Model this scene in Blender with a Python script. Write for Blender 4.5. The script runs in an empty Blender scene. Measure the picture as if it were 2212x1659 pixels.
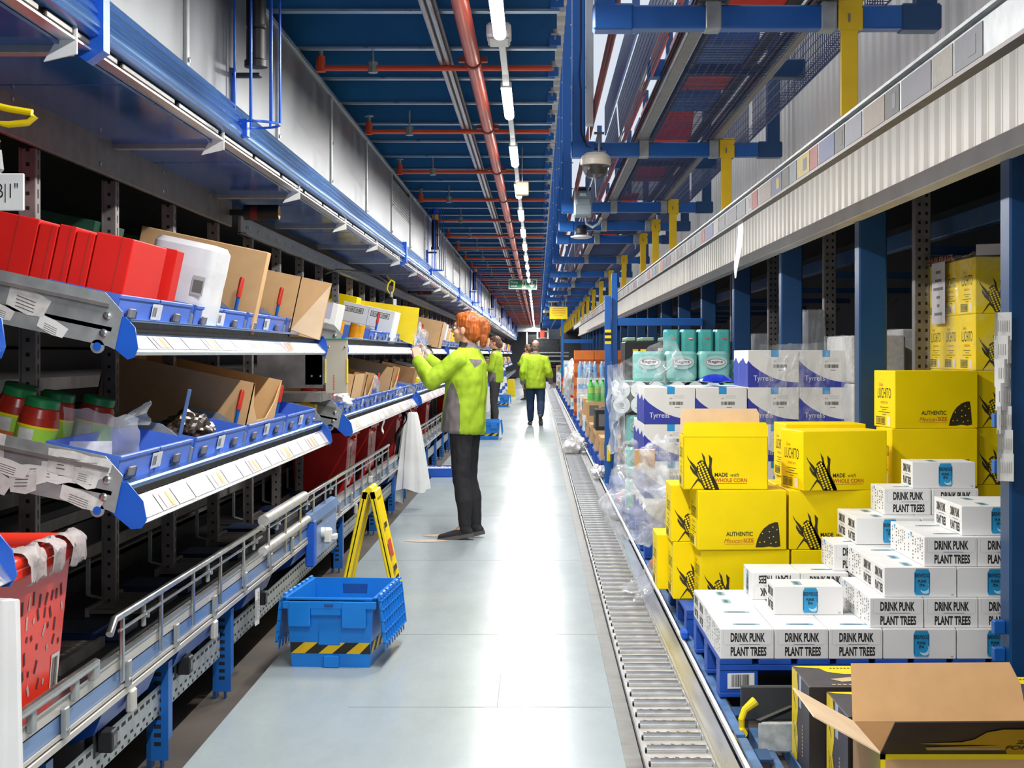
import bpy, bmesh, math, random
from mathutils import Vector, Matrix, Euler, noise

# ------------------------------------------------------------------ camera
SC = bpy.context.scene
VX, VY, F, CH = 1161.0, 764.0, 3300.0, 1.40      # vanishing point, focal length in pixels, eye height
cam = bpy.data.cameras.new('camera')
cam.sensor_width = 36.0
cam.lens = 36.0 * F / 2212.0
cam.shift_x = -(VX - 1106.0) / 2212.0
cam.shift_y = -(829.5 - VY) / 2212.0
cam.clip_end = 300
camo = bpy.data.objects.new('camera', cam)
camo.location = (0, 0, CH)
camo.rotation_euler = (math.pi / 2, 0, 0)
SC.collection.objects.link(camo)
SC.camera = camo
# ------------------------------------------------------------------ world and exposure
W = bpy.data.worlds.new('hall air'); SC.world = W; W.use_nodes = True
W.node_tree.nodes['Background'].inputs[0].default_value = (0.80, 0.88, 1.0, 1)
W.node_tree.nodes['Background'].inputs[1].default_value = 0.65
SC.view_settings.view_transform = 'Standard'
SC.view_settings.look = 'None'
SC.view_settings.exposure = 0.45
SC.view_settings.gamma = 1.0
SC.view_settings.use_curve_mapping = False
SC.cycles.use_denoising = True
SC.cycles.max_bounces = 6
SC.cycles.diffuse_bounces = 3
SC.cycles.glossy_bounces = 3
SC.cycles.transmission_bounces = 4
SC.cycles.transparent_max_bounces = 14
SC.cycles.use_adaptive_sampling = True
SC.cycles.adaptive_threshold = 0.03
SC.cycles.sample_clamp_indirect = 6.0
LIGHT_W = 44.0                                    # power of one ceiling batten
# ------------------------------------------------------------------ helpers
PI = math.pi
rnd = random.Random(7)
def at(u, v, Y): return Vector(((u - VX) * Y / F, Y, CH - (v - VY) * Y / F))
def xu(u, Y): return (u - VX) * Y / F
def zv(v, Y): return CH - (v - VY) * Y / F
def lin(h):
    h = h.lstrip('#'); c = [int(h[i:i+2], 16) / 255 for i in (0, 2, 4)]
    return tuple((x / 12.92 if x <= .04045 else ((x + .055) / 1.055) ** 2.4) for x in c) + (1,)
_M = {}
def mat(name, col, rough=.5, metal=0., var=.08, scale=6., bump=0., emit=0., alpha=1., stretch=(1, 1, 1), spec=.5, trans=0., rvar=.1, obj=False):
    """procedural principled material: base colour broken up by noise, roughness by a second noise"""
    if name in _M: return _M[name]
    m = bpy.data.materials.new(name); m.use_nodes = True
    nt = m.node_tree; b = nt.nodes['Principled BSDF']; L = nt.links.new
    tc = nt.nodes.new('ShaderNodeTexCoord'); mp = nt.nodes.new('ShaderNodeMapping')
    mp.inputs['Scale'].default_value = stretch
    L(tc.outputs['Object'], mp.inputs[0])
    n = nt.nodes.new('ShaderNodeTexNoise'); n.inputs['Scale'].default_value = scale; n.inputs['Detail'].default_value = 5
    L(mp.outputs[0], n.inputs['Vector'])
    c = lin(col); mr = nt.nodes.new('ShaderNodeMapRange')
    mr.inputs[1].default_value = .3; mr.inputs[2].default_value = .7
    mr.inputs[3].default_value = 1 - var * 2; mr.inputs[4].default_value = 1 + var
    L(n.outputs[0], mr.inputs[0])
    mx = nt.nodes.new('ShaderNodeVectorMath'); mx.operation = 'SCALE'; mx.inputs[0].default_value = c[:3]
    L(mr.outputs[0], mx.inputs['Scale']); L(mx.outputs[0], b.inputs['Base Color'])
    r2 = nt.nodes.new('ShaderNodeMapRange'); r2.inputs[3].default_value = max(.02, rough - rvar); r2.inputs[4].default_value = min(1, rough + rvar)
    L(n.outputs[0], r2.inputs[0]); L(r2.outputs[0], b.inputs['Roughness'])
    b.inputs['Metallic'].default_value = metal
    b.inputs['Specular IOR Level'].default_value = spec
    if trans: b.inputs['Transmission Weight'].default_value = trans
    if bump:
        bp = nt.nodes.new('ShaderNodeBump'); bp.inputs['Strength'].default_value = bump; bp.inputs['Distance'].default_value = .01
        L(n.outputs[0], bp.inputs['Height']); L(bp.outputs[0], b.inputs['Normal'])
    if emit:
        b.inputs['Emission Color'].default_value = c; b.inputs['Emission Strength'].default_value = emit
    if alpha < 1: b.inputs['Alpha'].default_value = alpha
    _M[name] = m; return m
def film(name, col, lo, hi, rough=.12, scale=9., bump=.5):
    """thin plastic film: see-through where flat, whitish in the creases"""
    if name in _M: return _M[name]
    m = mat(name, col, rough, 0, .05, scale, bump); nt = m.node_tree; b = nt.nodes['Principled BSDF']
    n = nt.nodes.new('ShaderNodeTexNoise'); n.inputs['Scale'].default_value = scale * .7; n.inputs['Detail'].default_value = 8; n.inputs['Distortion'].default_value = 1.5
    tc = nt.nodes.new('ShaderNodeTexCoord'); nt.links.new(tc.outputs['Object'], n.inputs['Vector'])
    mr = nt.nodes.new('ShaderNodeMapRange'); mr.inputs[1].default_value = .4; mr.inputs[2].default_value = .68
    mr.inputs[3].default_value = lo; mr.inputs[4].default_value = hi
    nt.links.new(n.outputs[0], mr.inputs[0]); nt.links.new(mr.outputs[0], b.inputs['Alpha'])
    return m
class MB:
    """collects faces with materials and links them as one mesh object"""
    def __init__(s): s.v = []; s.f = []; s.m = []; s.ms = []
    def mi(s, m):
        if m not in s.ms: s.ms.append(m)
        return s.ms.index(m)
    def add(s, vs, fs, m, M=None):
        k = len(s.v); i = s.mi(m)
        s.v += [tuple(M @ Vector(p)) if M else tuple(p) for p in vs]
        s.f += [tuple(k + j for j in f) for f in fs]; s.m += [i] * len(fs)
        return s
    def box(s, x0, x1, y0, y1, z0, z1, m, c=0., M=None):
        if c <= 0:
            vs = [(x, y, z) for z in (z0, z1) for y in (y0, y1) for x in (x0, x1)]
            fs = [(0, 2, 3, 1), (4, 5, 7, 6), (0, 1, 5, 4), (1, 3, 7, 5), (3, 2, 6, 7), (2, 0, 4, 6)]
            return s.add(vs, fs, m, M)
        bm = bmesh.new(); bmesh.ops.create_cube(bm, size=1)
        for v in bm.verts: v.co = Vector(((x0 + x1) / 2 + v.co.x * (x1 - x0), (y0 + y1) / 2 + v.co.y * (y1 - y0), (z0 + z1) / 2 + v.co.z * (z1 - z0)))
        bmesh.ops.bevel(bm, geom=bm.edges[:], offset=c, segments=1, affect='EDGES', profile=.5)
        bm.verts.index_update()
        s.add([v.co[:] for v in bm.verts], [[v.index for v in f.verts] for f in bm.faces], m, M); bm.free(); return s
    def bar(s, p, q, w, h, m, up=(0, 0, 1), c=0.):
        p = Vector(p); q = Vector(q); d = q - p; l = d.length; d.normalize(); u = Vector(up)
        sx = d.cross(u)
        if sx.length < 1e-4: sx = d.cross(Vector((1, 0, 0)))
        sx.normalize(); u = sx.cross(d)
        M = Matrix(((sx.x, d.x, u.x, p.x), (sx.y, d.y, u.y, p.y), (sx.z, d.z, u.z, p.z), (0, 0, 0, 1)))
        return s.box(-w / 2, w / 2, 0, l, -h / 2, h / 2, m, c, M)
    def cyl(s, p, q, r, m, n=12, r2=None, cap=True):
        return s.tube([p, q], r, m, n, r2=r2, cap=cap)
    def tube(s, pts, r, m, n=8, closed=False, r2=None, cap=True):
        pts = [Vector(p) for p in pts]; N = len(pts); vs = []; prev = None
        for i, p in enumerate(pts):
            if closed: d = pts[(i + 1) % N] - pts[i - 1]
            else: d = pts[min(i + 1, N - 1)] - pts[max(i - 1, 0)]
            d.normalize()
            a = prev if prev is not None else (Vector((0, 0, 1)) if abs(d.z) < .9 else Vector((1, 0, 0)))
            x = a - d * a.dot(d); x.normalize(); y = d.cross(x); prev = x
            rr = r[i] if isinstance(r, (list, tuple)) else (r if r2 is None else r + (r2 - r) * i / max(1, N - 1))
            for k in range(n):
                t = 2 * PI * k / n; vs.append(p + (x * math.cos(t) + y * math.sin(t)) * rr)
        fs = []
        for i in range(N if closed else N - 1):
            j = (i + 1) % N
            for k in range(n):
                l = (k + 1) % n; fs.append((i * n + k, i * n + l, j * n + l, j * n + k))
        if cap and not closed:
            fs.append(tuple(range(n))[::-1]); fs.append(tuple((N - 1) * n + k for k in range(n)))
        return s.add(vs, fs, m)
    def lathe(s, prof, m, o=(0, 0, 0), n=20, M=None):
        """prof: (r, z) pairs; m may be a list, one material per segment"""
        for i in range(len(prof) - 1):
            (r0, z0), (r1, z1) = prof[i], prof[i + 1]
            vs = []
            for (r, z) in ((r0, z0), (r1, z1)):
                for k in range(n):
                    t = 2 * PI * k / n; vs.append((o[0] + r * math.cos(t), o[1] + r * math.sin(t), o[2] + z))
            s.add(vs, [(k, (k + 1) % n, n + (k + 1) % n, n + k) for k in range(n)], m[i] if isinstance(m, list) else m, M)
        return s
    def prism(s, pts, M, h, m, m2=None):
        """extrude a 2-D outline (x, y) by h along local z of M"""
        n = len(pts)
        vs = [(x, y, 0) for x, y in pts] + [(x, y, h) for x, y in pts]
        s.add(vs, [tuple(range(n))[::-1], tuple(range(n, 2 * n))], m, M)
        return s.add(vs, [(i, (i + 1) % n, n + (i + 1) % n, n + i) for i in range(n)], m2 or m, M)
    def poly(s, pts, m): return s.add(pts, [tuple(range(len(pts)))], m)
    def flat(s, geo, o, ux, uy, m):
        """lay flat 2-D geometry (verts, faces) on a surface at o with axes ux, uy"""
        o = Vector(o); ux = Vector(ux); uy = Vector(uy)
        return s.add([o + ux * x + uy * y for x, y in geo[0]], geo[1], m)
    def text(s, t, o, ux, uy, w, h, m, shear=0., bold=.0):
        """print lettering: left-bottom corner o, w metres wide, h tall along unit axes ux, uy"""
        g = textgeo(t, bold); W_, H_ = g[2]
        vs = [((x + shear * y) / W_ * w, y / H_ * h) for x, y in g[0]]
        return s.flat((vs, g[1]), o, ux, uy, m)
    def rect(s, o, ux, uy, x0, x1, y0, y1, m): return s.flat(([(x0, y0), (x1, y0), (x1, y1), (x0, y1)], [(0, 1, 2, 3)]), o, ux, uy, m)
    def grid(s, fn, nu, nv, m):
        vs = [fn(i / nu, j / nv) for j in range(nv + 1) for i in range(nu + 1)]
        fs = [(j * (nu + 1) + i, j * (nu + 1) + i + 1, (j + 1) * (nu + 1) + i + 1, (j + 1) * (nu + 1) + i) for j in range(nv) for i in range(nu)]
        return s.add(vs, fs, m)
    def mesh(s, name, smooth=True, ang=35):
        me = bpy.data.meshes.new(name); me.from_pydata(s.v, [], s.f)
        for m in s.ms: me.materials.append(m)
        me.polygons.foreach_set('material_index', s.m)
        if smooth:
            me.polygons.foreach_set('use_smooth', [True] * len(s.f)); me.set_sharp_from_angle(angle=math.radians(ang))
        me.update(); return me
    def build(s, name, parent=None, loc=(0, 0, 0), rot=(0, 0, 0), smooth=True, ang=35):
        return link(name, s.mesh(name, smooth, ang), parent, loc, rot)
def link(name, me, parent=None, loc=(0, 0, 0), rot=(0, 0, 0)):
    o = bpy.data.objects.new(name, me); SC.collection.objects.link(o)
    o.location = loc; o.rotation_euler = rot
    if parent: o.parent = parent
    return o
_T = {}
def textgeo(t, bold=0.):
    k = (t, bold)
    if k in _T: return _T[k]
    cu = bpy.data.curves.new('lettering', 'FONT'); cu.body = t; cu.offset = bold; cu.resolution_u = 3; cu.size = 1
    ob = bpy.data.objects.new('lettering', cu); SC.collection.objects.link(ob)
    me = bpy.data.meshes.new_from_object(ob.evaluated_get(bpy.context.evaluated_depsgraph_get()))
    vs = [(v.co.x, v.co.y) for v in me.vertices]; fs = [tuple(p.vertices) for p in me.polygons]
    x0 = min(v[0] for v in vs); y0 = min(v[1] for v in vs); x1 = max(v[0] for v in vs); y1 = max(v[1] for v in vs)
    bpy.data.objects.remove(ob); bpy.data.curves.remove(cu); bpy.data.meshes.remove(me)
    _T[k] = ([(x - x0, y - y0) for x, y in vs], fs, (x1 - x0, y1 - y0)); return _T[k]
def tag(o, label, cat, group=None):
    o['label'] = label; o['category'] = cat
    if group: o['group'] = group
    return o
def thing(name, label, cat, loc=(0, 0, 0), rot=(0, 0, 0), group=None):
    o = bpy.data.objects.new(name, None); SC.collection.objects.link(o); o.empty_display_size = .05
    o.location = loc; o.rotation_euler = rot if isinstance(rot, (tuple, list, Euler)) else (0, 0, rot)
    return tag(o, label, cat, group)
def struct(o): o['kind'] = 'structure'; return o
def dup(root, loc, rot=None, label=None, group=None):
    """a copy of a thing with copies of its parts and sub-parts (mesh data shared)"""
    r = root.copy(); SC.collection.objects.link(r); r.location = loc
    if rot is not None: r.rotation_euler = rot if isinstance(rot, (tuple, list)) else (0, 0, rot)
    if label: r['label'] = label
    if group: r['group'] = group
    for ch in list(root.children):
        c = ch.copy(); SC.collection.objects.link(c); c.parent = r
        for g in list(ch.children):
            d = g.copy(); SC.collection.objects.link(d); d.parent = c
    return r
ORD = ['first', 'second', 'third', 'fourth', 'fifth', 'sixth', 'seventh', 'eighth', 'ninth', 'tenth', 'eleventh', 'twelfth', 'thirteenth', 'fourteenth', 'fifteenth', 'sixteenth', 'seventeenth', 'eighteenth', 'nineteenth', 'twentieth']
def nth(i):
    if i < 20: return ORD[i]
    tens = {2: 'twenty', 7: 'seventy', 3: 'thirty', 4: 'forty', 5: 'fifty', 6: 'sixty'}
    n = i + 1; t, r = divmod(n, 10)
    if r == 0: return {2: 'twentieth', 3: 'thirtieth', 4: 'fortieth', 5: 'fiftieth', 6: 'sixtieth'}[t]
    return tens[t] + '-' + ORD[r - 1]
def circle(cx, cy, r, n=20, sx=1., sy=1.): return [(cx + r * sx * math.cos(2 * PI * k / n), cy + r * sy * math.sin(2 * PI * k / n)) for k in range(n)]
def one(pts): return (pts, [tuple(range(len(pts)))])
# ------------------------------------------------------------------ materials
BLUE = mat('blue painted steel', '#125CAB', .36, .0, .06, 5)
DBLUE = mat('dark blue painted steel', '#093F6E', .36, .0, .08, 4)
CEILB = mat('blue ceiling beam paint', '#0E65A4', .45, .0, .07, 2)
ALU = mat('brushed aluminium', '#D5D7D9', .3, .85, .06, 30, stretch=(1, .06, 1))
PANEL = mat('bright sheet aluminium', '#74777B', .44, .8, .16, 4, stretch=(1, 1, .3), rvar=.16)
GALV = mat('galvanised steel', '#A9ADAE', .42, .55, .12, 16)
GALVD = mat('dull galvanised steel', '#837D7C', .5, .4, .14, 14)
CHROME = mat('zinc tube', '#CBCBC9', .22, .95, .05, 12)
DARK = mat('black plastic', '#17181A', .45, 0, .1, 20)
SLOT = mat('slot shadow black', '#0B0B0C', .8, 0, .05, 20)
BELT = mat('dark rubber belt', '#1D1C1D', .6, 0, .2, 10)
RUBB = mat('grey roller rubber', '#6A645E', .55, .2, .15, 18)
WHITE = mat('white paint', '#EDEDEA', .4, 0, .04, 8)
WHITEC = mat('white carton', '#ECEBE9', .48, 0, .025, 6)
CREAM = mat('cream cladding', '#F2ECE3', .45, 0, .03, 3, stretch=(1, 1, .1))
CREAMT = mat('cream trim', '#D8CFC4', .45, .05, .06, 5)
YEL = mat('yellow safety paint', '#E3B800', .42, 0, .06, 9)
YELC = mat('yellow printed carton', '#FFE000', .5, 0, .02, 8, spec=.18)
YELP = mat('yellow plastic', '#F7D90B', .35, 0, .03, 9)
INK = mat('black ink', '#1E1B14', .6, 0, .05, 20)
INKC = mat('dark olive ink', '#332C10', .55, 0, .06, 20)
INKR = mat('orange red ink', '#CC5A22', .55, 0, .05, 20)
GREYI = mat('grey ink', '#6C6A66', .6, 0, .05, 20)
GREYL = mat('pale grey ink', '#B9B7B3', .6, 0, .05, 20)
RED = mat('red plastic tote', '#BE1512', .35, 0, .07, 6)
REDO = mat('orange red plastic', '#EE3A26', .33, 0, .05, 6)
REDC = mat('red carton', '#D9201B', .5, 0, .03, 6, spec=.25)
REDP = mat('red pipe paint', '#D9502F', .33, .1, .05, 5)
KRAFT = mat('brown cardboard', '#D0A673', .75, 0, .035, 14)
KRAFTL = mat('pale cardboard', '#EBCDA8', .75, 0, .04, 12)
KRAFTD = mat('darker cardboard', '#A97C4E', .78, 0, .08, 14)
TOTE = mat('bright blue plastic', '#0A7BD6', .35, 0, .05, 8)
BINB = mat('blue bin plastic', '#4B74D2', .4, 0, .06, 10)
CAPB = mat('blue end cap', '#0A57C4', .4, 0, .05, 10)
PALB = mat('pallet blue paint', '#0B4FB5', .55, 0, .12, 12, bump=.2)
LIPB = mat('blue anodised profile', '#5C8FD0', .25, .75, .1, 8, stretch=(1, .1, 1))
UNDER = mat('dark blue gloss sheet', '#2A66B8', .14, .25, .12, 3)
LIME = mat('lime fleece', '#A2C224', .8, 0, .06, 16, bump=.25)
GREYF = mat('grey fleece panel', '#787171', .85, 0, .06, 16, bump=.25)
BLACKF = mat('black cloth', '#242326', .8, 0, .1, 20, bump=.2)
DENIM = mat('dark blue denim', '#17304F', .85, 0, .12, 30, bump=.2)
CHARF = mat('charcoal cloth', '#3F3C40', .85, 0, .08, 20, bump=.2)
SKIN = mat('skin', '#D9A183', .55, 0, .05, 14)
LIPS = mat('lips', '#B9665C', .5, 0, .05, 14)
GINGER = mat('ginger hair', '#B05A1E', .5, 0, .25, 22, bump=.6, stretch=(1, 1, .25))
BROWNH = mat('brown hair', '#6B4A38', .55, 0, .25, 22, bump=.6)
GREYH = mat('grey hair', '#7B6A60', .6, 0, .2, 26, bump=.5)
GREEN = mat('sign green', '#1F8A5B', .45, 0, .04, 10)
DGREEN = mat('dark green carton', '#174B37', .55, 0, .08, 8)
TEAL = mat('teal pack film', '#4BA6A2', .3, 0, .08, 10)
SKYB = mat('sky blue pack film', '#6FB7E8', .25, 0, .1, 10)
LGREEN = mat('green bottle plastic', '#4CCB3C', .2, 0, .12, 10)
ORANGE = mat('orange carton', '#E0782A', .5, 0, .06, 8)
NAVY = mat('navy print', '#2C3AA8', .5, 0, .04, 8)
CYAN = mat('cyan tape', '#1E9BE0', .3, 0, .04, 12)
CANB = mat('can blue print', '#2EA3DC', .35, .2, .06, 12)
CANL = mat('pale can print', '#BFE6F7', .35, 0, .05, 12)
LABEL = mat('printed label paper', '#DDDBD8', .6, 0, .1, 40)
CLEAR = film('clear stretch film', '#F3F5F8', .08, .34, .1, 4.5, .2)
BAGW = film('milky plastic bag', '#F1F1F0', .6, .95, .25, 4, .3)
BAGC = film('clear plastic bag', '#E2E6EC', .16, .5, .1, 4, .2)
GLASS = mat('smoked dome plastic', '#4A4745', .06, 0, .02, 5, alpha=.6)
LAMP = mat('lit lamp diffuser', '#FFFDF6', .4, 0, .0, 5, emit=9)
# ------------------------------------------------------------------ floor
def floor_mat():
    m = mat('pale blue floor coating', '#A3AEB1', .25, 0, .03, 1.1, spec=.28, rvar=.05, stretch=(1.6, .5, 1)); nt = m.node_tree
    b = nt.nodes['Principled BSDF']; L = nt.links.new
    tc = nt.nodes.new('ShaderNodeTexCoord')
    n2 = nt.nodes.new('ShaderNodeTexNoise'); n2.inputs['Scale'].default_value = 5; n2.inputs['Detail'].default_value = 9; n2.inputs['Roughness'].default_value = .75
    mp = nt.nodes.new('ShaderNodeMapping'); mp.inputs['Scale'].default_value = (1, .35, 1); L(tc.outputs['Object'], mp.inputs[0]); L(mp.outputs[0], n2.inputs['Vector'])
    r = nt.nodes.new('ShaderNodeMapRange'); r.inputs[1].default_value = .2; r.inputs[2].default_value = .8; r.inputs[3].default_value = .86; r.inputs[4].default_value = 1.08
    L(n2.outputs[0], r.inputs[0])
    src = b.inputs['Base Color'].links[0].from_socket
    mx = nt.nodes.new('ShaderNodeVectorMath'); mx.operation = 'SCALE'; L(src, mx.inputs[0]); L(r.outputs[0], mx.inputs['Scale']); L(mx.outputs[0], b.inputs['Base Color'])
    return m
YEND = 92.0
fl = MB(); FM = floor_mat(); SEAM = mat('floor seam', '#6E7477', .6, 0, .1, 8)
fl.box(-1.2, .30, -4, YEND, -.03, 0, FM)
for y in (6.05, 7.62, 10.35, 13.2, 16.1, 19.4, 23, 27, 32, 38):
    fl.box(-.75 if y in (6.05,) else -1.19, .295, y - .003, y + .003, -.001, .0006, SEAM)
fl.box(-.162, -.158, 6.05, 6.7, -.001, .0006, SEAM)
struct(fl.build('floor'))
g = MB(); g.box(-3.2, 3.6, -5, YEND + 3, -.08, -.03, mat('dark concrete', '#4A413B', .8, 0, .18, 3)); struct(g.build('floor'))
e = MB(); e.box(.30, .357, -4, YEND, -.03, .004, mat('worn steel edge', '#7D7C78', .4, .6, .2, 9)); struct(e.build('trim_1'))
# brown cardboard scrap marks on the floor by the picker's feet
# ------------------------------------------------------------------ outer walls and ceiling
w = MB(); w.box(-3.3, -3.2, -5, YEND + 3, -.1, 3.9, mat('dark wall', '#2C2B2D', .7, 0, .1, 3)); struct(w.build('wall_left'))
w = MB(); w.box(3.6, 3.7, -5, YEND + 3, -.1, 3.9, mat('dark wall', '#2C2B2D')); struct(w.build('wall_right'))
w = MB(); w.box(-3.2, 3.6, YEND + 1.5, YEND + 1.6, -.1, 3.9, mat('grey end wall', '#8B8D90', .7, 0, .06, 2)); struct(w.build('wall_far'))
c = MB()
DECK = mat('white ceiling deck', '#D9D6CE', .5, .1, .05, 4)
zc = 3.19
xs = -3.2
pts = []
y = -4.0
while y < YEND + 2:
    pts += [(y, zc), (y + .09, zc), (y + .12, zc + .05), (y + .21, zc + .05)]; y += .24
for i in range(len(pts) - 1):
    (a, za), (b, zb) = pts[i], pts[i + 1]
    c.add([(-3.2, a, za), (.15, a, za), (.15, b, zb), (-3.2, b, zb)], [(0, 1, 2, 3)], DECK)
c.box(-3.2, .15, -4, YEND + 2, zc + .055, zc + .08, DECK)
struct(c.build('ceiling'))
c = MB(); c.box(1.76, 3.65, -4, YEND + 2, 2.66, 2.72, DARK); struct(c.build('ceiling'))  # unseen dark slab added over the racking to keep sky light out
# ceiling beams: deep blue webs with a bright lower flange
bm_ = MB(); BF = mat('beam flange', '#8FA6BE', .3, .5, .08, 9)
bm_.box(-3.15, .10, -.012, .012, -.01, .205, CEILB); bm_.box(-3.15, .10, -.03, .024, -.011, 0, BF); bm_.box(-3.15, .10, .0, .045, .196, .206, CEILB)
bm_.box(.06, .12, -.06, -.01, .0, .05, BLUE); bm_.cyl((.09, -.05, .03), (.09, -.05, .085), .012, GALV, 8); bm_.box(.07, .11, -.07, -.03, .05, .06, GALV)
bme = bm_.mesh('beam'); by0 = 7.005; bys = .8595
k = -13
ib = 0
while by0 + bys * k < YEND:
    yb = by0 + bys * k
    o = struct(link('trim_beam', bme, None, (0, yb, 2.975))); k += 1
# diagonal dark brace seen between the beams
# ------------------------------------------------------------------ sprinkler pipes
spr = thing('sprinkler_pipe', 'thick red sprinkler main pipe running under the blue ceiling beams', 'pipe', (-.3225, 0, 2.87))
mp_ = MB(); mp_.cyl((0, -4, 0), (0, 88, 0), .038, REDP, 16); mp_.build('main_pipe', spr)
for y in [7.915 + 2.265 * i for i in range(-4, 34)]:
    cl = MB(); cl.lathe([(.039, -.022), (.045, -.022), (.045, .022), (.039, .022)], mat('dark red clamp', '#8E3326', .5), M=Matrix.Translation((0, y - .25, 0)) @ Matrix.Rotation(PI / 2, 4, 'X'), n=16)
    cl.box(-.072, .072, y - .29, y - .25, -.012, .012, mat('dark red clamp', '#8E3326')); cl.build('clamp', spr)
for i in range(-3, 34):
    y = 7.915 + 2.265 * i
    p = MB(); p.cyl((-.80, 0, .01), (.40, 0, .01), .016, REDP, 10); bo = p.build('branch_pipe', spr, (0, y, 0))
    h = MB(); h.lathe([(0, -.02), (.027, -.02), (.022, .06), (.012, .06), (.012, .1), (.03, .1), (.03, .106), (0, .106)], [REDP, REDP, REDP, GALV, GALV, GALV, GALV], (-.80, 0, .01), 10); h.build('sprinkler_head', bo)
    h = MB(); h.lathe([(0, -.025), (.026, -.025), (.026, .03), (.006, .03), (.006, .14), (0, .14)], GALV, (-.53, 0, .01), 8); h.build('hanger', bo)
# ------------------------------------------------------------------ ceiling conduits
cd = thing('conduit_run', 'pair of grey steel cable conduits along the ceiling left of the red main', 'conduit', (-.495, 0, 2.90))
c1 = MB(); c1.cyl((0, -4, 0), (0, 88, 0), .013, CHROME, 8); c1.build('conduit', cd)
c1 = MB(); c1.cyl((.034, -4, 0), (.034, 88, 0), .013, CHROME, 8); c1.build('conduit', cd)
c1 = MB()
c1.box(-.02, .055, -4, 88, .02, .03, GALVD); c1.build('conduit_strip', cd)
# ------------------------------------------------------------------ ceiling lights
def ceiling_light(y, i):
    t = thing('ceiling_light', 'lit white strip light, %s in the row along the ceiling' % nth(i), 'light', (-.165, y, 2.787), group='ceiling strip lights in one row')
    b = MB(); b.box(-.028, .028, -.50, .50, .01, .042, WHITE, .004); b.build('housing', t)
    d = MB(); n = 10
    prof = [(-.028 * math.cos(PI * k / n), -.022 * math.sin(PI * k / n) + .01) for k in range(n + 1)]
    for k in range(n):
        (x0, z0), (x1, z1) = prof[k], prof[k + 1]
        d.add([(x0, -.48, z0), (x1, -.48, z1), (x1, .48, z1), (x0, .48, z0)], [(0, 1, 2, 3)], LAMP)
    d.poly([(x, -.48, z) for x, z in prof], LAMP); d.poly([(x, .48, z) for x, z in prof], LAMP)
    d.build('diffuser', t)
    if y < 60:
        h = MB(); h.bar((0, -.50, .03), (0, -.68, .055), .034, .026, WHITE); h.build('bracket', t)
        for q in (-.45, .45):
            h = MB(); h.cyl((0, q, .05), (0, q, .25), .004, GALV, 6); h.build('hanger', t)
    L = bpy.data.lights.new('batten light', 'AREA'); L.shape = 'RECTANGLE'; L.size = .055; L.size_y = .96; L.energy = LIGHT_W; L.color = (1, .985, .95)
    lo = bpy.data.objects.new('lamp_glow', L); SC.collection.objects.link(lo); lo.location = (0, 0, -.025); lo.parent = t
ly0 = 8.515
k = -11
ii = 0
while ly0 + 2.294 * k < 88:
    ceiling_light(ly0 + 2.294 * k, ii); k += 1; ii += 1
tr = MB(); tr.box(-.18, -.15, -4, 88, 2.83, 2.852, WHITE); tag(tr.build('lighting_trunking'), 'white trunking carrying the row of strip lights', 'trunking')
em = thing('emergency_light', 'white emergency light box under the ceiling trunking near the second strip light', 'light', at(1078, 75, 6.9))
b = MB(); b.box(-.055, .055, -.085, .085, -.025, .04, WHITE, .012); b.build('housing', em)
b = MB(); b.box(-.05, .05, -.075, .075, -.043, -.025, mat('frosted cover', '#D8D6D0', .3), .01); b.build('cover', em)
j = MB(); p = at(1128, 408, 11.7); j.box(p.x - .05, p.x + .05, p.y - .05, p.y + .05, p.z - .05, p.z + .05, mat('beige box', '#C9B79A', .5), .006); j.cyl((p.x, p.y, p.z + .05), (p.x, p.y, 2.98), .004, GALV, 6); tag(j.build('junction_box'), 'small beige junction box hanging right of the ceiling lights', 'box')
# ================================================================== RIGHT SIDE
# cladding above the pallets
cl = MB(); X0 = 1.68
prof = []
y = 2.0
while y < 62:
    prof += [(0, y), (0, y + .07), (.042, y + .084), (.042, y + .118), (.012, y + .124), (.012, y + .138), (.042, y + .144), (.042, y + .158)]; y += .172
n = len(prof)
cl.add([(X0 + x, yy, z) for z in (2.17, 5.0) for x, yy in prof], [(i, i + 1, n + i + 1, n + i) for i in range(n - 1)], CREAM)
struct(cl.build('wall_right', ang=20))
t = MB(); t.box(X0 - .03, X0 + .05, 2, 62, 2.11, 2.185, CREAMT, .004); struct(t.build('trim_2'))
for q in range(12):
    pass
# label rail hung below the yellow hangers
KC = 1.067
lr = thing('label_rail', 'long steel rail of faded price labels hung on yellow straps above the pallets', 'rail', (1.15 * KC, 0, 1.4 + .75 * KC)); lr.scale = (KC,) * 3
b = MB(); b.box(-.012, .004, 3.0, 48, 0, .115, GALV); b.box(-.03, .008, 3.0, 48, -.012, .0, GALVD); b.box(-.03, .008, 3.0, 48, .112, .122, GALV); b.build('rail', lr)
lab = MB(); y = 3.9
cols = [mat('faded label %d' % i, c, .55, 0, .12, 30) for i, c in enumerate(['#6E6E73', '#8F887E', '#706E75', '#8C7E70', '#54524E', '#7A7982', '#565C7C', '#934A40', '#B09C4C', '#75797C', '#8C817A', '#949291', '#807B7A'])]
seq = [0, 1, 2, 4, 3, 5, 4, 6, 7, 8, 9, 4, 6, 10, 7, 11, 9, 2, 0, 11, 6, 7, 9, 12]
i = 0
while y < 40:
    d = rnd.uniform(.18, .5); lab.box(-.0145, -.0125, y, y + d * .92, .012, .1, cols[seq[i % len(seq)]])
    if i % 3 == 0: lab.box(-.0155, -.0146, y + d * .2, y + d * .45, .03, .08, cols[(i * 5) % len(cols)])
    y += d; i += 1
lab.build('label_strip', lr)
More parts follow.
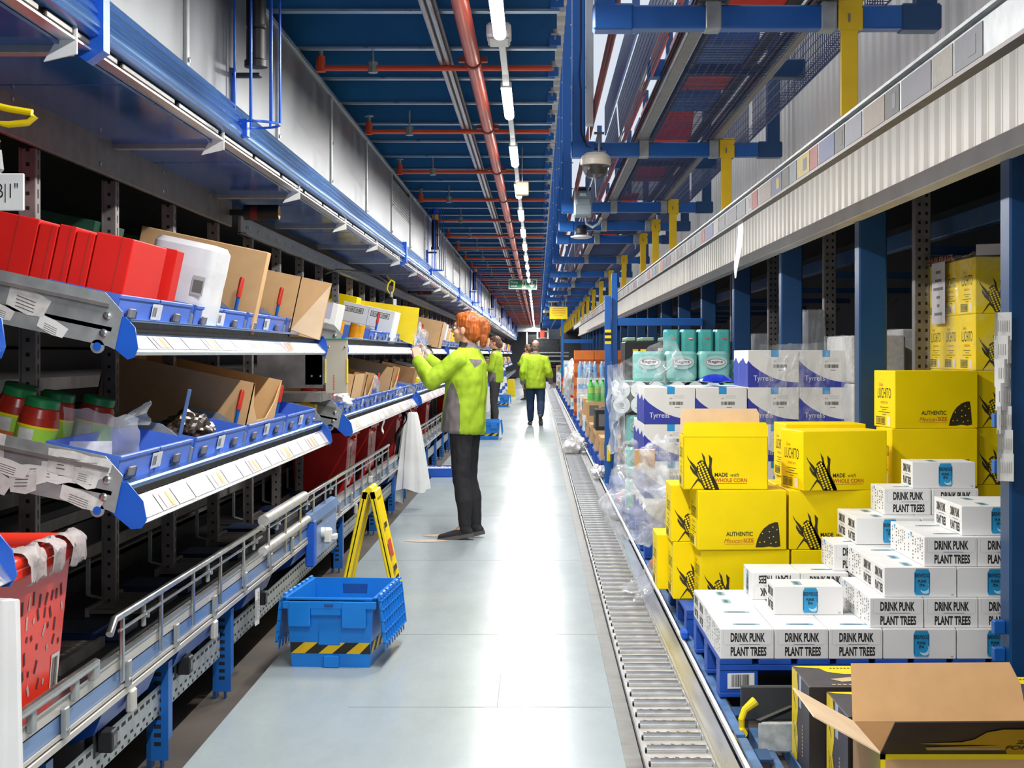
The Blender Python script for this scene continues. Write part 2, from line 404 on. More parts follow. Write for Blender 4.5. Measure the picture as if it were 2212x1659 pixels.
# torn white paper strip hanging from the rail
tp = MB(); Yp = 1.14 * KC * F / (1598 - VX)
def strip(u, v): return Vector((1.136 * KC + .012 * math.sin(v * 5) - .01 * v, Yp + (u - .5) * .24 * (1 - .75 * max(0, v - .75) * 4), (1.4 + .8 * KC) - v * .40))
tp.grid(strip, 3, 14, WHITE); tag(tp.build('paper_strip'), 'torn white paper strip hanging from the label rail', 'paper')
# ------------------------------------------------------------------ overhead conveyor in its wire cage
oc = thing('overhead_conveyor', 'blue framed overhead tote conveyor with wire mesh tray hung along the right of the aisle', 'conveyor', (0, 0, 1.4 + 1.2 * KC)); oc.scale = (KC,) * 3
bars = [5.67 + 3.66 * k for k in range(-1, 20)] + [14.9]
cb = MB()
cb.box(.21, 1.485, -.04, .04, 0, .086, BLUE, .006)
cb.box(.205, .355, -.046, .046, -.006, .092, BLUE, .008); cb.box(1.34, 1.49, -.046, .046, -.006, .092, DBLUE, .008)
for x in (.62, 1.046): cb.box(x, x + .058, -.05, .05, -.004, .1, GALV, .004); cb.box(x - .02, x + .08, -.06, .06, .1, .11, GALVD); cb.cyl((x + .03, 0, .11), (x + .03, 0, .13), .014, GALV, 8)
cbm = cb.mesh('crossbar')
hg = MB(); hg.box(1.107, 1.197, -.055, -.043, -.01, .105, YEL, .003); hg.box(1.115, 1.18, -.053, -.045, -.328, 0, YEL, .003); hg.box(1.107, 1.197, -.055, .06, .098, .108, YEL, .002); hg.box(1.142, 1.15, -.058, -.054, .02, .05, GALVD)
hgm = hg.mesh('hanger')
col = MB(); col.box(.212, .292, -.04, .04, .08, 2.3, BLUE, .006)
for z in (.2, .42, .6, .8, 1.1, 1.4, 1.7, 2.0): col.cyl((.2, -.03, z), (.304, -.03, z), .006, GALV, 6)
colm = col.mesh('column')
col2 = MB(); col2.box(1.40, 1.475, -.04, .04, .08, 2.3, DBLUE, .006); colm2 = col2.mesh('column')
for y in bars:
    link('crossbar', cbm, oc, (0, y, 0)); link('column', colm, oc, (0, y, 0)); link('column', colm2, oc, (0, y, 0)); link('hanger', hgm, oc, (0, y, 0))
st = MB(); st.box(.54, .66, -.04, .04, .15, .24, BLUE, .006); st.box(1.12, 1.31, -.04, .04, .15, .24, DBLUE, .006); st.box(.58, 1.2, -.03, .03, .17, .22, DBLUE)
stm = st.mesh('stub_bar')
for y in bars[:12]:
    link('stub_bar', stm, oc, (0, y + 1.83, 0))
rl = MB()
for x, w_ in ((.605, .07), (1.06, .05)):
    rl.box(x, x + w_, 1, 75, .105, .19, ALU, .003); rl.box(x + .01, x + w_ - .01, 1, 75, .098, .106, GALVD)
    rl.box(x - .004, x, 1, 75, .125, .14, SLOT); rl.box(x - .004, x, 1, 75, .16, .167, SLOT)
rl.build('side_rail', oc)
rl = MB(); rl.cyl((.57, 1, .21), (.57, 75, .21), .012, CHROME, 8); rl.build('guide_rail', oc)
tray = MB(); WIRE = mat('dark blue coated wire', '#44527A', .4, .2, .1, 10); WIREL = mat('bright wire', '#8F98AC', .3, .6, .05, 10)
for i in range(10): tray.bar((.695 + .04 * i, 0, .1), (.695 + .04 * i, 3.5, .1), .004, .004, WIREL)
y = 0
while y < 3.5:
    tray.bar((.685, y, .096), (1.06, y, .096), .003, .003, WIRE)
    tray.bar((.685, y, .096), (.685, y, .17), .003, .003, WIRE, (0, 1, 0)); y += .036
traym = tray.mesh('mesh_tray', smooth=False)
for k in range(-1, 18): link('mesh_tray', traym, oc, (0, 5.75 + 3.66 * k, 0))
for x in (.70, .99):
    bl = MB(); bl.box(x, x + .06, 2, 75, .19, .2, mat('dark conveyor bed', '#3B3E44', .5, .3, .2, 5)); bl.build('belt', oc)
# right-hand guard mesh
gm = MB()
for i in range(7): gm.bar((1.30 - .02 * (i < 2) * (2 - i), 0, .0 + .05 * i), (1.30 - .02 * (i < 2) * (2 - i), 3.5, .0 + .05 * i), .004, .004, WIRE)
y = 0
while y < 3.5:
    gm.bar((1.30, y, .05), (1.30, y, .32), .004, .004, WIRE, (0, 1, 0)); gm.bar((1.26, y, 0), (1.30, y, .05), .004, .004, WIRE, (0, 1, 0)); gm.bar((1.18, y, -.0), (1.26, y, 0), .003, .003, WIRE); y += .045
gmm = gm.mesh('guard_mesh', smooth=False)
for k in range(-1, 10): link('guard_mesh', gmm, oc, (0, 5.75 + 3.66 * k, .06))
# left-hand guard mesh, two leaves
gl = MB()
y = 0
while y < 3.5:
    gl.bar((.50, y, .12), (.485, y, .32), .003, .003, WIREL, (0, 1, 0)); y += .036
for i in range(7): gl.bar((.50 - .015 * i / 6, 0, .12 + .2 * i / 6), (.50 - .015 * i / 6, 3.5, .12 + .2 * i / 6), .003, .003, WIRE)
for i in range(4): gl.bar((.50 + .012 * i, 0, .118), (.50 + .012 * i, 3.5, .118), .004, .004, WIRE)
glm = gl.mesh('guard_mesh', smooth=False)
for k in range(-1, 10): link('guard_mesh', glm, oc, (0, 5.75 + 3.66 * k, 0))
# lilac blue side sheets and the pink perforated guard behind the columns
SHEET = mat('pale blue sheet', '#5B82C4', .35, .2, .08, 3)
for k in range(-1, 12):
    s_ = MB(); s_.box(.40, .408, 0, 2.9, .1, .27, SHEET); s_.bar((.40, 0, .1), (.40, 0, .27), .03, .03, SHEET, (0, 1, 0)); s_.build('side_sheet', oc, (0, 6.2 + 3.66 * k, 0))
PINK = mat('pink perforated sheet', '#A8483F', .5, .1, .08, 5)
for k in range(0, 8):
    s_ = MB(); s_.box(.318, .322, 0, 3.4, .10, .24, PINK)
    for i in range(56):
        for j in range(2): s_.rect((.317, .06 + i * .06, .14 + j * .06), (0, 1, 0), (0, 0, 1), -.009, .009, -.018, .018, SLOT)
    s_.build('perforated_guard', oc, (0, 5.9 + 3.66 * k, 0))
# orange-red side guard of the belt
rg = MB()
y = 2.5
while y < 40:
    d = rnd.uniform(.9, 1.9); rg.box(.545, .555, y, y + d, .13, .25, REDO, .002); y += d + rnd.uniform(.1, .6)
    rg.bar((.53, y, .16), (.56, y - .1, .26), .012, .006, WHITE)
rg.build('belt_guard', oc)
# totes riding on the overhead belt
def tote_mesh(L_, W_, H_, m, inner=None):
    b = MB(); t_ = .006; tp = .03
    for sx in (-1, 1):
        b.add([(sx * (W_ / 2 - tp), -L_ / 2 + tp, 0), (sx * (W_ / 2 - tp), L_ / 2 - tp, 0), (sx * W_ / 2, L_ / 2, H_), (sx * W_ / 2, -L_ / 2, H_)], [(0, 1, 2, 3)], m)
        b.add([(sx * (W_ / 2 - tp - t_), -L_ / 2 + tp, .01), (sx * (W_ / 2 - tp - t_), L_ / 2 - tp, .01), (sx * (W_ / 2 - t_), L_ / 2, H_), (sx * (W_ / 2 - t_), -L_ / 2, H_)], [(0, 1, 2, 3)], m)
    for sy in (-1, 1):
        b.add([(-W_ / 2 + tp, sy * (L_ / 2 - tp), 0), (W_ / 2 - tp, sy * (L_ / 2 - tp), 0), (W_ / 2, sy * L_ / 2, H_), (-W_ / 2, sy * L_ / 2, H_)], [(0, 1, 2, 3)], m)
        b.add([(-W_ / 2 + tp, sy * (L_ / 2 - tp - t_), .01), (W_ / 2 - tp, sy * (L_ / 2 - tp - t_), .01), (W_ / 2, sy * (L_ / 2 - t_), H_), (-W_ / 2, sy * (L_ / 2 - t_), H_)], [(0, 1, 2, 3)], m)
    b.box(-W_ / 2 + tp, W_ / 2 - tp, -L_ / 2 + tp, L_ / 2 - tp, 0, .01, m)
    r = .014
    b.box(-W_ / 2 - r, -W_ / 2 + .002, -L_ / 2 - r, L_ / 2 + r, H_ - .03, H_, m, .003); b.box(W_ / 2 - .002, W_ / 2 + r, -L_ / 2 - r, L_ / 2 + r, H_ - .03, H_, m, .003)
    b.box(-W_ / 2 - r, W_ / 2 + r, -L_ / 2 - r, -L_ / 2 + .002, H_ - .03, H_, m, .003); b.box(-W_ / 2 - r, W_ / 2 + r, L_ / 2 - .002, L_ / 2 + r, H_ - .03, H_, m, .003)
    return b
tr_ = tote_mesh(.55, .33, .26, REDO).mesh('tote'); tb_ = tote_mesh(.55, .33, .26, mat('mid blue tote', '#3F73C4', .4)).mesh('tote')
ot = [(6.35, 0), (7.15, 1), (7.9, 0), (8.6, 1), (10.2, 0), (10.9, 1), (12.2, 0), (15.9, 0), (17.4, 1), (20, 0)]
for i, (y, c_) in enumerate(ot):
    tag(link('tote', (tr_, tb_)[c_], None, (.875 * KC, y * KC, 1.4 + 1.401 * KC)), ('%s tote riding on the overhead conveyor, %s from the camera' % (('orange red', 'blue')[c_], nth(i))), 'tote', 'totes on the overhead conveyor')
# grey trunking and cables at the columns
t = MB(); t.box(.285, .33, 8.45, 8.5, 2.66, 4.2, mat('grey trunking', '#B9B9BC', .45, .2), .003); tag(t.build('cable_duct', None, (0, .55, .085)), 'vertical grey cable trunk hanging beside the blue columns', 'trunk')
t = MB(); x = .262; t.tube([(x, 9.285, 4.4), (x, 9.285, 3.3), (x - .01, 9.285, 3.12), (x, 9.285, 3.02), (x, 9.285, 2.75), (.30, 9.28, 2.66), (.37, 9.285, 2.64), (.40, 9.285, 2.65)], .007, DARK, 6); t.tube([(x + .014, 9.287, 4.4), (x + .012, 9.287, 2.9), (x + .014, 9.287, 2.72), (.33, 9.285, 2.65)], .004, DARK, 6)
tag(t.build('cable', None, (.02, .63, .085)), 'black cables running down the blue column to the dome camera', 'cable')
# dome cameras
dome0 = None
for i, (u, v, Y, s_) in enumerate([(1287, 345, 9.8, 1.067), (1218, 590, 27.3, 1.2), (1196, 649, 39.2, 1.45), (1184, 672, 47, 1.6)]):
    if dome0 is None:
        d = thing('dome_camera', 'dome security camera hanging under the overhead conveyor bar nearest the big column', 'camera', at(u, v, Y))
        b = MB(); b.lathe([(0, .04), (.06, .04), (.085, .02), (.092, .0), (.092, -.03), (.086, -.034), (0, -.034)], mat('beige plastic', '#D7CEC0', .4), n=28); b.build('housing', d)
        b = MB(); b.lathe([(.082, -.034), (.08, -.06), (.066, -.09), (.04, -.11), (.0, -.118)], GLASS, n=24); b.build('dome', d)
        b = MB(); b.lathe([(0, -.035), (.04, -.035), (.045, -.06), (.03, -.085), (0, -.09)], DARK, n=14); b.build('lens_unit', d)
        b = MB(); b.cyl((.02, 0, .04), (.02, 0, .16), .008, GALV, 8); b.box(-.02, .06, -.03, .03, .035, .05, GALVD); b.box(-.01, .05, -.02, .02, .155, .165, GALVD); b.build('bracket', d); dome0 = d
    else:
        dd = dup(dome0, at(u, v, Y), label='dome security camera hanging below the overhead conveyor, %s from the camera' % nth(i), group='dome cameras under the overhead conveyor')
        dd.scale = (s_,) * 3
dome0.scale = (1.067,) * 3; dome0['group'] = 'dome cameras under the overhead conveyor'
mt = thing('drive_motor', 'grey box drive motor on the blue crossbar beyond the dome camera', 'motor', at(1259, 440, 13.55)); mt.scale = (KC,) * 3
b = MB(); b.box(-.075, .075, -.12, .1, -.11, .1, mat('grey cast motor', '#8E9AA0', .45, .3), .012); b.box(-.055, .055, -.13, -.115, -.02, .03, mat('grey cast motor', '#8E9AA0'), .003); b.build('body', mt)
b = MB(); b.box(-.065, .065, -.12, .08, .1, .13, DARK, .01); b.build('fan_cover', mt)
b = MB(); b.box(-.03, .03, -.137, -.13, .05, .075, WHITE); b.build('plate', mt)
b = MB(); b.tube([(.02, -.05, -.1), (.03, -.05, -.17), (.08, -.05, -.2), (.13, -.05, -.17), (.15, -.05, -.12)], .013, CHROME, 8); b.build('conduit', mt)
dl = thing('disc_lamp', 'flat white disc hanging on a dark cone under the overhead conveyor', 'lamp', at(1256, 511, 15.79)); dl.scale = (KC,) * 3
b = MB(); b.lathe([(0, .012), (.07, .012), (.105, .0), (.105, -.008), (.07, -.02), (0, -.024)], WHITE, n=28); b.build('disc', dl)
b = MB(); b.lathe([(.022, .012), (.05, .03), (.055, .075), (.04, .11), (0, .11)], DARK, n=18); b.build('cone', dl)
# yellow notice under the conveyor
ys = thing('hanging_notice', 'yellow notice board with lines of text hung under the overhead conveyor', 'sign', at(1206.5, 676, 37.3)); ys.scale = (KC,) * 3
b = MB(); b.box(-.205, .205, -.006, .006, -.14, .14, YELP, .002)
for i, (a, wd) in enumerate([(.095, .26), (.055, .3), (.015, .33), (-.025, .3), (-.065, .22)]): b.rect((0, -.0065, a), (1, 0, 0), (0, 0, 1), -wd / 2, wd / 2, 0, .009, INKR)
b.build('panel', ys)
for sx in (-.16, .16):
    b = MB(); b.cyl((sx, 0, .14), (sx, 0, .26), .005, GALV, 6); b.build('hanger', ys)
# ------------------------------------------------------------------ pallet racking posts
pr = thing('pallet_rack', 'dark blue steel racking posts and beams standing behind the right hand pallets', 'rack', (0, 0, 0))
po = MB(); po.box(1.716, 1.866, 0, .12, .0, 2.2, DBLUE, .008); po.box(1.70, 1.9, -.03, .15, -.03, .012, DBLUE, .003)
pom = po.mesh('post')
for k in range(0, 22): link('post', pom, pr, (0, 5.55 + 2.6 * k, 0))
po = MB()
po.box(2.1, 2.19, 0, .07, -.03, 2.6, GALVD, .004)
for i in range(52):
    for x in (2.125, 2.165): po.rect((x, -.001, .03 + i * .05), (1, 0, 0), (0, 0, 1), -.007, .007, -.009, .009, SLOT)
pom = po.mesh('galvanised_post')
for k in range(0, 12): link('galvanised_post', pom, pr, (0, 8.5 + 2.7 * k, 0))
for z in (2.05, 2.45):
    b = MB(); b.box(2.25, 2.31, 3, 62, z, z + .1, DBLUE, .004); b.build('beam', pr)
for k in range(8):
    b = MB(); b.bar((2.2, 8.6 + 2.7 * k, .9), (3.3, 8.6 + 2.7 * k, 1.9), .05, .03, GALVD); b.build('brace', pr)
    b = MB(); b.box(2.19, 3.4, 8.52 + 2.7 * k, 8.56 + 2.7 * k, 1.95, 2.0, DBLUE); b.build('cross_beam', pr)
# blue hook brackets on the nearest post
for z in (1.13, .96, .37, .27):
    b = MB(); b.box(1.675, 1.716, 5.6, 5.64, z, z + .05, BLUE, .003); b.build('hook_bracket', pr)
fr = thing('rack_frame', 'bright blue rack frame with hazard tape standing at the aisle edge beyond the toilet roll', 'rack', (0, 15.9, 0))
b = MB(); b.box(.70, .765, -.03, .03, .05, 2.0, BLUE, .005); b.box(.69, .775, -.04, .04, .04, .06, BLUE)
for i, c_ in enumerate([YELP, INK, YELP, INK, YELP]): b.rect((.70, -.0315, 1.5 + i * .03), (1, 0, 0), (0, 0, 1), 0, .065, 0, .03, c_)
b.build('post', fr)
b = MB(); b.box(.772, .835, .02, .08, .05, 2.24, BLUE, .005); b.build('post', fr)
b = MB(); b.box(.835, 1.72, -.02, .03, 1.69, 1.77, BLUE, .004); b.build('beam', fr)
b = MB(); b.box(.72, .76, -.05, -.03, .28, .45, YELP, .008); b.build('hook', fr)
f2 = thing('rack_frame', 'slim blue rack post standing at the far aisle edge left of the water packs', 'rack', (0, 46.5, 0))
b = MB(); b.box(.72, .80, -.05, .05, 0, 3.2, BLUE, .005); b.build('post', f2)
b = MB(); b.box(.80, 1.7, -.04, .04, 1.72, 1.84, BLUE, .004); b.build('beam', f2)
# ------------------------------------------------------------------ floor level roller strip along the aisle
def roller_section(detail):
    parts = []
    TP = mat('track plate', '#C4C1BC', .4, .35, .1, 12); fr_ = MB(); fr_.box(.36, .60, 0, 1.395, .0, .022, TP); fr_.box(.585, .60, 0, 1.395, .0, .055, ALU, .002); fr_.box(.36, .368, 0, 1.395, 0, .03, ALU)
    DIM = mat('raised tread', '#8E8A84', .4, .5)
    for i in range(8):
        y = .09 + .175 * i
        for j in range(5):
            x = .40 + .036 * j
            fr_.lathe([(.013, 0), (.010, .005), (.005, .006), (.004, .003), (0, .003)], DIM, (x, y + .085, .022), 8 if detail else 5)
        fr_.box(.372, .378, y - .02, y + .02, .0222, .0226, SLOT)
    rr = MB(); rr.cyl((.378, 0, .03), (.582, 0, .03), .017, CHROME, 12 if detail else 6); rr.cyl((.372, 0, .03), (.378, 0, .03), .008, DARK, 6); 
    return fr_, rr
f_, r_ = roller_section(True)
fm, rm = f_.mesh('frame'), r_.mesh('roller')
for i in range(12):
    o = thing('roller_track', 'low steel roller track section set in the floor along the aisle, %s from the camera' % nth(i), 'roller track', (0, 3.62 + 1.4 * i, 0), group='roller track sections along the aisle floor')
    link('frame', fm, o)
    for j in range(8): link('roller', rm, o, (0, .09 + .175 * j, 0))
fa, ra = roller_section(False)
for i in range(8): fa.add([(x, y + .09 + .175 * i, z) for x, y, z in ra.v], ra.f, CHROME)
fam = fa.mesh('roller_track')
for i in range(12, 50):
    tag(link('roller_track', fam, None, (0, 3.62 + 1.4 * i, 0)), 'low steel roller track section set in the floor along the aisle, %s from the camera' % nth(i), 'roller track', 'roller track sections along the aisle floor')
gt = MB(); gt.box(.602, .668, 3.2, 12.4, -.02, .04, ALU, .003); tag(gt.build('guide_plate'), 'flat aluminium guide plate between the roller track and the near pallets', 'plate')
gt = MB(); gt.box(.602, .668, 12.9, 60, -.02, .04, ALU, .003); tag(gt.build('guide_plate'), 'flat aluminium guide plate beside the roller track past the plastic bags', 'plate')
for y0 in ():
    pass
# ------------------------------------------------------------------ pallet lane conveyor
pc = thing('pallet_conveyor', 'blue railed pallet conveyor bed under the right hand pallets', 'conveyor', (0, 0, 0))
b = MB(); b.cyl((.685, 2.8, .05), (.685, 60, .05), .014, CHROME, 8); b.build('edge_tube', pc)
y = 2.8; k = 0
RAILB = mat('scuffed blue rail', '#5C86B8', .4, .4, .2, 9)
while y < 30:
    b = MB(); b.box(.70, .735, y, y + 2.55, -.03, .055, RAILB, .003); b.build('side_rail', pc); y += 2.6; k += 1
for x in (.775, .87):
    b = MB(); b.box(x, x + .045, 2.8, 5.6, -.03, .03, RAILB, .004); b.build('chain_rail', pc)
for yy in (4.3, 4.87, 5.42):
    b = MB(); b.cyl((.80 if yy > 4.7 else 1.0, yy, .03), (1.65, yy, .03), .034, CHROME, 18); b.build('roller', pc)
y = 5.1
for k in range(14):
    b = MB(); b.box(.735, .79, y, y + .035, .0, .05, GALVD); b.box(.735, .78, y - .05, y + .09, .05, .058, DBLUE); b.build('bracket', pc); y += .62 if k < 8 else 1.9
b = MB(); b.tube([(.735, 5.5, .04), (.732, 5.48, .09), (.745, 5.49, .12), (.785, 5.5, .15)], [.010, .012, .013, .018], YELP, 10); b.cyl((.735, 5.45, .045), (.735, 5.51, .045), .015, YELP, 12); b.build('lever', pc)
b = MB(); b.box(.765, .90, 5.28, 5.3, .02, .125, mat('speckled grey cover', '#AEB4B6', .5, 0, .2, 25), .006); b.bar((.765, 5.29, .125), (.90, 5.4, .15), .02, .012, DARK); b.build('cover_plate', pc)
b = MB(); b.box(.75, .96, 5.62, 5.65, .05, .175, mat('dark guard plate', '#343638', .5), .004); b.build('guard_plate', pc)
b = MB(); b.tube([(.80, 4.62, .02), (.87, 4.63, .05), (.93, 4.6, .045)], .012, mat('rusty arm', '#6E5F58', .6, .3), 8); b.box(.80, .94, 4.58, 4.7, .012, .022, mat('rusty arm', '#6E5F58')); b.build('arm', pc)
for (x, yy, m_) in ((.69, 7.2, CAPB), (.742, 7.0, YELP), (.75, 8.3, YELP), (.755, 9.2, YELP), (.72, 9.6, REDC), (.76, 10.1, YELP)):
    b = MB(); b.box(x - .015, x + .02, yy - .05, yy + .05, .06, .10, m_, .008); b.build('stop_clip', pc)
# ================================================================== GOODS ON THE RIGHT
def barcode(mb, o, ux, uy, w, h, m=INK, n=22, seed=3):
    r_ = random.Random(seed); x = 0; tot = 0; seq_ = []
    for i in range(n):
        a, b_ = r_.choice([1, 1, 2, 3]), r_.choice([1, 1, 2]); seq_.append((tot, a)); tot += a + b_
    for (p, a) in seq_: mb.rect(o, ux, uy, p / tot * w, (p + a) / tot * w, 0, h, m)
# ---- pallets
def make_pallet(label, loc, m=PALB, bar=True):
    t = thing('pallet', label, 'pallet', loc)
    d = MB()
    for i in range(8): d.box(0 + i * .1515, .128 + i * .1515, 0, 1.0, .128, .15, m, .003)
    d.build('deck', t)
    for y in (0, .44, .88):
        s_ = MB(); s_.box(0, 1.2, y, y + .12, .106, .128, m, .002); s_.build('stringer_board', t)
        s_ = MB(); s_.box(0, 1.2, y, y + .12, 0, .02, m, .004); s_.build('bottom_board', t)
        for x in (0, .52, 1.05):
            s_ = MB(); s_.box(x, x + .15, y + .003, y + .117, .02, .106, m, .003); s_.build('block', t)
    if bar:
        s_ = MB(); s_.rect((.03, -.001, .035), (1, 0, .02), (0, 0, 1), 0, .105, 0, .06, WHITE); barcode(s_, (.045, -.002, .042), (1, 0, .02), (0, 0, 1), .07, .048, INK); s_.build('barcode_label', t)
    return t
PZ = .06
make_pallet('blue wooden pallet with a barcode sticker carrying the white beer cartons', (.71, 5.95, PZ))
make_pallet('blue wooden pallet under the yellow snack cartons', (.71, 7.28, PZ - .032), bar=False)
make_pallet('blue wooden pallet under the white and navy crisp cartons', (.70, 9.98, PZ), bar=False)
make_pallet('blue wooden pallet under the toilet roll packs', (.70, 11.7, PZ), bar=False)
make_pallet('blue wooden pallet of the second row under the wrapped yellow stack', (2.15, 7.55, PZ - .032), bar=False)
# ---- beer cartons
def beer_mesh():
    b = MB(); w_, d_, h_ = .2085, .2825, .116; x0, y0 = -w_ / 2, -d_ / 2; e_ = .0006
    b.box(x0, -x0, y0, -y0, 0, h_, WHITEC, .0015)
    for sg in (-1, 1):                                   # the two ends
        ux = Vector((-sg, 0, 0)); o = Vector((sg * w_ / 2, sg * (d_ / 2 + e_), 0)); uz = (0, 0, 1)
        b.text('DRINK PUNK', o + ux * .040 + Vector((0, 0, .0655)), ux, uz, .134, .036, INK, bold=.038)
        b.text('PLANT TREES', o + ux * .040 + Vector((0, 0, .011)), ux, uz, .140, .036, INK, bold=.038)
        b.rect(o, ux, uz, .075, .155, .0562, .0582, mat('dark slot blue', '#1F4C66', .5))
        for a, c_ in ((.012, .075), (.155, .2)): b.rect(o, ux, uz, a, c_, .0568, .0574, GREYL)
        for a in (.012, .2): b.rect(o, ux, uz, a - .0004, a + .0004, .058, .11, GREYL)
        b.rect(o, ux, uz, .02, .19, .0522, .0528, GREYL)
    o = Vector((w_ / 2 + e_, -d_ / 2, 0)); uy = Vector((0, 1, 0)); uz = Vector((0, 0, 1))      # can picture on the long side
    def can(o, ux, uz, cx, cz, s):
        body = [(-.031, .010), (-.027, 0), (.027, 0), (.031, .010), (.031, .086), (.024, .100), (-.024, .100), (-.031, .086)]
        b.flat(one([(cx + x * s, cz + z * s) for x, z in body]), o, ux, uz, CANB)
        n_ = (ux.cross(uz)) * .0004
        b.flat(one([(cx + x * s, cz + z * s) for x, z in [(-.024, .100), (.024, .100), (.026, .104), (-.026, .104)]]), o + n_, ux, uz, GREYL)
        b.flat(one([(cx + x * s, cz + z * s) for x, z in [(-.027, 0), (.027, 0), (.025, -.003), (-.025, -.003)]]), o + n_, ux, uz, GREYL)
        b.flat(one([(cx + (.013 + x) * s, cz + (.025 + z) * s) for x, z in circle(0, 0, .021, 18)]), o + n_, ux, uz, CANL)
        b.flat(one([(cx + (.007 + x) * s, cz + (.033 + z) * s) for x, z in circle(0, 0, .019, 18)]), o + n_ * 2, ux, uz, CANB)
        b.rect(o + n_, ux, uz, cx - .030 * s, cx - .026 * s, cz + .012 * s, cz + .085 * s, mat('can edge blue', '#1C6FA0', .35))
        b.rect(o + n_, ux, uz, cx + .026 * s, cx + .030 * s, cz + .012 * s, cz + .085 * s, mat('can edge blue', '#1C6FA0'))
        b.text('BREWDOG', o + n_ * 3 + ux * (cx - .028 * s) + uz * (cz + .068 * s), ux, uz, .056 * s, .016 * s, INK, bold=.02)
        b.text('PUNK', o + n_ * 3 + ux * (cx - .017 * s) + uz * (cz + .047 * s), ux, uz, .034 * s, .012 * s, INK, bold=.03)
        b.text('IPA', o + n_ * 3 + ux * (cx - .010 * s) + uz * (cz + .032 * s), ux, uz, .021 * s, .012 * s, INK, bold=.03)
    can(o, uy, uz, .148, .009, 1.0)
    b.rect(o, uy, uz, .262, .272, .006, .012, GREYL)
    o = Vector((-w_ / 2 - e_, d_ / 2, 0)); uy = Vector((0, -1, 0))                           # small print on the other side
    b.flat(one([(.06, .112), (.09, .112), (.075, .09)]), o, uy, uz, CYAN)
    for i, (a, c_, m_) in enumerate([(.03, .09, GREYI), (.10, .1, INK), (.14, .07, GREYI), (.18, .09, INK), (.215, .06, GREYI), (.245, .085, GREYI)]):
        for j in range(7):
            if (i + j) % 4: b.rect(o, uy, uz, a, a + .012, .108 - c_ + j * c_ / 7, .108 - c_ + j * c_ / 7 + .006, m_)
    o = Vector((-w_ / 2, -d_ / 2, h_ + e_))                                                   # can ends printed on the lid
    for yy in (.09,):
        b.flat(one([(.06, yy), (.165, yy - .003), (.172, yy + .02), (.158, yy + .034), (.066, yy + .036)]), o, (1, 0, 0), (0, 1, 0), mat('lid print', '#8DB6C8', .4))
        b.flat(one([(.075, yy + .008), (.15, yy + .006), (.15, yy + .022), (.08, yy + .024)]), o + Vector((0, 0, .0003)), (1, 0, 0), (0, 1, 0), mat('lid print dark', '#3E6E8A', .4))
    b.rect(o, (1, 0, 0), (0, 1, 0), 0, w_, .1408, .1414, GREYL)
    return b.mesh('beer_carton')
beer = beer_mesh()
Z0 = PZ + .151
BH = .1172
cases = [(1, 'E', .71, 5.95), (1, 'E', .922, 5.95), (1, 'E', 1.134, 5.95), (1, 'C', 1.347, 5.95), (1, 'C', 1.634, 5.95),
         (1, 'E', .71, 6.237), (1, 'E', .922, 6.237), (1, 'E', 1.134, 6.237), (1, 'C', 1.347, 6.163), (1, 'C', 1.634, 6.163),
         (1, 'C', .71, 6.525), (1, 'C', .998, 6.525), (1, 'C', 1.347, 6.376), (1, 'C', 1.634, 6.376), (1, 'C', .71, 6.738), (1, 'C', .998, 6.738), (1, 'E', 1.347, 6.60), (1, 'E', 1.559, 6.60),
         (2, 'C', .971, 6.27), (2, 'U', .935, 6.66), (2, 'E', 1.147, 6.66), (2, 'E', 1.30, 5.97), (2, 'E', 1.512, 5.97), (2, 'E', 1.724, 5.97), (2, 'E', 1.30, 6.257), (2, 'E', 1.512, 6.257), (2, 'E', 1.724, 6.257), (2, 'C', 1.37, 6.55), (2, 'C', 1.657, 6.55), (2, 'C', 1.37, 6.765), (2, 'C', 1.657, 6.765),
         (3, 'C', 1.36, 5.99), (3, 'C', 1.647, 5.99), (3, 'C', 1.36, 6.202), (3, 'C', 1.647, 6.202), (3, 'E', 1.36, 6.415), (3, 'E', 1.572, 6.415), (3, 'E', 1.30, 6.715), (3, 'E', 1.52, 6.715), (3, 'E', 1.735, 6.715),
         (4, 'E', 1.52, 6.01), (4, 'E', 1.732, 6.01), (4, 'E', 1.52, 6.297), (4, 'E', 1.732, 6.297), (4, 'C', 1.397, 6.70), (4, 'C', 1.685, 6.70), (4, 'C', 1.397, 6.912),
         (5, 'C', 1.68, 6.05), (5, 'C', 1.68, 6.263), (5, 'E', 1.55, 6.83), (5, 'E', 1.762, 6.83), (6, 'C', 1.68, 6.85)]
LV = {1: 'bottom', 2: 'second', 3: 'third', 4: 'fourth', 5: 'fifth', 6: 'top'}
cnt = {}
for (l, k, x, y) in cases:
    face = {'E': 'lettered end to front', 'C': 'blue can picture to front', 'U': 'turned upside down'}[k]
    key = (l, k); cnt[key] = cnt.get(key, 0) + 1
    lab = 'white beer carton, %s, %s layer, %s counted from the left front' % (face, LV[l], nth(cnt[key] - 1))
    if k == 'U': lab = 'white beer carton turned upside down, behind the loose carton on the bottom layer'
    if (l, k) == (2, 'C') and cnt[key] == 1: lab = 'white beer carton with can picture standing loose on the left of the bottom layer'
    if l == 6: lab = 'topmost white beer carton of the whole stack, with blue can picture'
    z = Z0 + (l - 1) * BH
    if k in 'EU': loc = (x + .1055, y + .1425, z)
    else: loc = (x + .1425, y + .1055, z)
    rot = (0, 0, 0) if k == 'E' else ((0, 0, -PI / 2) if k == 'C' else (0, PI, 0))
    if k == 'U': loc = (x + .1055, y + .1425, z + .116)
    o = link('beer_carton', beer, None, loc, (rot[0], rot[1], rot[2] + rnd.uniform(-.008, .008)))
    tag(o, lab, 'box', 'white beer cartons stacked on the blue pallet')
